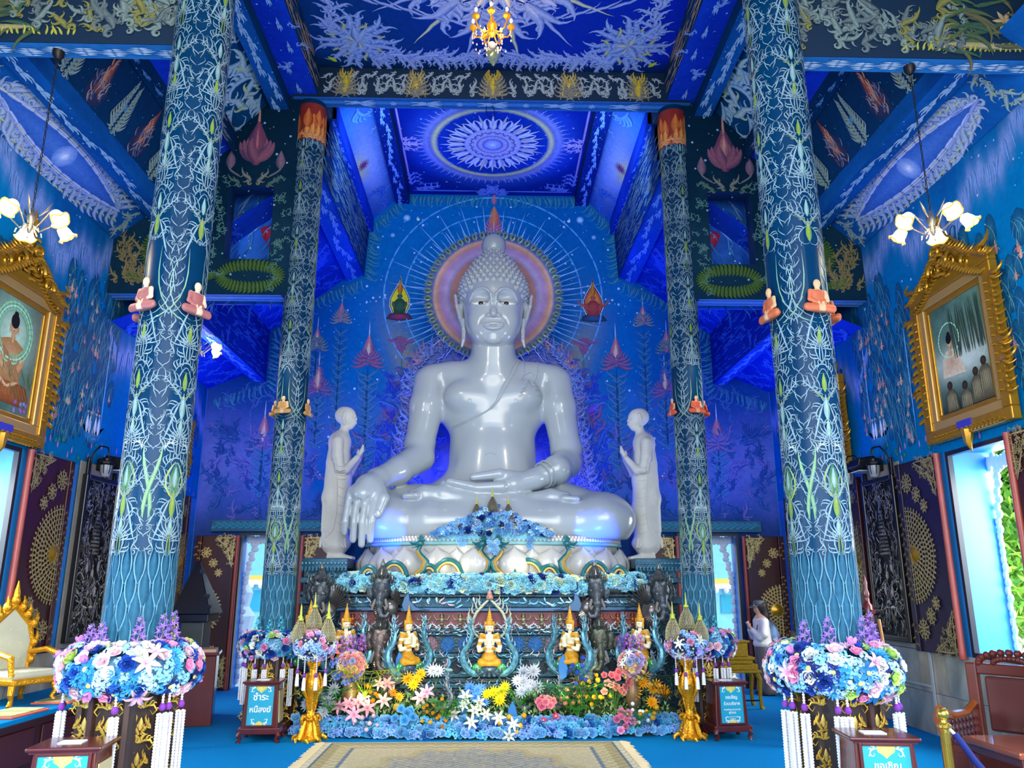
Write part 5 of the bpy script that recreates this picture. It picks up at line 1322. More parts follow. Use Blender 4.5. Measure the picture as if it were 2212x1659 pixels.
    for x in (-.86, -.62, -.38, .44, .68, .92): meobj('winged_figure', fm, t, (x, 10.715, 1.215))
    for x in (-1.82, -1.45, 1.5, 1.72, 1.92): meobj('winged_figure', fm2, t, (x, 10.975, 1.215))
    Q = Orn(101)
    for a, b, y in FR:
        for i in range(int((b-a)/.12)):
            x = a+.06+i*.12
            for sd in (-1, 1): Q.kranok(x, 1.23, pi/2-sd*.9, .1, -sd, '#9aa8b0', '#3a4a58', n=2)
    Q.build('carved_scroll', lambda u, v, w: (u, np.where(np.abs(u-c) < 1.135, 10.712, 10.972)-w*1.4, v), REL, t, n=6)
    return t
altar()

# ---------------------------------------------------------------- sculpted creatures on the altar
SC_DK = M('creature_dark', '#33424c', rough=.25, metal=.5, noise=.3, scale=12)
def swirl_tail(parent, x, z, s, y, q=1., cols=('#4a86b0', '#5f9a90')):
    """one rising serpent tail with leaf fins"""
    P = [(x, y, z), (x+s*.12*q, y-.03, z-.02*q), (x+s*.23*q, y-.03, z+.08*q), (x+s*.25*q, y-.02, z+.22*q), (x+s*.17*q, y-.02, z+.34*q), (x+s*.145*q, y-.02, z+.45*q), (x+s*.18*q, y-.02, z+.54*q), (x+s*.15*q, y-.02, z+.62*q), (x+s*.165*q, y-.02, z+.68*q)]
    R = [.055*q, .062*q, .06*q, .05*q, .045*q, .036*q, .024*q, .014*q, .004*q]
    pp = [Vector(p) for p in P]; F = []; RR = []
    for i in range(len(pp)-1):
        p0 = pp[max(0, i-1)]; p1 = pp[i]; p2 = pp[i+1]; p3 = pp[min(len(pp)-1, i+2)]
        for k in range(4):
            u = k/4; F.append(.5*((2*p1)+(-p0+p2)*u+(2*p0-5*p1+4*p2-p3)*u*u+(-p0+3*p1-3*p2+p3)*u**3)); RR.append(R[i]*(1-u)+R[i+1]*u)
    F.append(pp[-1]); RR.append(R[-1])
    o = G().tube(F, RR, 8, .8).obj('tail', M('tail_'+cols[0][1:], cols[0], rough=.3, metal=.35, noise=.4, scale=30, col2=cols[1], fac=.5), parent, smooth=True)
    g = G()
    for i in range(2, len(F)-3, 2):
        d = (F[i+1]-F[i-1]).normalized(); nrm = Vector((d.z, 0, -d.x))*s
        for sd in (-1, 1):
            b = F[i]+nrm*sd*RR[i]*.8; g.tube([b, b+nrm*sd*.02*q+d*.02*q, b+nrm*sd*.035*q+d*.055*q], [.012*q, .01*q, .002], 5, .6)
    g.obj('fin', M('fin_pale', '#7fa0b0', rough=.3, metal=.3, noise=.3, scale=30), parent, smooth=True)
    return o
def deva_mesh(hands='front'):
    s = Sdf((-.2, -.2, -.02), (.2, .16, .74), .0075)
    s.ell((0, .02, .08), (.10, .08, .08), .03); s.chain([(-.03, .0, .06), (-.10, -.05, .03), (-.02, -.1, .02)], [.05, .045, .03], .03); s.chain([(.03, 0, .06), (.10, -.05, .03), (.02, -.1, .02)], [.05, .045, .03], .03)
    s.cap((0, .01, .12), (0, .0, .25), .055, .065, .03, sy=.75); s.ell((0, 0, .31), (.10, .055, .05), .03)
    s.cap((0, 0, .32), (0, 0, .40), .028, .026, .015); s.ell((0, -.004, .445), (.046, .05, .062), .01); s.ell((0, -.05, .435), (.008, .012, .014), .005); s.ell((0, -.045, .408), (.016, .008, .006), .004)
    for q in (-1, 1):
        s.chain([(q*.10, 0, .32), (q*.135, -.01, .22), (q*.125, -.02, .17), (q*.02, -.115, .22)], [.036, .028, .026, .018], .012)
        s.chain([(q*.012, -.125, .21), (q*.012, -.13, .30), (q*.008, -.125, .345)], [.016, .018, .006], .008)
        s.ell((q*.05, 0, .43), (.01, .02, .045), .006); s.ell((q*.055, .0, .49), (.012, .018, .04), .006)
    for z, r in ((.49, .056), (.515, .048), (.545, .042), (.575, .034), (.605, .026), (.635, .018)): s.ell((0, 0, z), (r, r, .02), .006)
    s.cap((0, 0, .62), (0, 0, .72), .016, .003, .01)
    for q in range(9):
        a = pi*q/8; s.ell((.105*cos(a+pi)*1.0, -.04*sin(a), .335+.02*abs(cos(a))), (.026, .022, .03), .008)
    return s.mesh()
DV, DF = deva_mesh()
def deva_colors(gold='#c8901c', skin='#e8e0bc'):
    C = np.tile(S3(skin), (len(DV), 1)); x, y, z = DV.T
    au = (z > .475) | (z < .155) | ((z > .31) & (z < .375) & (abs(x) > .045)) | ((abs(x) > .095) & (z > .235) & (z < .28)) | ((abs(z-.2) < .018) & (abs(x) > .035) & (abs(x) < .085) & (y < -.04)) | ((abs(z-.22) < .012) & (y > -.08) & (abs(x) < .07)) | ((abs(x) > .046) & (z > .4))
    C[au] = S3(gold); C[(abs(z-.446) < .004) & (abs(abs(x)-.018) < .012) & (y < -.03)] = S3('#3a3028'); C[(abs(z-.41) < .004) & (abs(x) < .014) & (y < -.04)] = S3('#b04a4a')
    return C
DC = deva_colors(); DMESH = npmesh('figure', DV, DF, DC); DMESH.materials.append(M('deva_paint', vc=True, rough=.3, noise=.12, scale=30, bump=.3, bscale=120))
def deva(x, y, z, rz, label, q=1.0, tails=True, frame=False, seat=True):
    t = thing('celestial_figure', label, 'figurine', (x, y, z), rz)
    meobj('figure', DMESH, t, (0, 0, 0), (0, 0, 0), q)
    g = G()
    g.ball((0, .02, -.05), .14*q, 14, 8, sz=.55, sy=.7)
    for i in range(9):
        a = -pi*.1+pi*1.2*i/8; g.tube([(.11*cos(a), -.02, -.06-.03*sin(a)), (.15*cos(a), -.08, -.08-.05*sin(a)), (.17*cos(a), -.1, -.05-.09*sin(a))], [.025, .02, .004], 6)
    g.obj('creature_seat', M('seat_slate', '#42586c', rough=.3, metal=.35, noise=.5, scale=30), t, smooth=True)
    for s in (-1, 1) if tails else (): swirl_tail(t, s*.08, -.08, s, .0, q)
    for s in (-1, 1): G().ball((s*.155, -.055, -.035), .06, 12, 6, sy=.4).obj('jewel_boss', M('jewel_green', '#3f9a5a', rough=.15, metal=.3, noise=.4, scale=50), t, smooth=True)
    if frame:
        for s in (-1, 1):
            P = [(s*.10, .05, .30), (s*.20, .05, .38), (s*.225, .05, .50), (s*.17, .05, .63), (s*.08, .05, .73), (0, .05, .80)]
            G().tube(P, [.014, .018, .02, .02, .018, .012], 8).obj('arch', M('arch_pale', '#b8bca0', rough=.35, metal=.2), t, smooth=True)
            g = G()
            for i, (p, r) in enumerate(((P[1], .0), (P[2], .1), ((s*.21, .05, .57), .2), (P[3], .3), ((s*.12, .05, .69), .4), (P[4], .5))):
                g.tube([(p[0], p[1], p[2]-.03), (p[0]+s*.05, p[1]-.01, p[2]+.0), (p[0]+s*.06, p[1], p[2]+.05), (p[0]+s*.045, p[1], p[2]+.09), (p[0]+s*.06, p[1], p[2]+.13)], [.012, .022, .018, .01, .002], 6, .6)
            g.obj('arch_flame', M('arch_pale'), t, smooth=True)
        G().lathe([(.01, .78), (.045, .80), (.05, .83), (.03, .86), (.035, .89), (.02, .93), (.003, 1.0)], 10, (0, .05)).obj('arch_crown', M('arch_rose', '#b8887a', rough=.4, metal=.2, noise=.3, scale=40), t, smooth=True)
    return t
deva(.0, 10.52, .78, 0, 'central cream and gold praying figure under a flamed arch on the altar', 1.0, frame=True)
deva(-1.03, 10.50, .80, .75, 'cream and gold praying figure facing inward, between central figure and left elephant head')
deva(1.03, 10.50, .80, -.75, 'cream and gold praying figure with gold crown, between central figure and right elephant head')
deva(-1.84, 10.62, .82, .6, 'gold praying figure behind the jewelled domes, on the left wing of the altar')
deva(1.95, 10.62, .82, -.75, 'dim praying figure behind purple flowers on the right wing of the altar')
deva(-2.3, 10.60, .86, .6, 'outermost gold praying figure at the left end of the altar', tails=False)

def elephant(x, y, z, s, label, winged, q=1.0, col='#4a5258'):
    t = thing('elephant_head', label, 'sculpture', (x, y, z)); e = Sdf((-.22, -.42, -.34), (.22, .2, .26), .011)
    e.ell((0, 0, .06), (.13, .13, .12), .03); e.ell((0, -.06, -.02), (.10, .11, .11), .03); e.ell((-.05, -.03, .16), (.06, .07, .05), .03); e.ell((.05, -.03, .16), (.06, .07, .05), .03)
    e.chain([(0, -.13, -.04), (0, -.19, -.13), (.0, -.19, -.22), (.03*s, -.2, -.29), (.09*s, -.21, -.30), (.12*s, -.21, -.25)], [.065, .05, .04, .032, .026, .02], .02)
    for k in (-1, 1):
        e.ell((k*.15, .02, .04), (.06, .03, .13), .02); e.ell((k*.075, -.12, .03), (.02, .02, .018), .006)
    e.obj('head', M('elephant_'+col[1:], col, rough=.22, metal=.5, noise=.35, scale=25, bump=.4, bscale=60), t, smooth=1)
    g = G()
    for k in (-1, 1): g.tube([(k*.06, -.12, -.09), (k*.09, -.17, -.17), (k*.085, -.24, -.2), (k*.06, -.28, -.16)], [.022, .02, .016, .004], 8)
    g.obj('tusk', M('tusk_silver', '#a8a49c', rough=.2, metal=.5), t, smooth=True)
    g = G()
    g.lathe([(.10, .2), (.11, .22), (.06, .27), (.065, .29), (.03, .34), (.035, .355), (.005, .44)], 12, (0, 0))
    for i in range(7): a = pi*(.08+.84*i/6); g.tube([(.12*cos(a), -.08, .12+.07*sin(a)), (.15*cos(a), -.11, .15+.08*sin(a)), (.15*cos(a), -.09, .21+.09*sin(a))], [.018, .016, .003], 6)
    g.obj('headdress', M('headdress', '#5a5f5c', rough=.25, metal=.5, noise=.5, scale=50), t, smooth=True)
    g = G(); bx = s*.16
    for i in range(9 if winged else 6):
        a = (.15+.12*i); L = .34-.02*i
        p = Vector((bx, -.02, -.16+.015*i)); g.tube([p, p+Vector((s*L*.5*cos(a), -.03, L*.5*sin(a))), p+Vector((s*L*cos(a*1.25), -.02, L*sin(a*1.25))), p+Vector((s*L*1.05*cos(a*1.5), 0, L*1.15*sin(a*1.4)))], [.02, .03, .022, .003], 6, .45)
    for i in range(14): a = 2.6+2.2*i/13; g.tube([(s*.1+.09*cos(a), -.1, -.2+.09*sin(a)), (s*.1+.17*cos(a), -.12, -.2+.15*sin(a)), (s*.1+.2*cos(a), -.09, -.22+.22*sin(a))], [.02, .016, .003], 6)
    g.ball((s*.12, -.06, -.2), .11, 12, 8, sy=.6)
    g.obj('wing' if winged else 'mane', M('wing_bronze', '#6e7068', rough=.25, metal=.5, noise=.5, scale=30, col2='#4a3f48'), t, smooth=True)
    return t
elephant(-1.42, 10.78, 1.66, 1, 'dark winged elephant head at the upper left corner of the altar centre', True)
elephant(1.40, 10.78, 1.66, -1, 'dark winged elephant head at the upper right corner of the altar centre', True)
elephant(-2.24, 10.85, 1.62, 1, 'dark winged elephant head under the left standing monk statue', True)
elephant(2.28, 10.85, 1.62, -1, 'dark winged elephant head under the right standing monk statue', True)
elephant(-1.40, 10.72, 1.02, 1, 'bronze elephant head low on the altar, left of the inward-facing figure', False, col='#6a5f5c')
elephant(1.42, 10.72, 1.02, -1, 'grey elephant head low on the altar, among flowers on the right', False, col='#50564a')
# free-standing serpent tails among the flowers
for i, (x, y, z, s, q, lab) in enumerate(((-.62, 10.42, .3, 1, .62, 'small curled serpent tail ornament left of the altar centre'), (.50, 10.42, .3, -1, .62, 'small curled serpent tail ornament right of the altar centre'),
        (.78, 10.44, .3, 1, .62, 'small serpent tail ornament behind white chrysanthemums'), (-1.62, 10.62, .62, -1, .8, 'grey flame-edged tail rising behind purple flowers on the left'), (1.72, 10.62, .62, 1, .8, 'grey flame-edged tail rising behind purple flowers on the right'),
        (-2.1, 10.5, .42, 1, .8, 'dark scrolled tail behind the left gold stand'), (2.2, 10.5, .42, -1, .8, 'dark scrolled tail behind the right gold stand'))):
    t = thing('serpent_tail', lab, 'sculpture', (x, y, z)); swirl_tail(t, 0, 0, s, 0, q, ('#6f8a90', '#8a7f8a'))
for i, (x, z, s) in enumerate(((-1.18, .72, 1), (1.2, .72, -1))):
    t = thing('swan_figure', 'painted swan-like creature with green neck, %s of the altar' % ('left side' if x < 0 else 'right side'), 'sculpture', (x, 10.5, z))
    e = Sdf((-.25, -.12, -.3), (.25, .12, .3), .011); e.ell((0, 0, -.08), (.13, .08, .09), .03); e.chain([(-s*.04, 0, -.02), (-s*.14, -.01, .06), (-s*.13, -.02, .17), (-s*.17, -.02, .24)], [.05, .038, .03, .02], .02); e.cap((-s*.15, -.03, .22), (-s*.09, -.05, .2), .03, .012, .01)
    e.obj('body', M('swan_teal', '#4f8a94', rough=.3, metal=.3, noise=.4, scale=20, col2='#8a7a5a'), t, smooth=1)
    g = G()
    for k in range(9): a = 2.2+2.4*k/8; g.tube([(.06*cos(a), -.06, -.1+.06*sin(a)), (.14*cos(a), -.09, -.1+.14*sin(a)), (.2*cos(a), -.06, -.1+.23*sin(a))], [.02, .024, .004], 6, .5)
    g.obj('feather', M('feather_rose', '#b08a84', rough=.35, metal=.2, noise=.4, scale=30), t, smooth=True)

# ---------------------------------------------------------------- green-gold serpents coiling before the lotus
naga_g = M('naga_green', '#1f6468', rough=.3, metal=.2, noise=.2, scale=14); naga_y = M('naga_belly', '#a08030', rough=.35, metal=.2)
def naga(x, s, label, q=1.):
    t = thing('serpent', label, 'sculpture', (x, 10.86, 1.88))
    P = [(0, 0, -.12), (s*.04, 0, -.02), (s*.16, 0, .08), (s*.19, 0, .18), (s*.10, 0, .27), (s*.07, 0, .33), (s*.10, -.01, .39)]
    G().tube(P, [.05, .05, .046, .042, .036, .034, .03], 10).obj('neck', naga_g, t, smooth=True)
    G().tube([(p[0]-s*.028*(1 if i < 4 else .6), p[1]-.02, p[2]) for i, p in enumerate(P[:-1])], [.032]*4+[.024, .02], 8).obj('belly', naga_y, t, smooth=True)
    g = G().ball((s*.10, -.02, .42), .045, 10, 6, sx=1.2); g.tube([(s*.08, -.02, .42), (s*.0, -.05, .41), (s*-.04, -.05, .44)], [.03, .022, .006], 6); g.tube([(s*.08, -.02, .40), (s*.02, -.05, .37), (s*-.01, -.05, .36)], [.02, .014, .005], 6)
    for i in range(6): a = .4+.36*i; g.tube([(s*(.10+.03*cos(a)), 0, .43+.03*sin(a)), (s*(.10+.06*cos(a)), 0, .445+.05*sin(a)), (s*(.10+.055*cos(a*.8)), 0, .46+.085*sin(a))], [.018, .014, .002], 5)
    g.obj('head', naga_g, t, smooth=True); return t
naga(-.20, 1, 'green serpent with raised head left of the flower garland at the lotus centre'); naga(.22, -1, 'green serpent with raised head right of the flower garland at the lotus centre')
naga(-1.04, 1, 'green serpent with raised head before the left side of the lotus'); naga(1.14, -1, 'green serpent with raised head before the right side of the lotus')
for i, (x, r, lab) in enumerate(((-.56, .20, 'large green and gold arch coil left of the raised serpents'), (.52, .20, 'large green and gold arch coil right of the raised serpents'), (-.82, .13, 'small coil between two serpents, left'), (.80, .13, 'small coil between two serpents, right'), (-1.28, .17, 'coil at the left end before the lotus'), (1.42, .17, 'coil at the right end before the lotus'), (-1.62, .11, 'outermost small green coil at the left'), (1.74, .11, 'outermost small green coil at the right'))):
    t = thing('serpent_coil', lab, 'sculpture', (x, 10.86, 1.88))
    G().tube([(r*cos(pi*k/14), 0, -.06+(r+.06)*1.0*sin(pi*k/14)) for k in range(15)], .036, 8).obj('coil', naga_g, t, smooth=True)
    G().tube([((r-.032)*cos(pi*k/14), -.012, -.06+(r+.028)*1.0*sin(pi*k/14)) for k in range(15)], .022, 6).obj('belly', naga_y, t, smooth=True)

# ---------------------------------------------------------------- flower swags on the altar top
def swag(label, P, q, mix, dens, parent=None, seed=1, base='#6fb4cc', group=None, rad=.14, ang=(0, pi), shift=0):
    """a bolster of flowers along a path; flowers are parts"""
    t = thing('flower_garland', label, 'flowers', P[0], group=group); t.location = (0, 0, 0); r = random.Random(seed)
    G().tube(P, rad*.78, 10).obj('moss_core', M('core_'+base[1:], base, rough=.9, noise=.3, scale=30), t, smooth=True)
    Ls = [0]
    for i in range(len(P)-1): Ls.append(Ls[-1]+(Vector(P[i+1])-Vector(P[i])).length)
    n = int(Ls[-1]*dens); n = min(n, 292)
    for k in range(n):
        d = Ls[-1]*(k+.5)/n; i = max(j for j in range(len(P)-1) if Ls[j] <= d); u = (d-Ls[i])/(Ls[i+1]-Ls[i]); p = Vector(P[i]).lerp(Vector(P[i+1]), u)
        a = r.uniform(-.75, 1.75); tn = (Vector(P[i+1])-Vector(P[i])).normalized(); out = tn.cross(Vector((0, 0, 1)))
        if out.y > 0: out = -out
        nn = out*cos(a)+Vector((0, 0, 1))*sin(a); kd, col = r.choice(mix); s_ = q*r.uniform(.8, 1.25)*(1.15 if kd in ('lily', 'star') else 1)
        place(kd, col, t, p+nn*rad*.72, nn, s_, r.random()*6)
    return t
swag('blue and white rose garland across the altar centre, below the lotus', [(-1.02, 10.72, 1.74), (-.5, 10.66, 1.76), (.1, 10.65, 1.76), (.7, 10.66, 1.76), (1.12, 10.72, 1.74)], .10, MIXG, 120, rad=.155, seed=2)
swag('blue and white rose garland on the left wing of the altar', [(-2.08, 11.05, 1.62), (-1.95, 10.98, 1.78), (-1.6, 10.9, 1.80), (-1.25, 10.86, 1.78), (-1.05, 10.8, 1.72)], .10, MIXG, 130, rad=.15, seed=3)
swag('blue and white rose garland on the right wing of the altar', [(1.15, 10.8, 1.72), (1.35, 10.86, 1.78), (1.7, 10.9, 1.80), (2.05, 10.98, 1.78), (2.2, 11.05, 1.60)], .10, MIXG, 130, rad=.15, seed=4)
def mound():
    t = thing('flower_mound', 'triangular mound of blue hydrangeas on the lotus before the statue', 'flowers', (.04, 10.98, 2.37)); r = random.Random(5)
    G().lathe([(.0, .36), (.25, .26), (.55, .12), (.8, 0), (.8, -.01)][::-1], 20, (0, .03), sy=.15).obj('moss_core', M('core_6fb4cc'), t, smooth=True)
    mix = [('hydrangea', '#6fa8d8')]*6+[('hydrangea', '#3f78b0')]*4+[('rose', '#0a2878')]*3+[('pompon', '#dca8c8')]*2+[('star', '#e4e4b0')]*1+[('rose', '#e8e8d0')]*1+[('hydrangea', '#9cc8e8')]*3
    for k in range(210):
        u = r.uniform(-1, 1); v = r.random()**.8*(1-abs(u)); x = u*.82; z = .05+v*.44-.10*(abs(u) < .2)*(r.random() < .2)*2
        y = .1-.24*(1-v)*(1-abs(u)*.5)-.04; kd, col = r.choice(mix if x > -.5 or r.random() < .5 else mix[:6]); place(kd, col, t, (x, y, z), (u*.5, -1, .4+v*.5), .105*r.uniform(.8, 1.2)*(.6 if kd == 'pompon' else 1), r.random()*6)
    for k in range(26):
        z = -.02-.17*(k % 9)/9; place('hydrangea', r.choice(('#6fa8d8', '#9cc8e8')), t, (.0+r.uniform(-.07, .07)*(1+z), -.17, z-.02), (r.uniform(-.4, .4), -1, 0), .085, r.random()*6)
    for k in range(10): place('hydrangea', '#6fa8d8', t, (-.42+r.uniform(-.05, .05), -.13, .0-.02*k*.5), (0, -1, .1), .08); place('hydrangea', '#5f90c0', t, (.52+r.uniform(-.05, .05), -.13, .0-.015*k), (0, -1, .1), .08)
    return t
mound()
# ================================================================ jewelled domes, gold stands
GOLD = M('gold', '#eaa21a', rough=.25, metal=.6, noise=.12, scale=20, bump=.4, bscale=50)
GOLD_D = M('gold_antique', '#a8842e', rough=.32, metal=.7, noise=.25, scale=20, bump=.3, bscale=60)
shell_m = M('dome_weave', '#2e2620', rough=.4); pearl_m = M('dome_pearl', '#cfc690', rough=.3); lime = M('dome_lime', '#b8c040', rough=.4)
dome_me = {}
def dome(loc, q, label, group=None, dark=False):
    t = thing('jewelled_dome', label, 'ornament', loc, group=group)
    prof = [(.07, 0), (.088, .02), (.093, .06), (.086, .11), (.066, .165), (.042, .21), (.024, .245), (.016, .26)]
    key = dark
    if key not in dome_me:
        a = G().lathe(prof, 20).mesh('shell', shell_m, True); g = G()
        rows = 15
        for j in range(rows):
            u = (j+.5)/rows; z = u*.25
            r = np.interp(z, [p[1] for p in prof], [p[0] for p in prof]); n = max(6, int(2*pi*r/.019))
            for i in range(n):
                th = 2*pi*(i+.5*(j % 2))/n; g.ball((r*cos(th), r*sin(th), z), .0072, 5, 4)
        b = g.mesh('pearl', M('dome_pearl_dark', '#8a8468', rough=.4) if dark else pearl_m, True)
        c = G().lathe([(.012, .25), (.03, .262), (.034, .275), (.02, .29), (.011, .30), (.010, .34), (.006, .40), (.002, .44)], 10).mesh('spire', lime, True)
        dome_me[key] = (a, b, c)
    a, b, c = dome_me[key]
    meobj('shell', a, t, scale=q); meobj('pearl', b, t, scale=q, kind='stuff'); meobj('spire', c, t, scale=q)
    return t
def gold_stand(x, y, label, seed):
    t = thing('gold_stand', label, 'stand', (x, y, 0)); q = .93
    prof = [(.15, 0), (.155, .03), (.13, .05), (.10, .08), (.08, .15), (.07, .22), (.095, .25), (.075, .28), (.06, .31), (.055, .38), (.065, .47), (.085, .55), (.105, .60), (.11, .66), (.10, .72), (.07, .77), (.055, .80), (.06, .86), (.072, .90), (.066, .96), (.085, 1.0)]
    G().lathe([(r*.82, z*q) for r, z in prof], 24).obj('shaft', GOLD, t, smooth=True)
    g = G()
    for k in range(4):
        a = pi/4+pi/2*k; R = Matrix.Rotation(a, 3, 'Z')
        def tb(P, r, n=7): g.tube([R @ Vector(p) for p in P], r, n)
        tb([(.07, 0, .22), (.095, 0, .15), (.12, 0, .07), (.15, 0, .025), (.17, 0, .04)], [.02, .028, .032, .028, .01])
        tb([(.06, 0, .45), (.10, 0, .52), (.125, 0, .58), (.12, 0, .65), (.085, 0, .74)], [.012, .022, .026, .024, .012])
        tb([(.10, 0, .27), (.125, 0, .24), (.12, 0, .20), (.09, 0, .21)], [.02, .022, .02, .01])
    for k in range(8):
        a = pi/4*k; R = Matrix.Rotation(a, 3, 'Z')
        g.tube([R @ Vector(p) for p in [(.04, 0, .32), (.055, 0, .40), (.07, 0, .48)]], [.01, .014, .01], 6); g.tube([R @ Vector(p) for p in [(.14, 0, .06), (.19, 0, .03), (.2, .03, .0)]], [.02, .024, .01], 6)
        g.tube([R @ Vector(p) for p in [(.055, 0, .82), (.07, 0, .87), (.06, 0, .92)]], [.01, .02, .01], 6); g.ball(tuple(R @ Vector((.085, 0, .265))), .02, 7, 5)
    g.obj('acanthus_leaf', GOLD, t, smooth=True)
    # the ball of flowers on top
    b = thing('flower_ball', 'ball of pale blue, pink and navy flowers on the %s gold stand, with white tassels' % ('left' if x < 0 else 'right'), 'flowers', (x, y, 1.06)); r = random.Random(seed)
    G().ball((0, 0, 0), .2, 16, 10, sz=.75).obj('moss_core', M('core_8fb8ea', '#8fb0dc', rough=.9), b, smooth=True)
    for k in range(95):
        z = 1-2*(k+.5)/95; a = k*2.39996; rr = math.sqrt(1-z*z); n = Vector((rr*cos(a), rr*sin(a), z*.9)); kd, col = r.choice(MIXP)
        place(kd, col, b, (n.x*.225, n.y*.225, n.z*.175), n, .098*r.uniform(.85, 1.2)*(1.25 if kd in ('star', 'lily') else 1), r.random()*6)
    for a, L in ((-2.5, .17), (-1.9, .17), (-1.2, .17), (-.6, .17)): tassel(b, .2*cos(a), .2*sin(a), -.12, L, .8, cord=.2 if abs(a+1.5) < .5 else .16, plain=True)
    s = 1 if x < 0 else -1
    for i, (dx, dy, dz, w) in enumerate(((-.17*s, -.06, .02, 'lower front dome, on the outer side'), (.16*s, -.06, .04, 'lower front dome, on the inner side'), (-.03*s, .02, .17, 'topmost dome'), (-.22*s, .12, .04, 'outer dome half hidden behind'), (.11*s, .16, .06, 'inner dome half hidden behind'))):
        dome((x+dx, y+dy, 1.06+dz), 1.0, 'pearl-netted jewelled %s, on the %s flower ball' % (w, 'left' if x < 0 else 'right'), 'jewelled domes on the flower balls')
gold_stand(-2.09, 9.98, 'ornate gilded stand with clawed foot on the blue carpet, left of the flower bed', 11)
gold_stand(2.38, 9.96, 'ornate gilded stand with clawed foot on the blue carpet, right of the flower bed', 12)
for x, z, q, n in ((-.19, 2.66, .72, 'left'), (.03, 2.74, .8, 'middle'), (.25, 2.66, .72, 'right')): dome((x, 11.0, z), q, 'dark spired dome, %s of the three on the flower mound before the statue' % n, 'three domes on the flower mound', dark=True)

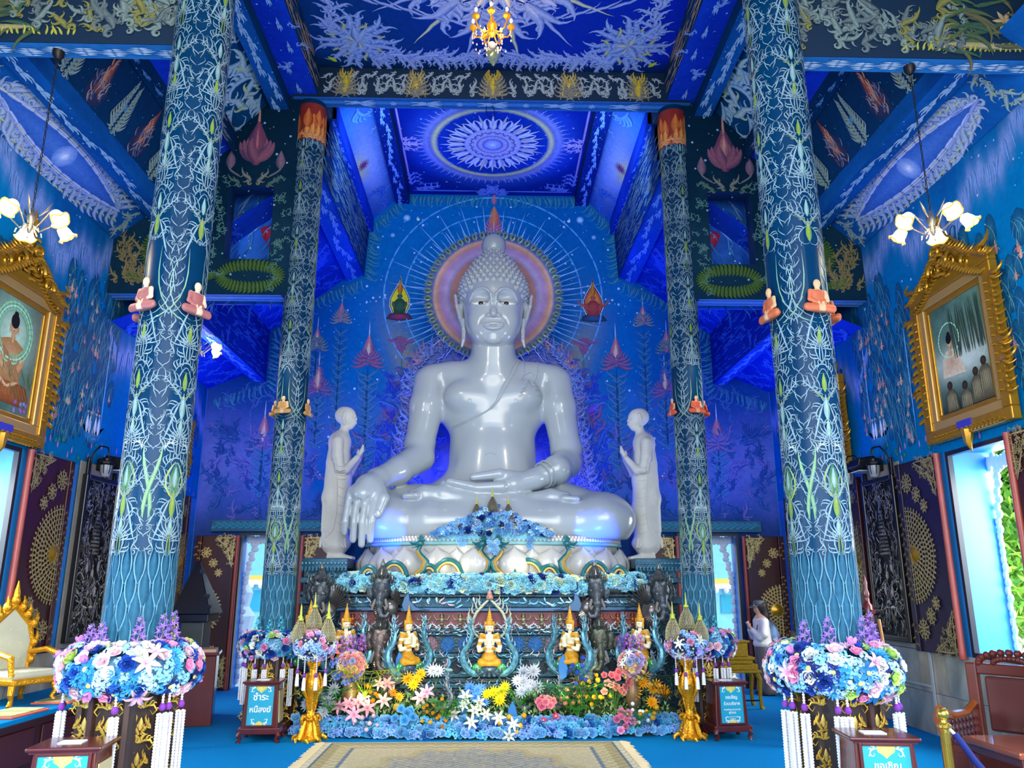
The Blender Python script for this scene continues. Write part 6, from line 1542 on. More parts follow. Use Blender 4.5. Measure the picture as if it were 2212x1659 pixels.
# ================================================================ standing monks
CHALK = M('chalk_white', '#cbc8bf', rough=.55, noise=.04, scale=4)
def monk(s):
    """faces the seated statue; s=-1 stands on the left looking right"""
    x = -2.27 if s < 0 else 2.33; t = thing('standing_monk', 'white standing monk statue with joined hands, %s of the seated statue' % ('left' if s < 0 else 'right'), 'statue', (x, 11.9, 2.12)); f = -s
    m = Sdf((-.42, -.36, -.02), (.46, .36, 2.36), .0155)
    X = lambda v: v*f
    m.chain([(X(.0), 0, .2), (X(.02), 0, .7), (X(.0), 0, 1.2)], [.17, .175, .165], .08, sy=1.05); m.chain([(X(.0), 0, 1.2), (X(-.03), 0, 1.5), (X(-.03), 0, 1.75)], [.165, .155, .16], .08, sy=1.15)
    m.ell((X(-.02), 0, 1.74), (.14, .25, .14), .08); m.cap((X(-.0), 0, 1.8), (X(.04), 0, 1.98), .075, .07, .06)
    m.chain([(X(-.16), 0, .42), (X(-.15), 0, .9), (X(-.13), 0, 1.4)], [.07, .08, .07], .08, sy=2)
    m.chain([(X(-.1), 0, .2), (X(-.14), 0, .26), (X(.02), 0, .2), (X(.14), 0, .24)], [.09, .09, .1, .08], .06, sy=1.6)
    for q in (-1, 1):
        m.chain([(X(-.02), q*.08, .22), (X(-.0), q*.08, .06)], [.075, .06], .03); m.chain([(X(-.06), q*.085, .035), (X(.12), q*.085, .03), (X(.25), q*.085, .02)], [.055, .045, .03], .03)
        m.chain([(X(-.02), q*.22, 1.72), (X(.0), q*.25, 1.5), (X(.04), q*.22, 1.32), (X(.12), q*.17, 1.3), (X(.26), q*.06, 1.5)], [.085, .08, .07, .062, .045], .03)
        m.chain([(X(.27), q*.025, 1.52), (X(.32), q*.02, 1.62), (X(.33), q*.01, 1.7)], [.035, .032, .014], .015)
        m.cap((X(.25), q*.02, 1.57), (X(.26), q*.012, 1.63), .018, .012, .01)
    m.ell((X(.08), 0, 2.13), (.125, .105, .15), .02); m.ell((X(.02), 0, 2.16), (.145, .12, .14), .03); m.cap((X(.16), 0, 2.04), (X(.12), 0, 2.0), .05, .06, .03)
    m.chain([(X(.19), 0, 2.14), (X(.212), 0, 2.095)], [.014, .017], .015); m.chain([(X(.19), -.03, 2.045), (X(.21), 0, 2.045), (X(.19), .03, 2.045)], [.01, .014, .01], .01)
    for q in (-1, 1): m.chain([(X(.05), q*.118, 2.18), (X(.03), q*.125, 2.1), (X(.05), q*.115, 2.0)], [.024, .02, .014], .01); m.ell((X(.17), q*.06, 2.13), (.02, .025, .012), .008, 'sub')
    m.obj('body', CHALK, t, smooth=1)
    # robe edge and pleats raised on the cloth
    from mathutils.bvhtree import BVHTree
    me = t.children[0].data; bv = BVHTree.FromPolygons([v.co for v in me.vertices], [p.vertices[:] for p in me.polygons])
    def ln(P, r):
        R = []
        for i in range(len(P)-1):
            for k in range(8):
                u = k/8; a, b = P[i][0]*(1-u)+P[i+1][0]*u, P[i][1]*(1-u)+P[i+1][1]*u; h = bv.ray_cast(Vector((X(a), -1, b)), Vector((0, 1, 0)))
                if h[0]: R.append((X(a), h[0].y-.002, b))
        if len(R) > 2: G().tube(R, r, 5).obj('robe_fold', CHALK, t, smooth=True)
    ln([(-.15, 1.7), (-.12, 1.45), (-.02, 1.38), (.0, 1.1), (.02, .7), (-.02, .42), (-.15, .28)], .012)
    for k in range(4): ln([(-.02, 1.36-.06*k), (.05, 1.33-.06*k), (.13, 1.35-.06*k)], .011)
    for k in range(6): ln([(.02, 1.05-.13*k), (.08, 1.02-.13*k), (.14, 1.05-.13*k)], .007)
    g = G()
    for k in range(9): g.tube([(X(-.17+.04*k), -.12, .3), (X(-.2+.045*k), -.15, .2), (X(-.2+.047*k+.02*(k % 2)), -.16, .16)], [.02, .022, .008], 6)
    g.obj('robe_hem', CHALK, t, smooth=True)
    p = thing('pedestal', 'dark carved pedestal of the %s standing monk statue' % ('left' if s < 0 else 'right'), 'pedestal', (x+.03*s, 11.75, 0)); w = .27
    for a, b, o, mt in ((0, .9, 0, A_DK), (.9, 1.0, .05, A_DK2), (1.0, 1.5, .0, A_DK), (1.5, 1.6, .05, A_DK2), (1.6, 1.78, 0, A_DK), (1.78, 1.86, .05, A_DK2), (1.86, 1.98, .0, A_DK2), (1.98, 2.12, .05, M('ped_teal', '#2a5a72', rough=.3, metal=.3, noise=.3, scale=20))):
        G().box(-w-o, w+o, -.42-o, .4, a, b).obj('tier', mt, p, bevel=.012)
    g = G()
    for i in range(13): g.ball((-.3+.05*i, -.48, 2.05), .022, 7, 5); g.ball((-.3+.05*i, -.48, 1.99), .018, 6, 4); g.tube([(-.3+.05*i, -.47, 1.98), (-.3+.05*i, -.50, 1.95), (-.3+.05*i, -.47, 1.92)], [.02, .02, .004], 6)
    g.obj('bead_row', M('ped_bead', '#4f8aa0', rough=.3, metal=.3), p, smooth=True)
    O = Orn(120+s)
    for i in range(6):
        for z in (.3, .6, 1.05, 1.3, 1.62, 1.88): O.kranok(-.24+.1*i, z, O.r.uniform(.4, 2.7), .14, O.r.choice((-1, 1)), O.r.choice(['#4f7a90', '#5f8a98', '#3f6a8a']), '#12303f', n=3)
    O.build('carved_scroll', lambda u, v, q: (u, -.425-q*1.5, v), REL, p)
    return t
monk(-1); monk(1)

# ================================================================ halo and throne back
def halo():
    t = thing('halo', 'rose and violet ring halo with curled green edge behind the seated head', 'halo', (.03, 13.5, 6.86)); R0, R1 = .76, 1.03
    n = 96; V = []; F = []; C = []
    rings = [(0, '#a8705e'), (.72, '#a8705e'), (.76, '#8c86ae'), (.80, '#b090a8'), (.88, '#a07ca8'), (.94, '#b87c6c'), (1.0, '#c49a70'), (1.03, '#7a6490'), (1.05, '#2f4f8a'), (1.14, '#14356e'), (1.17, '#5f88b0')]
    for r, c in rings:
        for i in range(n): a = 2*pi*i/n; V.append((r*cos(a), -.0, r*sin(a))); k = 1+.35*fbm(np.array([a*6.]), np.array([r*4.]), 7)[0]; C.append(tuple(min(1, x*k) for x in srgb(c)))
    for j in range(len(rings)-1):
        for i in range(n): i2 = (i+1) % n; F.append((j*n+i, j*n+i2, (j+1)*n+i2, (j+1)*n+i))
    V = np.array(V); o = npobj('disc', V, F, M('halo_paint', vc=True, rough=.4, noise=.12, scale=9), t, np.array(C)); md = o.modifiers.new('thick', 'SOLIDIFY'); md.thickness = .04
    O = Orn(130)
    for i in range(110): a = 2*pi*i/110; O.st(.76*cos(a), .76*sin(a), a, .16+.14*O.r.random(), .010, 0, 0, '#e4dcec', '#b8a4c4', kind=1)
    for i in range(60): a = 2*pi*i/60; O.st(1.0*cos(a), 1.0*sin(a), a, .35+.2*O.r.random(), .012, 0, 0, '#a8c4ec', '#4f88c8', kind=1) if i % 2 else None
    O.build('painted_ray', lambda u, v, w: (u, -.012-w, v), PAINT, t)
    g = G()
    for i in range(52):
        a = 2*pi*(i+.5)/52; R = Matrix.Rotation(-(a-pi/2), 3, 'Y')
        for k in (1, -1): g.tube([R @ Vector(p) for p in [(0, -.03, 1.05), (k*.03, -.05, 1.09), (k*.035, -.05, 1.13), (k*.01, -.05, 1.16), (k*.03, -.05, 1.20)]], [.014, .02, .018, .012, .003], 5)
    g.obj('curl', M('curl_green', '#7f9868', rough=.4, metal=.2, noise=.2, scale=20), t, smooth=True)
    t.scale = (1.07, 1, 1.07)
    b = thing('throne_screen', 'deep blue flame-edged throne screen standing behind the seated statue', 'screen', (.03, 13.62, 0)); O = Orn(131)
    half = [(0, .0), (1.75, .0), (1.78, 1.0), (1.72, 1.9), (1.60, 2.6), (1.52, 3.1), (1.50, 3.55), (1.36, 4.0), (1.12, 4.28), (.9, 4.4), (.5, 4.45), (0, 4.5)]
    half = [(x, z+1.5 if z > 0 else 0) for x, z in half]
    pts = half+[(-x, z) for x, z in half[::-1][1:-1]]
    o = G().poly(pts, 'y', 0, .08).obj('panel', M('throne_blue', '#0a3a9a', rough=.35, noise=.35, scale=4, bump=.4, bscale=8), b)
    edge = half[1:]
    for i in range(len(edge)-1):
        (x0, z0), (x1, z1) = edge[i], edge[i+1]; L = math.hypot(x1-x0, z1-z0); m = max(1, int(L/.09))
        for k in range(m):
            u = (k+.5)/m; x, z = x0+(x1-x0)*u, z0+(z1-z0)*u; th = math.atan2(z1-z0, x1-x0)
            O.kranok(x-.05, z, th-.9+O.r.uniform(-.3, .3), .34, -1, O.r.choice(['#2f62b8', '#3f78c8', '#2a4f9a']), '#0c2a6a', n=4)
            O.kranok(x-.2, z, th+O.r.uniform(-1, 1), .26, 1, '#1f4fb0', '#0a2470', n=3)
            if z > 5.4: O.kranok(x, z+.05, th-1.2, .3, -1, O.r.choice(['#8a5f7a', '#9a6a5a', '#5f6fa8']), '#2a3068', n=4)
    for k in range(60): O.scroll(O.r.uniform(.5, 1.6), O.r.uniform(1.9, 5.5), O.r.uniform(0, 6), .4, O.r.choice((-1, 1)), '#1a4cc0', '#0a2280', n=4)
    O.mirror(0); O.build('flame_carving', lambda u, v, w: (u, -.01-w*4, v), M('throne_flame', vc=True, rough=.35, noise=.1), b)
    for s in (-1, 1): G().poly([(s*.75, 5.12), (s*1.12, 5.10), (s*1.2, 5.16), (s*1.18, 5.30), (s*1.0, 5.36), (s*.75, 5.30)], 'y', -.08, -.02).obj('rose_panel', M('rose_panel', '#b07a88', rough=.5, noise=.15, scale=5), b, bevel=.02)
halo()
# ================================================================ things on the walls
WOOD_D = M('wood_maroon', '#3a1216', rough=.35, noise=.25, scale=5, stretch=(1, 1, .2)); WOOD_N = M('wood_plum', '#1f1430', rough=.4, noise=.25, scale=5)
LAT = M('lattice_gold', vc=True, rough=.4, metal=.55, noise=.2, scale=25)
def gold_disc(O, cx, cz, R, a0=0, a1=2*pi, c='#c8b274', c2='#8f7a3e'):
    full = a1-a0 > 6.2
    def P(r, a): return cx+r*cos(a), cz+r*sin(a)
    k = max(1, int(R/.062)); rings = [R*(i+1)/(k+1) for i in range(k+1)]
    for r in rings:
        n = max(8, int((a1-a0)*r/.05))
        for i in range(n): a = a0+(a1-a0)*i/n; O.st(*P(r, a), a+pi/2, (a1-a0)/n*r*1.15, .022 if R > .2 else .017, (a1-a0)/n, (a1-a0)/n, c, c2, kind=1)
    for j, r in enumerate(rings):
        r0 = rings[j-1] if j else 0; n = max(6, int((a1-a0)*r/.06)); L = (r-r0)*1.15
        for i in range(n):
            a = a0+(a1-a0)*(i+.5)/n
            for sd in (-1, 1): O.st(*P(r0, a), a+sd*.5, L, .03, -sd*2.2, -sd*.6, c, c2, kind=0)
    n = max(8, int((a1-a0)*R/.06))
    for i in range(n):
        a = a0+(a1-a0)*(i+.5)/n; x, z = P(R*1.02, a); O.st(x, z, a, .05 if R > .2 else .03, .035 if R > .2 else .02, 0, 0, c, c2, kind=2)
def corner(O, x, z, sx, sz, w, h):
    for i in range(9):
        for j in range(9):
            u, v = i/9, j/9
            if u+v < .92: O.scroll(x+sx*w*u, z+sz*h*v, O.r.uniform(0, 6), .15, O.r.choice((-1, 1)), '#c8b274', '#8f7a3e', n=3)
    for a, b in (((0, 0), (1, 0)), ((0, 0), (0, 1)), ((1, 0), (.35, .3)), ((.35, .3), (0, 1))):
        x0, z0, x1, z1 = x+sx*w*a[0], z+sz*h*a[1], x+sx*w*b[0], z+sz*h*b[1]; O.st(x0, z0, math.atan2(z1-z0, x1-x0), math.hypot(x1-x0, z1-z0), .022, 0, 0, '#d0bc80', '#8f7a3e', kind=1)
leaf_n = [0]
def leaf(loc, rz, hd, label, w=.8, h=2.3, post=True, wood=None, st_w=.1, c='#c8b274'):
    t = thing('door_leaf', label, 'door', loc, rz); leaf_n[0] += 1; S = leaf_n[0]
    ax = sorted((0, hd*w)); G().box(ax[0], ax[1], -.05, 0, 0, h).obj('board', wood or WOOD_D, t, bevel=.006)
    mp = lambda u, v, q: (u, -.052-q, v)
    def part(name, f):
        O = Orn(300+S); f(O); o = O.build(name, mp, LAT, t, n=5, off=.008, doff=.006); return o
    R = w*.68
    part('half_medallion', lambda O: gold_disc(O, 0, h/2, R, -pi/2 if hd > 0 else pi/2, pi/2 if hd > 0 else 1.5*pi))
    b = G().lathe([(.10, 0), (.12, .01), (.08, .02), (.05, .035), (.02, .04)], 20); b.xf(Matrix.Rotation(pi/2, 4, 'X'))
    b = b.obj('boss', M('boss_gold', '#b88a20', rough=.3, metal=.6), t, smooth=True, loc=(hd*.1, -.05, h/2))
    for dz in (-1, 1):
        for u, v, r in ((.16, .385, .105), (.40, .315, .082), (.58, .25, .065)):
            part('rosette', lambda O: gold_disc(O, hd*w*u, h/2+dz*h*v, r*w/.8))
        part('corner_lattice', lambda O: corner(O, hd*w*.96, h/2+dz*h*.485, -hd, -dz, w*.55, h*.2))
    if post:
        G().lathe([(.035, -.02), (.042, 0), (.038, .05), (.036, h-.05), (.042, h)], 14, (hd*(w+.05), -.05)).obj('hinge_post', M('post_red', '#a8483a', rough=.35, noise=.15, scale=4), t, smooth=True)
    ax = sorted((-hd*.01, -hd*(.01+st_w))); G().box(ax[0], ax[1], -.07, 0, 0, h).obj('stile', wood or WOOD_D, t, bevel=.006)
    O = Orn(301)
    for z0, z1 in ((.03*h, .16*h), (.26*h, .74*h), (.84*h, .97*h)):
        n = int((z1-z0)/.06)
        for i in range(n): O.scroll(sum(ax)/2, z0+(z1-z0)*i/n, pi/2+(.8 if i % 2 else -.8), .11, 1 if i % 2 else -1, '#d0a83a', '#8a6a20', n=3)
    O.build('stile_lattice', lambda u, v, q: (u, -.072-q, v), LAT, t, n=5)
    return t
for s, nm in ((-1, 'left'), (1, 'right')):
    rz = -s*pi/2; X = s*(WX-.01); far = (free, hinge) = (10.0, 9.14)
    leaf((X, 9.98, .97), rz, s, 'dark shutter with gold half medallion between %s window and silver carved panel' % nm, w=.80, wood=WOOD_D if s < 0 else WOOD_N)
    leaf((X, 7.0, .97), rz, -s, 'near shutter of the %s window, mostly outside the picture' % nm, w=.76)
    leaf((X, 11.32 if s > 0 else 11.55, .97), rz, -s, 'dark shutter beyond the %s silver panel, before the far window' % nm, w=.62)
    leaf((X, 14.0, .97), rz, s, 'last shutter on the %s wall next to the back corner' % nm, w=.66)
leaf((-5.16, YB-.02, .02), 0, 1, 'tall door leaf with gold half medallion left of the left doorway', w=.58, h=2.6, wood=WOOD_D)
leaf((-2.72, YB-.02, .02), 0, -1, 'tall door leaf between left doorway and the statue pedestal', w=.60, h=2.6, wood=M('wood_brown', '#4a1c14', rough=.35))
leaf((2.80, YB-.02, .02), 0, 1, 'tall door leaf between right doorway and the statue pedestal', w=.55, h=2.6, wood=M('wood_brown'))
leaf((5.26, YB-.02, .02), 0, -1, 'tall door leaf with gold half medallion right of the right doorway', w=.58, h=2.6)

def silver(s, yc):
    nm = 'left' if s < 0 else 'right'; t = thing('carved_panel', 'tall blackened silver relief panel in a dark frame on the %s wall' % nm, 'relief', (s*(WX-.0), yc, 1.05), -s*pi/2)
    w, h = .92, 2.12
    G().box(-w/2-.07, w/2+.07, -.02, 0, -.06, h+.16).obj('stone_surround', M('stone_cream', '#948a76', rough=.5, noise=.2, scale=4), t)
    G().box(-w/2+.06, w/2-.06, -.05, 0, .06, h-.06).obj('backing', M('silver_ground', '#15130f', rough=.4, metal=.4, bump=1, bscale=60), t)
    for b in ((-w/2, -w/2+.07, 0, h), (w/2-.07, w/2, 0, h), (-w/2+.07, w/2-.07, 0, .07), (-w/2+.07, w/2-.07, h-.07, h)): G().box(b[0], b[1], -.09, 0, b[2], b[3]).obj('frame_rail', M('frame_black', '#0f0d10', rough=.3), t, bevel=.012)
    O = Orn(320+s); r = O.r; SV = ['#a8a088', '#8a8268', '#c8c0a8', '#6a624a', '#d8d4c0']
    for _ in range(620):
        x, z = r.uniform(-.38, .38), r.uniform(.1, h-.1)
        if abs(x) < .17 and .75 < z < 1.75 and r.random() < .8: continue
        O.st(x, z, pi/2+r.uniform(-.7, .7)+(pi if r.random() < .3 else 0), r.uniform(.06, .16), .028, r.uniform(-3, 3), r.uniform(-6, 6), r.choice(SV), '#1a1814', wig=.5)
    for k in range(13): z = 1.1+.05*k; q = .16-.009*k; O.poly([(-q, z), (q, z), (q*.94, z+.035), (-q*.94, z+.035)], r.choice(SV[:3]), '#3a362c')
    O.st(0, 1.7, pi/2, .25, .05, 0, 0, '#b0a890', '#3a362c')
    for x, z in ((-.15, .9), (.02, .82), (.16, .92), (-.05, .62), (.12, .6)): O.st(x, z-.05, pi/2, .17, .09, 0, 0, '#b8b4a8', '#4a463c', kind=2); O.disc(x, z+.13, .028, '#c8c4b8', '#5a5648')
    for x in (-.14, .02): O.st(x, .42, 0, .14, .05, 0, 0, '#d8d4c8', '#5a5648', kind=2); O.st(x+.02, .42, -pi/2, .1, .02, 0, 0, '#d8d4c8', '#5a5648'); O.st(x+.11, .42, -pi/2, .1, .02, 0, 0, '#d8d4c8', '#5a5648'); O.st(x+.13, .44, 1.2, .12, .03, 0, 0, '#d8d4c8', '#5a5648')
    O.build('silver_relief', lambda u, v, q: (u, -.055-q*3, v), M('silver_vc', vc=True, rough=.25, metal=.6, bump=.3, bscale=60), t, n=5)
    # two iron lanterns and a floodlight above it
    for i, u in enumerate((-.38, .38)):
        l = thing('wall_lantern', 'black iron lantern with glass bell over the %s silver panel, %s one' % (nm, ('nearer' if (u > 0) == (s > 0) else 'farther')), 'lantern', (s*(WX-.02), yc-s*u, 3.38), -s*pi/2); B = M('iron_black', '#101014', rough=.4, metal=.4)
        G().box(-.035, .035, -.04, 0, -.28, .02).obj('wall_plate', B, l, bevel=.012)
        G().tube([(0, -.02, -.1), (0, -.06, .08), (0, -.14, .17), (0, -.24, .15), (0, -.27, .07), (0, -.25, .02)], .012, 6).obj('arm', B, l, smooth=True)
        G().lathe([(.02, .04), (.045, .0), (.04, -.03), (.10, -.05), (.105, -.075), (.08, -.09)], 8, (0, -.25)).obj('cap', B, l)
        G().lathe([(.075, -.09), (.07, -.16), (.05, -.24), (.02, -.26)], 12, (0, -.25)).obj('glass', M('lantern_glass', '#8a8c90', rough=.15), l, smooth=True)
        g = G()
        for k in range(6): a = pi/3*k; g.tube([(.08*cos(a), -.25+.08*sin(a), -.09), (.07*cos(a), -.25+.07*sin(a), -.17), (.02*cos(a), -.25+.02*sin(a), -.28)], .006, 4)
        g.obj('cage', B, l)
    f = thing('floodlight', 'black wall floodlight between the two lanterns on the %s wall' % nm, 'lamp', (s*(WX-.02), yc, 3.33), -s*pi/2)
    G().poly([(-.0, -.08), (-.0, .08), (-.16, .13), (-.33, .10), (-.36, .0), (-.30, -.04)], 'x', -.16, .16).obj('housing', M('iron_black'), f, bevel=.02); f.children[0].data.update()
    G().box(-.13, .13, -.33, -.08, -.075, -.06).obj('lens', M('lens_white', '#c8ccd0', rough=.3), f)
    return t
silver(1, 10.63); silver(-1, 10.88)

# gilded picture frames
def ring_curve(n): return [2*pi*i/n for i in range(n)]
def frame(s, yc, zc, label, which, q=1.0):
    t = thing('picture_frame', label, 'picture', (s*(WX-.03), yc, zc), -s*pi/2); w, h = 1.0*q, 1.26*q
    FG = M('frame_gold', '#b8821a', rough=.32, metal=.55, noise=.12, scale=10); FG2 = M('frame_gold_pale', '#c49a58', rough=.3, metal=.4)
    for k, (a, b, d, m) in enumerate(((.16, .30, .10, FG), (.06, .17, .075, FG2), (0, .065, .05, FG))):
        for x0, x1, z0, z1 in ((-w/2-b, w/2+b, h/2+a, h/2+b), (-w/2-b, w/2+b, -h/2-b, -h/2-a), (-w/2-b, -w/2-a, -h/2-a, h/2+a), (w/2+a, w/2+b, -h/2-a, h/2+a)): G().box(x0, x1, -d, 0, z0, z1).obj('moulding', m, t, bevel=.012)
    # carved flames all round, tall crest on top
    g = G(); r = random.Random(9)
    def fl(x, z, th, L, sd, W=.042):
        L *= .85
        P = []; a = th
        for i in range(7): P.append((x, -.06-.05*sin(pi*i/6), z)); a += sd*(1.0 if i < 3 else -1.4)*.5; x += cos(a)*L/6; z += sin(a)*L/6
        g.tube(P, [W*(1.1-.15*i) for i in range(7)], 6, .8)
    n = 13
    for sd in (-1, 1):
        for i in range(n): fl(sd*(w/2+.27), -h/2+h*1.05*i/n, pi/2-sd*.9, .2, -sd); fl(sd*(w/2+.24), -h/2+h*i/n, pi/2+sd*.2, .14, sd, .022)
        for k, (z, L) in enumerate(((-.32, .34), (-.12, .3), (.6, .34))): fl(sd*(w/2+.26), z*q, pi/2-sd*.55, L, -sd, .045); fl(sd*(w/2+.30), z*q, pi/2-sd*1.2, L*.6, -sd, .03)
        for i in range(9): fl(sd*(.06+.5*i/9)*q*1.2, -h/2-.26, -pi/2+sd*.5, .15, sd, .03); fl(sd*(.0+.6*i/9)*q*1.2, -h/2-.24, -pi/2-sd*.7, .12, -sd, .025)
        for i in range(16): x = sd*(.75-.72*i/15)*q; z = h/2+.2+.42*q*(i/15)**1.3; fl(x, z, pi/2-sd*.5, .2+.08*r.random(), -sd, .034); fl(x, z-.12, pi/2+sd*.9, .2, sd, .03)
        for cx, cz, R in ((.17, .42, .13), (.42, .3, .10), (.1, .62, .08)):
            g.tube([(sd*(cx*q+R*(1-i/22)*cos(i*.5)), -.10, h/2+cz*q+R*(1-i/22)*sin(i*.5)) for i in range(20)], [.028*(1-i/26) for i in range(20)], 6)
        fl(sd*.62*q, h/2+.28, pi/2-sd*.2, .42, -sd, .045)
    for i in range(10): fl(0, h/2+.25+.06*i, pi/2+(.5 if i % 2 else -.5), .2, 1 if i % 2 else -1, .035)
    g.tube([(0, -.08, h/2+.8*q), (.01, -.08, h/2+.95*q), (0, -.06, h/2+1.1*q)], [.04, .025, .004], 6); g.tube([(0, -.08, -h/2-.26), (0, -.09, -h/2-.4), (0, -.06, -h/2-.5)], [.07, .04, .004], 6)
    g.obj('carved_flame', FG, t, smooth=True, kind='stuff')
    G().poly([(-.62*q, h/2+.2), (.62*q, h/2+.2), (.55*q, h/2+.36*q), (.3*q, h/2+.55*q), (0, h/2+.85*q), (-.3*q, h/2+.55*q), (-.55*q, h/2+.36*q)], 'y', -.05, 0).obj('crest', FG, t, bevel=.01)
    G().box(-.13, .13, -.115, -.10, -h/2-.24, -h/2-.15).obj('name_plate', M('plate_violet', '#3a3ab0', rough=.4), t)
    # the painting
    def colf(U, V):
        n1 = fbm(U*3, V*3, 77+which, 1.6); dk = S3('#1d3a30'); c = mixc(dk+0*U[..., None], S3('#6f9480'), .5+.6*n1)
        if which == 0: c = mixc(c, S3('#8a6a4a'), np.clip(np.abs(U)*2-.55, 0, .6)); c = mixc(c, S3('#bfe0c8'), np.exp(-((U/.33)**2+((V-.22)/.36)**2)))
        else: c = mixc(c, S3('#d8e4d8'), np.exp(-((U/.6)**2+((V+.08)/.2)**2))*.9); c = mixc(c, S3('#16201c'), np.clip(-V*2.6-.7, 0, .9))
        return c
    p = grid('canvas', lambda U, V: (U, U*0-.03, V), -w/2, w/2, -h/2, h/2, .035, M('canvas_paint', vc=True, rough=.25, noise=.1, scale=20), colf, t)
    O = Orn(340+which); k = q*s
    def ring(cx, cz, R, c, c2, wd):
        for i in range(30): a = 2*pi*i/30; O.st(cx+R*cos(a), cz+R*sin(a), a+pi/2, 2*pi*R/28, wd, 2*pi/28, 2*pi/28, c, c2, kind=1)
    if which == 0:
        for R, c in ((.34, '#7fc88a'), (.30, '#9fd8b8'), (.26, '#5fb078')): ring(0, .24, R, c, '#a8d8c0', .03)
        O.poly([(-.42, -.48), (-.36, -.34), (-.14, -.26), (.14, -.26), (.38, -.32), (.44, -.44), (.3, -.54), (-.25, -.54)], '#b0683a', '#7a3f22')
        O.poly([(-.2, -.3), (-.26, -.05), (-.22, .12), (-.07, .17), (.07, .17), (.2, .12), (.26, -.08), (.2, -.3)], '#c89a70', '#a87848')
        for i in range(16): O.st(-.2+.02*i, .1-.012*i, -1.1, .3, .02, .5, -.5, '#8a5f3a', '#c89a70', kind=1)
        for i in range(14): O.st(-.34+.05*i, -.3, -1.9+.06*i, .22, .02, 1, -1, '#7a4022', '#c07a48', kind=1)
        for sd in (-1, 1): O.st(sd*.25, .02, -pi/2-sd*.3, .34, .11, -sd*1.2, -sd*.4, '#c8986c', '#a07044', kind=2); O.st(sd*.2, -.28, -pi/2-sd*1.2, .26, .05, 0, 0, '#d8b088', '#a8784c', kind=2)
        O.st(0, .12, pi/2, .12, .07, 0, 0, '#c89a70', '#a87848', kind=1); O.disc(0, .30, .085, '#d8ac84', '#c09068', sx=.8); O.disc(0, .375, .085, '#14161a', sx=.9); O.disc(0, .45, .04, '#14161a')
        for sd in (-1, 1): O.st(sd*.04-.02, .31, 0, .04, .008, .3, -.3, '#3a2418', kind=1); O.st(sd*.075, .33, -pi/2, .12, .02, 0, 0, '#d0a078', '#a87848')
        O.disc(0, .262, .012, '#a85a4a')
        for i in range(14): O.flower(O.r.uniform(.2, .45)*(1 if i % 3 else -1), O.r.uniform(-.6, -.48), .035, O.r.choice(['#b06fc0', '#8f9fd8']), '#5f4f8a', 6)
        for i in range(50): O.st(O.r.uniform(-.48, .48), O.r.uniform(-.6, -.2), O.r.uniform(1, 2), .16, .012, 1, -1, '#4f7a4a', '#2a4a30')
    else:
        for i in range(24): x = O.r.uniform(-.1, .48); O.st(x, -.05, pi/2+O.r.uniform(-.1, .1), .62, .018, .2, -.2, '#22302a', '#4a5f50', kind=1)
        cx = -.18 if s > 0 else .05
        ring(cx, .2, .2, '#8fd8a8', '#cfeedd', .02); O.poly([(cx-.2, -.22), (cx-.16, .0), (cx-.08, .08), (cx+.08, .08), (cx+.16, -.02), (cx+.24, -.24)], '#c89a78', '#d8c8b0')
        O.disc(cx, .16, .06, '#d8ac84', '#b88860', sx=.75); O.disc(cx-.005, .215, .062, '#14161a', sx=.85); O.disc(cx, .27, .03, '#14161a'); O.st(cx, .0, pi/2, .11, .05, 0, 0, '#d0a078', '#b08060', kind=1)
        for x, z in ((-.28, -.42), (.0, -.48), (.22, -.38), (.38, -.3)):
            O.poly([(x-.11, -.62), (x-.1, z), (x-.03, z+.06), (x+.06, z+.05), (x+.12, z-.04), (x+.13, -.62)], '#8a7f60', '#4a4434'); O.disc(x, z+.1, .05, '#4a3a2c', '#2a2018')
            for j in range(6): O.st(x-.07+.03*j, z, -pi/2, .2, .008, .2, 0, '#b0a888', '#5a5440', kind=1)
    O.build('painted_picture', lambda u, v, w_: (u, -.033-w_*.6, v), PAINT, p)
    return t
frame(-1, 8.45, 4.22, 'large gilded flame-edged frame with painting of a seated robed figure, left wall', 0)
frame(1, 8.37, 4.30, 'large gilded flame-edged frame with painting of a misty forest sermon, right wall', 1)
frame(-1, 13.0, 4.05, 'smaller gilded frame on the left wall near the back corner', 1, .72)
frame(1, 12.0, 4.1, 'smaller gilded frame on the right wall behind the near pillar', 0, .72)

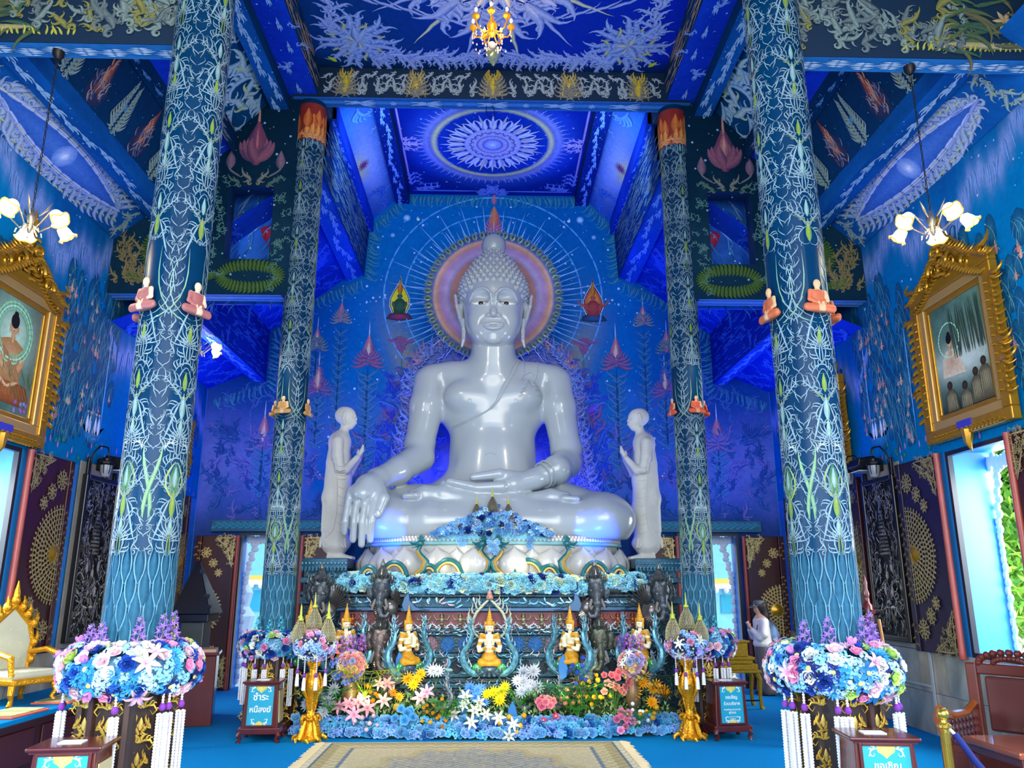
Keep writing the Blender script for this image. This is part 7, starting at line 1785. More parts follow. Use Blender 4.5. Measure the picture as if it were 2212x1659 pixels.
# ---------------------------------------------------------------- hanging lamps
glow = M('shade_glow', '#ffedc0', emit=5.5); lip = M('shade_lip', '#f0b040', rough=.3, emit=.5); nick = M('nickel', '#8a8478', rough=.3, metal=.8); chain_m = M('chain_dark', '#2a2420', rough=.4, metal=.6)
def cluster(x, y, z, ztop, label, energy=26):
    t = thing('hanging_lamp', label, 'lamp', (x, y, z))
    g = G(); n = int((ztop-z-.05)/.045)
    for i in range(n):
        zz = .06+.045*i; a = pi/2*(i % 2); g.tube([(.009*cos(a)*cos(k*pi/3), .009*sin(a)*cos(k*pi/3), zz+.026*sin(k*pi/3)) for k in range(7)], .004, 4, cap=False)
    g.obj('chain', chain_m, t)
    G().lathe([(.02, ztop-z-.09), (.05, ztop-z-.05), (.055, ztop-z)], 12).obj('ceiling_cap', chain_m, t, smooth=True)
    G().lathe([(.01, -.16), (.03, -.12), (.025, -.06), (.04, -.02), (.02, .04), (.012, .08)], 12).obj('stem', nick, t, smooth=True)
    for k in range(5):
        a = -pi/2+2*pi*k/5; R = Matrix.Rotation(a, 3, 'Z'); st = []
        g = G().tube([R @ Vector(p) for p in [(.02, 0, -.08), (.08, 0, -.12), (.15, 0, -.05), (.21, 0, .01), (.245, 0, -.0)]], .008, 6); g.tube([R @ Vector(p) for p in [(.06, .02, .0), (.12, .04, .06), (.17, .05, .13)]], [.004, .014, .001], 5, .4)
        g.tube([R @ Vector(p) for p in [(.03, 0, -.1), (.07, 0, -.17), (.11, 0, -.17), (.1, 0, -.13)]], .006, 5); g.obj('arm', nick, t, smooth=True)
        sh = G(); prof = [(.018, 0), (.045, -.02), (.055, -.06), (.058, -.10), (.075, -.125)]; nn = 16; V = []
        for r, zz in prof:
            for i in range(nn): th = 2*pi*i/nn; w = 1+.14*cos(4*th)*(zz < -.09); V.append((r*w*cos(th), r*w*sin(th), zz+.012*cos(4*th)*(zz < -.09)))
        F = [(j*nn+i, j*nn+(i+1) % nn, (j+1)*nn+(i+1) % nn, (j+1)*nn+i) for j in range(4) for i in range(nn)]
        sh.add(V, F); o = sh.obj('shade', glow, t, smooth=True, loc=tuple(R @ Vector((.25, 0, 0)))); o.rotation_euler = (R.to_4x4() @ Matrix.Rotation(-.75, 4, 'Y')).to_euler()
        l = G().tube([(.078*(1+.14*cos(4*2*pi*i/24))*cos(2*pi*i/24), .078*(1+.14*cos(4*2*pi*i/24))*sin(2*pi*i/24), -.125+.012*cos(4*2*pi*i/24)) for i in range(25)], .007, 5).obj('shade_lip', lip, o, smooth=True)
    light('lamp_light', 'POINT', (x, y, z-.12), energy, '#fff0cc', soft=.12)
    return t
cluster(-4.08, 6.5, 4.92, 6.61, 'lamp with five glowing flower shades hanging on a chain at the left')
cluster(4.02, 6.5, 5.0, 6.61, 'lamp with five glowing flower shades hanging on a chain at the right')
cluster(-4.60, 12.0, 5.42, 6.3, 'distant lamp with flower shades half hidden behind the near left pillar', 10)
def chandelier():
    t = thing('chandelier', 'gold crystal chandelier with candle bulbs under the painted ceiling', 'chandelier', (-.02, 8.6, 8.62)); GC = M('chandelier_gold', '#f0a020', rough=.2, metal=.7, emit=.35)
    G().tube([(0, 0, .1), (0, 0, .66)], .008, 5).obj('chain', M('chain_copper', '#a8583a', metal=.6), t)
    G().lathe([(.012, -.12), (.05, -.08), (.035, -.03), (.07, .04), (.05, .1), (.02, .14), (.01, .2)], 16).obj('column', GC, t, smooth=True)
    for k in range(7):
        a = 2*pi*(k+.2)/7; R = Matrix.Rotation(a, 3, 'Z')
        G().tube([R @ Vector(p) for p in [(.03, 0, -.02), (.12, 0, -.10), (.21, 0, -.08), (.25, 0, .0), (.25, 0, .05)]], .010, 6).obj('arm', GC, t, smooth=True)
        G().lathe([(.01, .04), (.045, .055), (.05, .075), (.03, .08), (.013, .085), (.012, .13)], 12).obj('candle_cup', GC, t, smooth=True, loc=tuple(R @ Vector((.25, 0, 0))))
        G().ball((0, 0, 0), .017, 8, 6, sz=1.9).obj('bulb', M('bulb_glow', '#fff2c8', emit=14), t, smooth=True, loc=tuple(R @ Vector((.25, 0, .165))))
    g = G(); r = random.Random(4)
    for k in range(70):
        a = r.uniform(0, 2*pi); q = r.choice((.08, .14, .25, .25)); z = -.1-.12*r.random()-(.12 if q < .1 else 0); g.ball((q*cos(a), q*sin(a), z), .011, 5, 4, sz=1.7)
    g.ball((0, 0, -.24), .05, 10, 7); g.obj('crystal', M('crystal', '#f0d8c8', rough=.08, metal=.2), t, kind='stuff')
    light('chandelier_light', 'POINT', (0, 8.5, 8.45), 18, '#ffd890', soft=.25)
chandelier()
# ================================================================ pedestals, wreaths, tassels
def pedestal(x, y, r, h, label):
    t = thing('pillar_pedestal', label, 'pedestal', (x, y, 0)); WD = M('ped_wood', '#3a2016', rough=.4, noise=.3, scale=6); c8 = cos(pi/8)
    G().lathe([(r*.96/c8, .0), (r*.96/c8, h)], 8, a0=pi/8).obj('core', M('ped_ground', '#2a1a10', rough=.5), t)
    for z0, z1, k in ((0, .08, 1.12), (.08, .14, 1.05), (h-.05, h, 1.04)): G().lathe([(r*k/c8, z0), (r*k/c8, z1)], 8, a0=pi/8).obj('moulding', WD, t, bevel=.01)
    for k in range(8):
        a = pi/8+pi/4*k; G().box(-.022, .022, -.022, .022, .1, h-.04).obj('corner_post', WD, t, loc=(r/c8*cos(a), r/c8*sin(a), 0), rot=(0, 0, a), bevel=.006)
        am = pi/4*k-pi/2
        if sin(am) > .8: continue
        O = Orn(400+k); w = r*.37*.86
        for z in np.arange(.18, h-.14, .235):
            for sd in (-1, 1):
                O.scroll(.004*sd, z, pi/2-sd*.9, .2, -sd, '#d8b040', '#5a3f18', n=4); O.kranok(.004*sd, z+.06, pi/2-sd*.5, .13, -sd, '#c8a038', '#5a3f18', n=3); O.st(sd*w*.8, z+.1, pi/2+sd*.4, .11, .035, sd*2, -sd*4, '#b89030', '#4a3414')
            O.bud(0, z+.13, .09, '#e0c060', '#7a5a20'); O.disc(0, z+.02, .018, '#e0c060')
        O.build('gilt_carving', lambda u, v, q: (u, -.004-q*2.2, v), LAT, t, n=5).location = (r*.975*cos(am), r*.975*sin(am), 0)
        t.children[-1].rotation_euler = (0, 0, am+pi/2)
    return t
def wreath(x, y, z, R, rh, rv, n, q, label, seed, tas, delph='#9a6fd0'):
    t = thing('flower_wreath', label, 'flowers', (x, y, z)); r = random.Random(seed)
    m = 40; V = []; F = []
    for i in range(m):
        for j in range(10): a, b = 2*pi*i/m, 2*pi*j/10; V.append(((R+rh*.68*cos(b))*cos(a), (R+rh*.68*cos(b))*sin(a), rv*.7*sin(b)))
    for i in range(m):
        for j in range(10): F.append((i*10+j, ((i+1) % m)*10+j, ((i+1) % m)*10+(j+1) % 10, i*10+(j+1) % 10))
    G().add(V, F).obj('moss_core', M('core_7fb8d8', '#6fa8cc', rough=.9, noise=.3, scale=30), t, smooth=True)
    cnt = {}
    for i in range(n):
        a = 2*pi*((i*.618034) % 1); b = -.95+2.75*((i*.7548777) % 1); p = Vector(((R+rh*.86*cos(b))*cos(a), (R+rh*.86*cos(b))*sin(a), rv*.88*sin(b)))
        nn = Vector((cos(b)*cos(a), cos(b)*sin(a), sin(b)*rh/rv+.05)); kd, col = r.choice(MIXB); s_ = q*r.uniform(.95, 1.25)*(1.3 if kd in ('lily', 'star') else .85 if kd == 'rose' else 1.0)
        place(kd, col, t, p+nn*(.012 if kd == 'hydrangea' else .035), nn, s_*(1.0 if kd == 'hydrangea' else 1.12), r.random()*6)
    for k, a in enumerate((-2.6, -2.0, -1.1, -.55, -.2) if delph[1] != '4' else (-2.3, -1.6, -1.1)):
        o = thing('delphinium', None, None, ((R-.02)*cos(a), (R-.02)*sin(a), rv*.7)); o.parent = t
        for kk in ('label', 'category'):
            if kk in o: del o[kk]
        g = G(); f = G(); H = r.uniform(.2, .3)*q/.1
        g.tube([(0, 0, 0), (.01, -.01, H)], .005, 4)
        for j in range(17):
            zz = H*(.25+.75*j/17); aa = j*2.4; w = .03*(1.25-j/17)*q/.1; c = Vector((w*cos(aa), w*sin(aa), zz)); st = len(f.v)
            for i in range(5): petal(f, .002, .036*(1.3-j/20)*q/.1, .028*q/.1, .5, i*1.257, .3, 1, .2)
            f.xf(Matrix.Translation(c) @ Vector((cos(aa), sin(aa), .3)).to_track_quat('Z', 'Y').to_matrix().to_4x4(), st)
        g.obj('stalk', M('stalk_green', '#4f7a4a'), o); f.obj('floret', M('petal_'+delph[1:], delph, rough=.6, noise=.2, scale=30), o)
    for a, L in tas: tassel(t, (R+rh*.75)*cos(a), (R+rh*.75)*sin(a), -rv*.75, L, q/.1*.95, cord=.11)
    return t
pedestal(-2.72, 6.42, .295, 1.15, 'octagonal wooden pedestal with gilt carving under the near left pillar'); pedestal(2.68, 6.42, .295, 1.15, 'octagonal wooden pedestal with gilt carving under the near right pillar')
pedestal(-2.73, 10.6, .28, 1.0, 'octagonal gilt-carved pedestal under the far left pillar'); pedestal(2.74, 10.6, .28, 1.0, 'octagonal gilt-carved pedestal under the far right pillar')
wreath(-2.72, 6.42, 1.14, .33, .145, .165, 290, .105, 'large blue and pink flower wreath round the near left pillar', 31, [(-2.85, .42), (-2.6, .42), (-1.35, .36), (-.62, .42), (-.5, .55), (-.2, .42)])
wreath(2.68, 6.42, 1.12, .33, .145, .165, 290, .105, 'large blue and pink flower wreath round the near right pillar', 32, [(-2.95, .5), (-2.75, .62), (-2.5, .5), (-1.95, .42), (-1.8, .40), (-.75, .42), (-.55, .36)])
wreath(-2.73, 10.6, 1.02, .28, .115, .14, 210, .095, 'blue and pink flower wreath round the far left pillar', 33, [(-2.75, .38), (-2.45, .42), (-1.95, .3), (-1.6, .32), (-1.0, .42), (-.7, .45)], '#49b0cc')
wreath(2.74, 10.6, 1.02, .28, .115, .14, 210, .095, 'blue and pink flower wreath round the far right pillar', 34, [(-2.4, .42), (-2.1, .4), (-1.4, .42), (-1.1, .42), (-.8, .36)], '#49b0cc')

# ================================================================ donation boxes with signs
MAH = M('mahogany', '#5a1c16', rough=.25, noise=.2, scale=5, stretch=(1, 1, .3), coat=.3); TEALS = M('sign_teal', '#1fa4bc', rough=.35)
def text(s, size, mat, parent, loc, rot=(pi/2, 0, 0), bold=.0):
    c = bpy.data.curves.new('lettering', 'FONT'); c.body = s; c.size = size; c.align_x = 'CENTER'; c.align_y = 'CENTER'; c.extrude = .0006; c.offset = bold*size; c.resolution_u = 3; c.materials.append(mat)
    o = bpy.data.objects.new('lettering', c); COLL.objects.link(o); bpy.context.view_layer.update(); me = bpy.data.meshes.new_from_object(o.evaluated_get(bpy.context.evaluated_depsgraph_get())); bpy.data.objects.remove(o)
    return meobj('lettering', me, parent, loc, rot)
def box_sign(x, y, h, wt, wb, label, lines, rz=0., legs=True, W=M('sign_white', '#f0f4f4', rough=.5)):
    t = thing('donation_box', label, 'box', (x, y, 0), rz); d = .30; z0 = .14 if legs else .1
    def fr(z, w): return [(-w/2, -w*.42, z), (w/2, -w*.42, z), (w/2, w*.42, z), (-w/2, w*.42, z)]
    V = fr(z0, wb)+fr(h-.04, wt); G().add(V, [(0, 3, 2, 1), (4, 5, 6, 7), (0, 1, 5, 4), (1, 2, 6, 5), (2, 3, 7, 6), (3, 0, 4, 7)]).obj('body', MAH, t, bevel=.01)
    G().box(-wt/2-.04, wt/2+.04, -wt*.42-.04, wt*.42+.04, h-.04, h-.015).obj('top', MAH, t, bevel=.01); G().box(-wt/2-.02, wt/2+.02, -wt*.42-.02, wt*.42+.02, h-.055, h-.04).obj('cornice', MAH, t)
    G().box(-.09, .06, -.06, .05, h-.015, h-.009).obj('slot_plate', W, t)
    G().box(-wb/2-.03, wb/2+.03, -wb*.42-.03, wb*.42+.03, z0-.05, z0+.02).obj('base_rail', MAH, t, bevel=.012)
    if legs:
        for sx in (-1, 1):
            for sy in (-1, 1): G().tube([(sx*wb*.5, sy*wb*.42, z0-.03), (sx*(wb*.5+.015), sy*(wb*.42+.015), .08), (sx*(wb*.5-.01), sy*wb*.41, .04), (sx*(wb*.5+.02), sy*(wb*.42+.02), .0)], [.035, .03, .02, .026], 8).obj('leg', MAH, t, smooth=True)
    # front sign lies on the sloping face
    hh = h-.08-z0-.04; sl = math.atan2((wb-wt)*.42, h-.04-z0); pz = z0+.05+hh/2; py = -(wb*.42+(wt-wb)*.42*(pz-z0)/(h-.04-z0)); w = (wt+wb)/2*.74
    p = G().box(-w/2, w/2, -.012, .002, -hh/2, hh/2).obj('sign_panel', TEALS, t, loc=(0, py-.004, pz), rot=(-sl, 0, 0))
    for a in ((-w/2-.02, -w/2, -hh/2-.02, hh/2+.02), (w/2, w/2+.02, -hh/2-.02, hh/2+.02), (-w/2, w/2, hh/2, hh/2+.02), (-w/2, w/2, -hh/2-.02, -hh/2)): G().box(a[0], a[1], -.02, .0, a[2], a[3]).obj('sign_edge', MAH, t, loc=(0, py-.004, pz), rot=(-sl, 0, 0), bevel=.004)
    O = Orn(9)
    O.poly([(-.06, hh/2), (.06, hh/2), (.055, hh/2-.035), (.03, hh/2-.05), (0, hh/2-.075), (-.03, hh/2-.05), (-.055, hh/2-.035)], '#e8dc7a', '#d8c860')
    for sd in (-1, 1): O.scroll(sd*.06, hh/2-.015, 0 if sd > 0 else pi, .12, -sd, '#f0f4f0', '#d8e8e8', n=3); O.scroll(sd*.04, -hh/2+.02, 0 if sd > 0 else pi, .12, sd, '#f0f4f0', '#d8e8e8', n=3)
    O.poly([(-.05, -hh/2), (.05, -hh/2), (.03, -hh/2+.03), (0, -hh/2+.045), (-.03, -hh/2+.03)], '#e8dc7a', '#d8c860')
    O.build('sign_ornament', lambda u, v, q: (u, -.0125-q*.3, v), PAINT, p, off=.001)
    z = hh/2-.12
    for s, size in lines: text(s, size, W, p, (0, -.0145, z), bold=.02); z -= size*1.35
    q = G().box(-.002, .006, -wb*.28, wb*.28, -hh*.42, hh*.42).obj('side_notice', M('notice_cream', '#c8b888', rough=.5), t, loc=((wt+wb)/4+.004, 0, pz-.02), rot=(0, -sl, 0))
    return t
box_sign(-2.74, 5.72, .76, .38, .44, 'wooden donation box with teal sign, before the near left pillar', [('ขอเชิญ', .062), ('ร่วมบริจาค', .058)], .12, legs=True)
box_sign(2.64, 5.74, .79, .38, .44, 'wooden donation box with teal sign, before the near right pillar', [('ขอเชิญ', .062), ('ร่วมบริจาค', .058)], -.10)
box_sign(-2.66, 10.02, .68, .36, .42, 'wooden donation box with teal sign, before the far left pillar', [('ชำระ', .10), ('หนี้สงฆ์', .085)], .06)
box_sign(2.84, 10.02, .66, .36, .40, 'wooden donation box with teal sign in small lettering, before the far right pillar', [('ขอเชิญ', .052), ('ร่วมบริจาค', .048), ('บำรุงรักษาเสนาสนะวัด', .024), ('อุโบสถ', .034), ('Please donate for building', .015), ('temple fund', .015), ('ขออนุโมทนา', .024)], .12)

# ================================================================ flower bed at the foot of the altar
def edge_y(x): return 9.93+.30*(abs(x)/2.35)**2.2
BW = 2.36
def bed():
    t = thing('flower_bed', 'curved bed edged with pale blue roses at the foot of the altar', 'flowers', (0, 10.2, 0)); t.location = (0, 0, 0); r = random.Random(40); V = []; F = []; n = 40
    for i in range(n+1):
        x = -BW+2*BW*i/n; y0 = edge_y(x)
        for j in range(7): u = j/6; V.append((x, y0+.04+u*(10.58-y0), [0, .06, .12, .17, .24, .32, .36][j]*(1-.35*(abs(x)/BW)**4)+.02*sin(x*9+j)))
    for i in range(n):
        for j in range(6): a = i*7+j; F.append((a, a+7, a+8, a+1))
    G().add(V, F).obj('soil', M('moss_green', '#1f3a1c', rough=.95, noise=.4, scale=20), t, smooth=True)
    for row in range(3):
        m = 96
        for i in range(m):
            x = -BW+2*BW*(i+.5*(row % 2))/m; y = edge_y(x)+.035+.085*row; z = .055+.055*row
            kd, col = r.choice([('rose', '#6fb0e0')]*5+[('rose', '#8fc4ec')]*4+[('hydrangea', '#5fb8e0')]*4+[('hydrangea', '#7fa8e8')]*3+[('rose', '#0f4fa8')]*1+[('rose', '#3fa0d0')]*2)
            place(kd, col, t, (x+r.uniform(-.02, .02), y, z+r.uniform(-.015, .02)), (r.uniform(-.3, .3), -1, .5+.3*row), .115*r.uniform(.85, 1.2), r.random()*6)
    g = G()
    for i in range(1500):
        x = r.uniform(-2.25, 2.25); u = r.uniform(.12, .9); y = edge_y(x)+.2+u*.5; z = .14+.30*u; st = len(g.v)
        petal(g, 0, r.uniform(.05, .09), .035, r.uniform(.2, 1.2), r.uniform(0, 6.28), -.4, 2, .1); g.xf(Matrix.Translation((x, y, z+r.uniform(-.04, .06))), st)
    g.obj('greenery', M('leaf_variegated', '#4f8a3a', rough=.5, col2='#b8d0a0', scale=25, fac=.3), t, kind='stuff')
bed()
LG = M('leaf_green', '#2f8a24', rough=.45, noise=.25, scale=12); LD = M('leaf_dark', '#12421c', rough=.45, noise=.25, scale=12); ST = M('stem_green', '#3a6a2a', rough=.6)
def fern(x, y, z, label, q=1., n=6, mat=None, a0=-2.9, a1=-.2):
    t = thing('fern', label, 'plant', (x, y, z))
    for k in range(n):
        a = a0+(a1-a0)*k/max(1, n-1); g = G(); L = .5*q; P = [Vector((cos(a)*L*u, sin(a)*L*u*.75, .30*q*sin(pi*u*.8)+.04*u)) for u in [i/9 for i in range(10)]]
        g.tube(P, .004, 3)
        for i in range(1, 10):
            for sd in (-1, 1):
                st = len(g.v); petal(g, 0, .12*q*(1.15-i/10)+.02, .034*q, .05, a+sd*1.15, -.5, 2); g.xf(Matrix.Translation(P[i]), st)
        g.obj('frond', mat or LG, t)
    return t
def bunch(x, y, z, label, kind, cols, n, q, sp=.12, up=.15, group=None, stem=True):
    t = thing(NAMES[kind]+'_bunch' if kind in NAMES else kind, label, 'flowers', (x, y, z)); r = random.Random(int((x+9)*1000+n))
    for k in range(n):
        a = k*2.4; rr = sp*math.sqrt((k+.3)/n); p = Vector((rr*cos(a), -.05+rr*sin(a)*.4, up*(.55+.6*r.random())+rr*.7*sin(a)+.02))
        if stem: G().tube([(0, 0, -.02), (p.x*.5, p.y*.5, p.z*.6), tuple(p)], .004, 4).obj('stem', ST, t)
        place(kind, r.choice(cols), t, p, (p.x*2.0, -1, .45), q*r.uniform(.85, 1.15), r.random()*6)
    return t
bunch(-1.62, 10.25, .16, 'pink striped lilies at the left of the flower bed', 'lily', ['#f0a8b8', '#ec8fa8'], 6, .19, .2, .2)
bunch(-1.28, 10.32, .3, 'pale pink lilies above the striped ones, left of the bed', 'lily', ['#f4c8bc', '#f0b8b0'], 3, .17, .12, .24)
bunch(-.78, 10.2, .25, 'single pink lily beside yellow orchids', 'lily', ['#f0a8b8'], 2, .19, .08, .2)
bunch(-.94, 10.42, .45, 'two tall yellow chrysanthemums with a white one, left of centre', 'mum', ['#f4b410'], 4, .18, .16, .2)
bunch(-.66, 10.44, .5, 'white fluffy chrysanthemum head left of centre', 'mum', ['#d0d4d8'], 2, .18, .07, .18)
bunch(-1.12, 10.3, .22, 'small orange-yellow chrysanthemums left of centre', 'mum', ['#f0a010'], 3, .11, .1, .2)
bunch(-.62, 10.15, .1, 'cascade of yellow orchids left of centre', 'tulip', ['#f0a81c', '#f4b830'], 15, .085, .2, .16)
bunch(-1.0, 10.1, .14, 'sky blue roses standing above the border, left', 'rose', ['#5fb4e8'], 6, .11, .13, .12)
bunch(-1.45, 10.15, .08, 'pale pink pompon flowers behind the border, left', 'pompon', ['#e8c4c8'], 6, .09, .16, .1)
bunch(-.22, 10.08, .16, 'white lilies at the centre left of the bed', 'lily', ['#d8d8c8', '#d0d4c0'], 7, .155, .24, .16)
bunch(.22, 10.05, .08, 'white lilies at the centre of the bed low down', 'lily', ['#dcdccc'], 3, .17, .2, .08)
bunch(.32, 10.1, .04, 'yellow pompon flowers low at the centre of the bed', 'pompon', ['#f4b010'], 5, .12, .2, .12)
bunch(.12, 10.4, .32, 'yellow chrysanthemums under the central figure', 'mum', ['#e8d010', '#f0d820'], 5, .16, .16, .16)
bunch(.48, 10.42, .42, 'white chrysanthemums right of centre', 'mum', ['#d0d4dc', '#c4ccd8'], 8, .18, .18, .18)
bunch(.68, 10.25, .22, 'rose pink blossom cluster right of centre', 'rose', ['#ec88a0', '#f098ac'], 9, .1, .1, .16)
bunch(1.0, 10.35, .22, 'peach pompon flowers right of centre', 'pompon', ['#eeb078', '#e8a468'], 8, .1, .15, .18)
bunch(1.55, 10.3, .3, 'tall coral pink blossom spray right of the bed', 'rose', ['#ec8088', '#f09898'], 14, .09, .17, .3)
bunch(1.62, 10.1, .06, 'pink blossom cascade near the right end of the border', 'rose', ['#f088b0', '#e8a0c8'], 8, .09, .13, .14)
bunch(1.98, 10.35, .25, 'large golden chrysanthemums at the right end of the bed', 'mum', ['#f4b408', '#f0a808'], 7, .2, .24, .26)
bunch(1.95, 10.15, .12, 'small golden pompons below the large chrysanthemums', 'pompon', ['#f4a808'], 5, .1, .14, .14)
bunch(1.78, 10.15, .12, 'small white mushroom-like flowers at the right of the bed', 'pompon', ['#f0f0f0'], 7, .08, .16, .12)
bunch(.72, 10.15, .06, 'dark red foliage flowers low right of centre', 'star', ['#d83a6a'], 5, .1, .17, .08)
bunch(-1.75, 10.3, .5, 'periwinkle blue blossom spray beside the left gold stand', 'hydrangea', ['#5f7fd8', '#7890e0'], 10, .13, .17, .24)
bunch(-1.95, 10.35, .75, 'coral spider lilies behind the left gold stand', 'lily', ['#f07888'], 3, .2, .08, .2)
bunch(-2.0, 10.3, .25, 'grey white blossom low behind the left gold stand', 'mum', ['#b8c0c8'], 5, .2, .2, .14)
bunch(-.18, 10.42, .3, 'blue fluffy blossom left of the centre base', 'mum', ['#4f90e0', '#3f78d0'], 6, .16, .16, .16)
bunch(1.12, 10.35, .4, 'blue bell blossom among the yellow glow, right', 'tulip', ['#3f68c8', '#5f78d8'], 12, .1, .14, .32)
bunch(1.28, 10.4, .3, 'yellow leaves and orchids lit from below, right of centre', 'tulip', ['#f0c820', '#f4d840'], 16, .11, .22, .22)
bunch(-1.35, 10.4, .3, 'yellow orchid cluster lit from below, left', 'tulip', ['#f0c040', '#f0b020'], 10, .11, .14, .18)
fern(-1.5, 10.2, .44, 'lime yellow fern lit from below on the left', 1.0, 7, M('leaf_lime', '#a8b410', rough=.5)); fern(-1.9, 10.12, .28, 'green fern beside the left gold stand', .9, 6)
fern(1.05, 10.05, .24, 'large green fern arching over the border right of centre', 1.2, 9); fern(2.15, 10.2, .38, 'dark green fern at the right end of the bed', 1.0, 7, LD); fern(1.75, 10.05, .1, 'small green fern among pink blossoms at the right', .6, 5)
fern(-.5, 9.98, .22, 'green split leaf drooping over the border left of centre', .7, 7, LG); fern(.38, 10.35, .3, 'green rosette plant behind yellow pompons', .6, 7, M('leaf_bright', '#3fa030', rough=.4), -6, 0); fern(.95, 10.3, .25, 'green palm leaf behind the large fern', .9, 6, LD)
for x, y, z, s, lab in ((-1.12, 10.42, .78, 1, 'blue painted leaf fin on the altar at the left'), (.92, 10.42, .74, -1, 'blue painted leaf fin on the altar at the right'), (-.32, 10.3, .34, 1, 'blue heart-shaped leaf left of the centre lilies'), (.28, 10.2, .22, -1, 'tall blue leaf right of the centre lilies')):
    t = thing('blue_leaf', lab, 'ornament', (x, y, z)); G().poly([(-.02, -.14), (.05, -.1), (.07, .0), (.045, .1), (-.01*s, .18), (-.05, .08), (-.055, -.04)], 'y', -.012, .012).obj('blade', M('blue_leaf', '#1a72b8', rough=.5), t, bevel=.01)
for x, z, s in ((-1.70, .80, 1), (1.78, .80, -1)):
    t = thing('flower_sphere', 'round pastel bouquet of roses on a vase, %s of the altar' % ('left' if x < 0 else 'right'), 'flowers', (x, 10.32, z)); r = random.Random(55+s)
    G().ball((0, 0, 0), .14, 14, 9).obj('moss_core', M('core_c8', '#c8a8b8', rough=.9), t, smooth=True); G().lathe([(.05, -.5), (.09, -.42), (.10, -.3), (.05, -.16), (.06, -.12)], 16).obj('vase', M('vase_bronze', '#8a6a48', rough=.4, metal=.3), t, smooth=True)
    for k in range(75):
        zz = 1-2*(k+.5)/75; a = k*2.39996; q = math.sqrt(1-zz*zz); n = Vector((q*cos(a), q*sin(a), zz)); top = zz > .1
        kd, col = r.choice([('rose', '#f0a8a0'), ('rose', '#f4c0a0'), ('lily', '#e8eee0'), ('rose', '#c8b0e0'), ('rose', '#a8b8d8')] if top else [('rose', '#f8d890'), ('rose', '#f4a898'), ('tulip', '#f0d060'), ('rose', '#e8c0d0')]); place(kd, col, t, n*.155, n, .085*r.uniform(.9, 1.2)*(1.2 if kd == 'lily' else 1), r.random()*6)
    for j in range(4):
        o = thing('delphinium_spray', 'purple delphinium spike %s above the pastel bouquet, %s' % (['at the left', 'second from left', 'third from left', 'at the right'][j], 'left side' if x < 0 else 'right side'), 'flowers', (x-.12+.08*j, 10.36, z+.12), 0, 'purple delphinium spikes'); f = G()
        for i in range(16):
            zz = .02+.20*i/16+.02*(j % 2); aa = i*2.4; st = len(f.v); w = .035*(1.3-i/16)
            for k in range(5): petal(f, .002, .03, .024, .5, k*1.257, .3, 1, .2)
            f.xf(Matrix.Translation((w*cos(aa), w*sin(aa), zz)) @ Vector((cos(aa), sin(aa), .3)).to_track_quat('Z', 'Y').to_matrix().to_4x4(), st)
        f.obj('floret', M('petal_purple%d' % (j % 2), ('#7a3fb8', '#c060c8')[j % 2], rough=.6, noise=.2, scale=30), o); G().tube([(0, 0, -.1), (0, 0, .2)], .004, 4).obj('stalk', ST, o)

# ================================================================ rug
def rug():
    t = thing('rug', 'cream and blue medallion rug with fringed ends on the blue carpet', 'rug', (-.2, 8.5, .0)); x0, x1, y0, y1 = -1.66, 1.70, -2.4, 1.27
    def colf(U, V):
        u = (U-.02)/1.66; v = (V+.55)/1.84; e = np.minimum(1-np.abs(u), (1-np.abs(v))*1.1)
        r = np.hypot(u*1.25, v*1.0); a = np.arctan2(v, u)
        cr = S3('#d2c498'); c = cr+0*U[..., None]
        n = np.sin(U*60)*np.sin(V*60)+fbm(U*8, V*8, 88, 3)
        c = mixc(c, S3('#8a94a0'), np.clip((r < .78+.06*np.cos(16*a))*(n > -.1)*.75, 0, 1))
        c = mixc(c, S3('#c8b070'), ((r > .74+.06*np.cos(16*a)) & (r < .84+.06*np.cos(16*a)))*.5)
        c = mixc(c, S3('#b8b49c'), (r < .3+.04*np.cos(16*a))*.8); c = mixc(c, S3('#e4dcc0'), (r < .16)*(np.sin(r*120) > -.4)*.8)
        for k, (a0, a1, cc) in enumerate(((0, .035, '#e0d4ac'), (.035, .05, '#4a6a80'), (.05, .11, '#b8a878'), (.11, .2, '#cbbd8c'), (.2, .215, '#7a8890'), (.215, .24, '#d8caa0'))): c = np.where(((e >= a0) & (e < a1))[..., None], S3(cc)*(1+.12*np.sign(np.sin(U*45)*np.sin(V*45)))[..., None], c)
        return c
    m = M('rug_wool', vc=True, rough=.95, noise=.14, scale=40, bump=.6, bscale=250, spec=.1)
    g = grid('pile', lambda U, V: (U, V, U*0+.014), x0, x1, y0, y1, .022, m, colf, t)
    G().box(x0, x1, y0, y1, .001, .013).obj('backing', M('rug_back', '#a89a70', rough=.9), t)
    f = G(); r = random.Random(3)
    for s, x in ((-1, x0), (1, x1)):
        for i in range(260): y = y0+(y1-y0)*i/260; f.tube([(x, y, .012), (x+s*.04, y+r.uniform(-.01, .01), .016), (x+s*r.uniform(.09, .13), y+r.uniform(-.02, .02), .006)], [.006, .006, .003], 3)
    f.obj('fringe', M('fringe_cream', '#d8c294', rough=.9), t, kind='stuff')
rug()
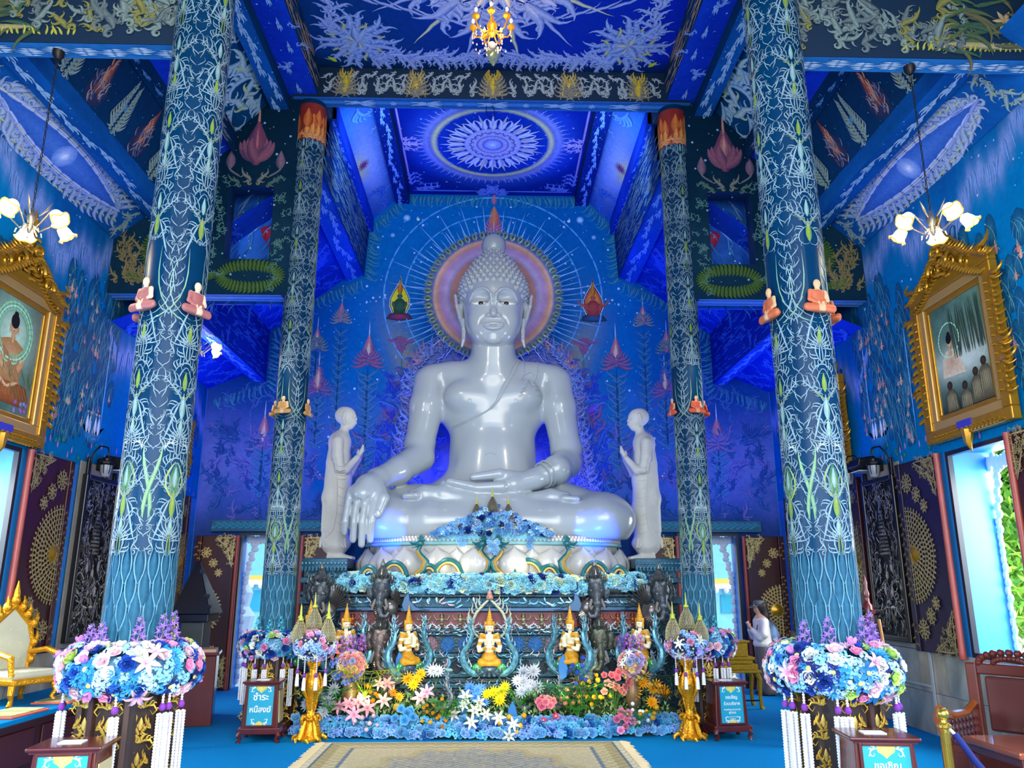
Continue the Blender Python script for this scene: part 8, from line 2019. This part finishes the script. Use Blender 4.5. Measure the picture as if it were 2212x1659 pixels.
# ================================================================ furniture and the visitor
def platform():
    t = thing('platform', 'low wooden platform with blue carpet top along the left wall', 'platform', (-4.88, 8.0, 0)); P = M('platform_wood', '#3a1412', rough=.4, noise=.2, scale=5)
    G().box(-.46, .46, -2.2, 2.9, 0, .5).obj('base', P, t, bevel=.01); G().box(-.46, .48, -2.2, 2.92, .5, .54).obj('carpet_top', carpet, t)
    for i in range(6):
        y = -1.9+.8*i; G().box(.462, .478, y, y+.66, .1, .42).obj('side_panel', M('platform_panel', '#4a1a18', rough=.4), t, bevel=.01)
    G().box(.46, .5, -2.2, 2.9, .44, .5).obj('rail', P, t, bevel=.006)
platform()
def cushion(x, y, z, w, d, label, rz):
    t = thing('mat', label, 'mat', (x, y, z), rz); G().box(-w/2, w/2, -d/2, d/2, 0, .018).obj('body', M('mat_coral', '#e0604a', rough=.9), t, bevel=.008); G().box(-w/2+.03, w/2-.03, -d/2+.03, d/2-.03, .018, .028).obj('cover', M('mat_olive', '#8f9a6a', rough=.9, noise=.3, scale=6, col2='#c8b070', fac=.3), t)
cushion(-4.62, 9.35, .541, .4, .8, 'coral-edged mat on the platform before the gilded chair', .05); cushion(-4.62, 8.3, .541, .4, .6, 'coral-edged mat on the platform nearer the camera', -.06)
def throne_chair():
    t = thing('throne_chair', 'gilded chair with buttoned cream backrest on the platform', 'chair', (-5.02, 9.05, .541), 1.2); CR = M('cream_leather', '#c8c4a4', rough=.4, noise=.05)
    out = [(-.24, .32), (-.26, .62), (-.2, .8), (-.1, .9), (0, 1.0), (.1, .9), (.2, .8), (.26, .62), (.24, .32)]
    G().poly(out, 'y', .2, .26).obj('backrest', CR, t, bevel=.02)
    for x in (-.14, 0, .14):
        for z in (.45, .6, .74): G().ball((x, .2, z), .012, 6, 4, sy=.5).obj('button', CR, t, smooth=True)
    g = G().tube([(x*1.06, .22, z) for x, z in out], [.03, .035, .04, .04, .05, .04, .04, .035, .03], 8)
    for i, (x, z) in enumerate(((0, 1.05), (-.09, .98), (.09, .98), (-.17, .9), (.17, .9), (-.26, .8), (.26, .8), (-.29, .6), (.29, .6), (-.28, .42), (.28, .42))): g.ball((x, .2, z), .045, 8, 6, sz=1.3); g.tube([(x, .2, z), (x*1.1, .18, z+.06), (x*1.12, .2, z+.12)], [.03, .022, .003], 6)
    g.tube([(0, .2, 1.05), (0, .2, 1.15), (0, .2, 1.26)], [.04, .03, .005], 6); g.obj('carved_frame', GOLD, t, smooth=True)
    G().box(-.26, .26, -.25, .22, .26, .34).obj('seat', CR, t, bevel=.03); G().box(-.28, .28, -.27, .24, .2, .27).obj('seat_rail', GOLD, t, bevel=.02)
    for sx in (-1, 1):
        for sy in (-1, 1): G().tube([(sx*.24, sy*.22, .22), (sx*.27, sy*.25, .12), (sx*.24, sy*.23, .06), (sx*.28, sy*.26, 0)], [.035, .03, .022, .03], 7).obj('leg', GOLD, t, smooth=True)
        G().tube([(sx*.26, .2, .5), (sx*.31, .0, .53), (sx*.30, -.22, .48), (sx*.28, -.24, .3)], [.03, .032, .035, .028], 7).obj('armrest', GOLD, t, smooth=True)
throne_chair()
def lectern():
    t = thing('lectern', 'plain mahogany lectern behind the near left pillar', 'lectern', (-3.86, 11.15, 0), .25); G().box(-.24, .24, -.25, .25, 0, .86).obj('body', MAH, t, bevel=.01); G().box(-.27, .27, -.28, .28, .86, .90).obj('top', MAH, t, bevel=.01); G().box(-.20, .22, -.2, .2, .90, .935).obj('inlay', M('inlay_cream', '#c89a7a', rough=.4), t)
    g = thing('offering_stand', 'dark metal stand with sloping black roof behind the lectern', 'stand', (-4.2, 11.9, 0)); K = M('black_metal', '#1a1c28', rough=.25, metal=.4)
    G().box(-.16, .16, -.16, .16, 0, 1.25).obj('post', M('grey_metal', '#4a4e4c', rough=.3, metal=.5), g, bevel=.01); G().box(-.24, .24, -.24, .24, 1.25, 1.36).obj('cornice', K, g, bevel=.01)
    G().add([(-.28, -.28, 1.36), (.28, -.28, 1.36), (.28, .28, 1.36), (-.28, .28, 1.36), (-.06, -.06, 2.1), (-.02, -.06, 2.1), (-.02, -.02, 2.1), (-.06, -.02, 2.1)], [(0, 3, 2, 1), (4, 5, 6, 7), (0, 1, 5, 4), (1, 2, 6, 5), (2, 3, 7, 6), (3, 0, 4, 7)]).obj('roof', K, g, bevel=.01)
    for x, z in ((.17, 1.6), (.05, 1.95), (.22, 1.45)): G().box(x-.03, x+.03, -.27+(z-1.36)*.25, -.2+(z-1.36)*.25, z-.03, z+.03).obj('stud', K, g)
    f = G(); r = random.Random(2)
    for i in range(26): z = .75+.04*i*.6; f.tube([(.0, 0, z), (r.choice((-1, 1))*.06, 0, z+.03), (r.choice((-1, 1))*.1, 0, z+.1), (r.choice((-1, 1))*.09, 0, z+.15)], [.02, .018, .012, .002], 5)
    s = thing('gilt_flame_post', 'thin gilt flame ornament post beside the near left pillar', 'ornament', (-3.62, 9.4, 0)); f.obj('flame', GOLD_D, s, smooth=True); G().tube([(0, 0, 0), (0, 0, .8)], .025, 8).obj('post', M('frame_black'), s)
lectern()
def turned(prof, n=14): return G().lathe(prof, n)
def gong():
    t = thing('gong_stand', 'turned mahogany gong stand by the right wall', 'stand', (4.35, 9.3, 0), 0)
    for x in (-.62, .0):
        turned([(.05, 0), (.05, .1), (.038, .16), (.045, .3), (.05, .6), (.055, 1.05), (.04, 1.12), (.05, 1.18), (.05, 1.28), (.06, 1.33), (.06, 1.47), (.035, 1.5), (.03, 1.56), (.04, 1.6), (.02, 1.66), (.028, 1.72), (.012, 1.78), (.0, 1.82)]).obj('post', MAH, t, smooth=True, loc=(x, 0, .06))
        G().poly([(-.28, 0), (.28, 0), (.24, .05), (.06, .09), (-.06, .09), (-.24, .05)], 'x', x-.05, x+.05).obj('foot', MAH, t, bevel=.01)
    G().tube([(-.7, 0, 1.46), (.12, 0, 1.46)], .045, 12).obj('crossbar', M('bar_dark', '#20181c', rough=.25, metal=.3), t, smooth=True); G().tube([(.02, -.05, 1.46), (.02, -.10, 1.46)], .025, 8).obj('peg', MAH, t, smooth=True)
    m = thing('mallet', 'orange padded gong mallet hanging on the stand', 'mallet', (4.42, 9.2, 1.2)); G().tube([(.0, 0, .18), (.02, 0, -.1)], .017, 8).obj('handle', M('handle_tan', '#b8743a', rough=.5), m, smooth=True)
    g = G()
    for k in range(9): a = 2*pi*k/9; g.ball((.035*cos(a)+.02, .035*sin(a), -.15), .052, 8, 6, sz=1.05)
    g.obj('padding', M('mallet_orange', '#d07a18', rough=.9, noise=.15, scale=40), m, smooth=True)
gong()
RW = M('rosewood', '#5f2418', rough=.3, noise=.25, scale=4, stretch=(.3, 1, 1), coat=.3)
def armchair():
    t = thing('armchair', 'carved rosewood armchair with brown leather back at the right edge', 'chair', (4.42, 7.15, 0), -.95); LE = M('leather_brown', '#5a2a26', rough=.35)
    G().box(-.36, .36, -.34, .34, .36, .43).obj('seat', RW, t, bevel=.015); G().box(-.38, .38, -.36, -.32, .18, .38).obj('apron', RW, t, bevel=.01)
    for x in (-.35, .35):
        for y in (-.32, .32): G().box(x-.04, x+.04, y-.04, y+.04, 0, .38).obj('leg', RW, t, bevel=.015)
        G().tube([(x, .32, .72), (x, .1, .64), (x, -.18, .64), (x*1.02, -.36, .70), (x*1.02, -.42, .64), (x, -.36, .5), (x, -.36, .36)], [.03, .035, .04, .045, .04, .03, .03], 8).obj('armrest', M('arm_amber', '#a8551c', rough=.25, coat=.4), t, smooth=True)
        g = G()
        for i in range(9):
            for j in range(3): g.tube([(x, -.3+.07*i, .45+.06*j), (x, -.27+.07*i, .48+.06*j), (x, -.25+.07*i, .45+.06*j), (x, -.28+.07*i, .43+.06*j)], .010, 4)
        g.obj('side_lattice', RW, t, smooth=True)
    for x in (-.34, .34): G().box(x-.05, x+.05, .28, .36, .36, 1.06).obj('back_post', RW, t, bevel=.015)
    G().box(-.3, .3, .29, .35, .96, 1.06).obj('top_rail', RW, t, bevel=.015); G().box(-.24, .24, .285, .335, .48, .95).obj('back_pad', LE, t, bevel=.03)
    g = G()
    for i in range(13): a = pi*i/12; g.ball((-.27*cos(a), .31, 1.06+.10*sin(a)), .035, 7, 5); g.ball((-.14*cos(a), .30, 1.07+.04*sin(a)), .028, 7, 5)
    g.obj('carved_crest', RW, t, smooth=True)
    b = thing('side_table', 'low rosewood side table with open shelf at the lower right corner', 'table', (4.02, 6.25, 0), .0)
    G().box(-.30, .5, -.36, .34, .56, .61).obj('top', M('table_top', '#9a4a24', rough=.15, noise=.2, scale=3, coat=.6), b, bevel=.015); G().box(-.27, .47, -.33, .31, .5, .56).obj('apron', RW, b, bevel=.01); G().box(-.27, .47, -.33, .31, .1, .14).obj('shelf', RW, b, bevel=.01)
    for x in (-.25, .45):
        for y in (-.31, .29): G().box(x-.03, x+.03, y-.03, y+.03, 0, .5).obj('leg', RW, b, bevel=.01)
    s = thing('barrier_post', 'polished brass barrier post with ball top and blue rope at lower right', 'post', (3.12, 5.72, 0)); BR = M('brass', '#d8b048', rough=.22, metal=.85)
    G().lathe([(.15, 0), (.15, .015), (.03, .04), (.026, .06), (.026, .80), (.046, .81), (.046, .825), (.022, .84), (.02, .86)], 24).obj('post', BR, s, smooth=True)
    g = G()
    for k in range(16): a = 2*pi*k/16; g.tube([(.027*cos(a), .027*sin(a), .07), (.027*cos(a), .027*sin(a), .78)], .004, 4)
    g.obj('fluting', BR, s, smooth=True, kind='stuff'); G().ball((0, 0, .895), .042, 20, 12).obj('ball', BR, s, smooth=True)
    G().tube([(.03, 0, .8), (.06, -.02, .76)], .012, 8).obj('hook', M('hook_white', '#d0d0cc', rough=.3), s, smooth=True); G().tube([(.055, -.02, .77), (.12, -.1, .62), (.22, -.25, .42), (.34, -.45, .3), (.5, -.7, .26)], .022, 10).obj('rope', M('rope_blue', '#0a1f6a', rough=.8), s, smooth=True)
armchair()
def gold_table():
    t = thing('offering_table', 'glittering gold tiered offering table at the right doorway', 'table', (3.66, 12.4, 0)); GL = M('glitter_gold', '#b89018', rough=.4, metal=.5, noise=.6, scale=140)
    for w, z0, z1 in ((.62, .54, .62), (.7, .50, .54), (.5, .62, .68), (.56, .68, .72), (.40, .72, .92), (.46, .92, .95)): G().box(-w/2, w/2, -w*.35, w*.35, z0, z1).obj('tier', GL, t, bevel=.008)
    for x in (-.32, .32):
        for y in (-.2, .2): G().tube([(x*.9, y, .5), (x*1.02, y, .4), (x*.98, y, .2), (x*1.0, y, .04), (x*1.08, y, 0)], [.04, .035, .028, .03, .035], 6).obj('leg', GL, t)
    G().tube([(-.3, -.2, .12), (.3, -.2, .12)], .012, 6).obj('stretcher', M('frame_black'), t)
gold_table()
def visitor():
    t = thing('person', 'person in white blouse, grey wide trousers and visor praying, navy backpack on the back', 'person', (4.58, 13.75, 0)); f = -1
    X = lambda v: v*f
    SK = M('skin', '#c89a7c', rough=.5); WH = M('blouse_white', '#dcd6cc', rough=.8, noise=.06, scale=14, bump=.4, bscale=16); TR = M('trouser_grey', '#6a6058', rough=.85, noise=.2, scale=10, stretch=(1, 1, .15)); HR = M('hair_black', '#241f1e', rough=.5, stretch=(1, 1, .1), noise=.3, scale=40)
    b = Sdf((-.36, -.22, 0), (.36, .22, 1.56), .011)
    b.ell((X(.03), 0, 1.39), (.08, .07, .10), .01); b.cap((X(.07), 0, 1.335), (X(.05), 0, 1.32), .032, .035, .01); b.ell((X(.108), 0, 1.378), (.012, .010, .018), .008); b.ell((X(.098), 0, 1.34), (.012, .02, .006), .006)
    b.cap((0, 0, 1.2), (X(.02), 0, 1.31), .04, .036, .012); b.cap((0, 0, .8), (0, 0, 1.16), .11, .12, .05, sy=1.3); b.ell((0, 0, .78), (.12, .15, .12), .05)
    for q in (-1, 1):
        b.chain([(0, q*.08, .75), (X(.01), q*.085, .42), (X(-.01), q*.085, .07)], [.085, .058, .038], .03); b.chain([(X(-.03), q*.085, .035), (X(.12), q*.09, .025)], [.035, .028], .02)
        b.chain([(0, q*.15, 1.16), (X(.03), q*.18, .98), (X(.08), q*.15, .93), (X(.19), q*.05, 1.06)], [.05, .042, .036, .026], .02)
        b.chain([(X(.2), q*.022, 1.07), (X(.215), q*.018, 1.11)], [.026, .024], .01)
        for k in range(4): b.cap((X(.20+.012*k), q*.016, 1.12), (X(.212+.016*k), q*.008, 1.175-.008*k), .0085, .0065, .003)
        b.cap((X(.195), q*.02, 1.08), (X(.175), q*.012, 1.13), .009, .007, .004)
    b.obj('body', SK, t, smooth=1)
    s = Sdf((-.36, -.32, .7), (.32, .32, 1.32), .011); s.cap((X(-.01), 0, .82), (0, 0, 1.14), .145, .125, .05, sy=1.3); s.ell((0, 0, 1.16), (.10, .2, .06), .05); s.ell((X(-.01), 0, .80), (.155, .19, .06), .04)
    for q in (-1, 1): s.chain([(0, q*.16, 1.15), (X(.03), q*.2, .97), (X(.09), q*.165, .92), (X(.17), q*.075, 1.02)], [.07, .065, .06, .045], .03)
    s.ell((X(.02), 0, 1.28), (.06, .07, .06), .02, 'sub'); s.obj('blouse', WH, t, smooth=1)
    p = Sdf((-.3, -.26, .02), (.3, .26, .84), .012); p.ell((0, 0, .76), (.135, .165, .09), .04)
    for q in (-1, 1): p.chain([(0, q*.07, .72), (X(-.01), q*.09, .4), (X(-.02+.02*q), q*.10, .08)], [.115, .10, .115], .03)
    p.obj('trousers', TR, t, smooth=1)
    for q in (-1, 1): G().ball((X(.06), q*.09, .03), .1, 12, 6, sx=1.1, sy=.45, sz=.32).obj('shoe', M('shoe_dark', '#2a2826', rough=.6), t, smooth=True)
    h = Sdf((-.26, -.15, .95), (.26, .15, 1.54), .011); h.ell((X(.0), 0, 1.41), (.105, .09, .105), .02); h.chain([(X(-.04), 0, 1.42), (X(-.075), 0, 1.25), (X(-.10), 0, 1.06)], [.085, .07, .045], .03, sy=1.3); h.ell((X(.11), 0, 1.35), (.07, .11, .085), .01, 'sub'); h.obj('hair', HR, t, smooth=1)
    c = M('visor_grey', '#5a5c5e', rough=.7); G().lathe([(.106, 1.44), (.108, 1.47), (.09, 1.50), (.05, 1.51)], 18, (X(.0), 0), sy=.9).obj('visor_band', c, t, smooth=True)
    G().poly([(X(.06), -.1), (X(.14), -.1), (X(.2), -.05), (X(.215), 0), (X(.2), .05), (X(.14), .1), (X(.06), .1)], 'z', -.008, .006).obj('visor_brim', c, t, bevel=.004, loc=(0, 0, 1.445), rot=(0, f*.32, 0))
    k = thing('backpack', 'navy backpack with light blue patches on the back of the visitor', 'bag', (4.58+.16, 13.75, .98)); d = Sdf((-.16, -.18, -.3), (.18, .18, .28), .012); d.ell((.02, 0, -.05), (.10, .145, .2), .04); d.cap((.0, 0, .02), (-.03, 0, .18), .10, .05, .04); d.ell((.08, 0, -.1), (.06, .11, .11), .03); d.obj('body', M('pack_navy', '#243a5c', rough=.6, col2='#6f8fb4', scale=3.5, fac=.2), k, smooth=1)
    for q in (-1, 1): G().tube([(-.06, q*.07, .17), (-.16, q*.1, .23), (-.25, q*.1, .15), (-.29, q*.12, .0), (-.2, q*.16, -.14), (-.05, q*.12, -.18)], .014, 6, .5).obj('strap', M('pack_strap', '#1c2a44', rough=.7), k, smooth=True)
visitor()
# small fittings: conduit, sockets, camera, loose cable
c = thing('conduit', 'grey cable duct down the marble on the right wall', 'duct', (WX-.012, 9.9, 0)); G().box(-.02, .0, -.02, .02, .03, 1.0).obj('upright', M('duct_grey', '#a8acae', rough=.5), c); G().box(-.015, .0, .02, .72, .56, .585).obj('branch', M('duct_grey'), c)
for y, z, l in ((10.66, .585, 'upper wall socket at the end of the grey duct'), (10.64, .47, 'lower wall socket below the duct end')):
    o = thing('wall_socket', l, 'socket', (WX-.006, y, z)); G().box(-.03, 0, -.05, .05, -.035, .035).obj('plate', M('duct_grey'), o, bevel=.006)
c = thing('loose_cable', 'loop of black cable hanging from the beam soffit', 'cable', (0, 0, 0)); G().tube([(-.1, 10.5, 8.79), (-.1, 10.48, 8.62), (-.04, 10.46, 8.56), (.03, 10.48, 8.62), (.02, 10.5, 8.72), (-.02, 10.5, 8.79)], .006, 5).obj('wire', M('frame_black'), c)
c = thing('security_camera', 'small black camera on the lintel over the right doorway', 'camera', (3.98, YB-.2, 2.97)); G().ball((0, 0, 0), .055, 12, 8).obj('dome', M('frame_black'), c, smooth=True); G().box(-.05, .05, -.04, .12, -.07, -.03).obj('bracket', M('frame_black'), c)

# ================================================================ outside
structure(G().box(-60, 60, YB+.6, 70, -.35, -.2).obj('ground', M('paving_pale', '#c8c4b8', rough=.8, noise=.1)))
for s in (-1, 1): structure(G().box(min(s*6, s*60), max(s*6, s*60), -20, YB+.6, -.35, -.2).obj('ground', M('paving_pale')))
def building(x0, x1, y, h, label, steps=True):
    t = thing('building', label, 'building', ((x0+x1)/2, y, -.2)); w = (x1-x0)/2; BL = M('wall_skyblue', '#7fd0ea', rough=.6, noise=.05); YE = M('band_yellow', '#e8d060', rough=.6); WT = M('trim_white', '#f0f2f0', rough=.6)
    G().box(-w, w, 0, 4, .6, h).obj('wall', BL, t)
    for z, m in ((.6, WT), (.72, YE), (h*.52, WT), (h*.52+.12, YE), (h-.1, WT)): G().box(-w-.05, w+.05, -.06, 0, z, z+.12).obj('band', m, t)
    for i in range(5): G().box(-w, w, -.35*(5-i), 0, .12*i, .12*(i+1)).obj('step', WT, t)
    for x in np.arange(-w+.4, w, 1.1): G().box(x, x+.35, -.03, 0, 1.3, h*.48).obj('window', M('pane_aqua', '#2fa8c8', rough=.2), t)
    g = G()
    for i in range(int(w*8)): g.ball((-w+.13+.25*i, -.1, h*.52-.02), .07, 7, 5, sz=1.3)
    g.obj('scallop', WT, t, smooth=True); G().poly([(-w-.3, h), (w+.3, h), (0, h+1.6)], 'y', -.3, 4).obj('roof', M('roof_blue', '#2a6ab8', rough=.5), t)
building(4.2, 9.5, 20, 3.6, 'sky blue building with yellow bands seen through the right doorway'); building(-9, -5.6, 22, 3.8, 'pale blue building seen through the left doorway')
p = thing('garden_spire', 'white tiered spire in the garden beyond the left doorway', 'monument', (-5.5, 18.2, -.2)); G().lathe([(.5, 0), (.5, .4), (.36, .5), (.4, .9), (.28, 1.0), (.34, 1.3), (.2, 1.5), (.26, 1.8), (.14, 2.0), (.16, 2.3), (.05, 2.9), (.0, 3.6)], 12).obj('body', M('spire_white', '#c8dce4', rough=.5), p)
def tree(x, y, h, label, R, n, seed):
    t = thing('tree', label, 'tree', (x, y, -.2)); r = random.Random(seed); G().tube([(0, 0, 0), (.1, 0, h*.35), (-.1, .1, h*.7), (0, 0, h)], [.2, .16, .12, .05], 8).obj('trunk', M('bark_brown', '#6a5038', rough=.9, noise=.3), t, smooth=True)
    r2 = np.random.default_rng(seed); c = np.array([[r.uniform(-R, R), r.uniform(-R, R), h*r.uniform(.25, 1.05)] for _ in range(46)]); k = r2.integers(0, 46, n)
    P = c[k]+r2.normal(0, .34, (n, 3)); a = r2.normal(size=(n, 3)); b = r2.normal(size=(n, 3)); a /= np.linalg.norm(a, axis=1)[:, None]; b = np.cross(a, b); b /= np.linalg.norm(b, axis=1)[:, None]
    V = np.stack([P, P+a*.09+b*.03, P+a*.2, P+a*.09-b*.03], 1).reshape(-1, 3); F = np.arange(n*4).reshape(n, 4)
    npobj('foliage', V, F, M('leaf_lit', '#8fc83a', rough=.5, noise=.4, scale=1.5), t, smooth=False, kind='stuff')
tree(9.2, 13.6, 6.5, 'bright green leafy tree outside the right window', 1.7, 26000, 1); tree(13.6, 17.8, 6, 'second green tree farther outside the right window', 1.8, 12000, 2); tree(-9.5, 14.5, 5, 'green tree outside the left window', 1.5, 8000, 3)
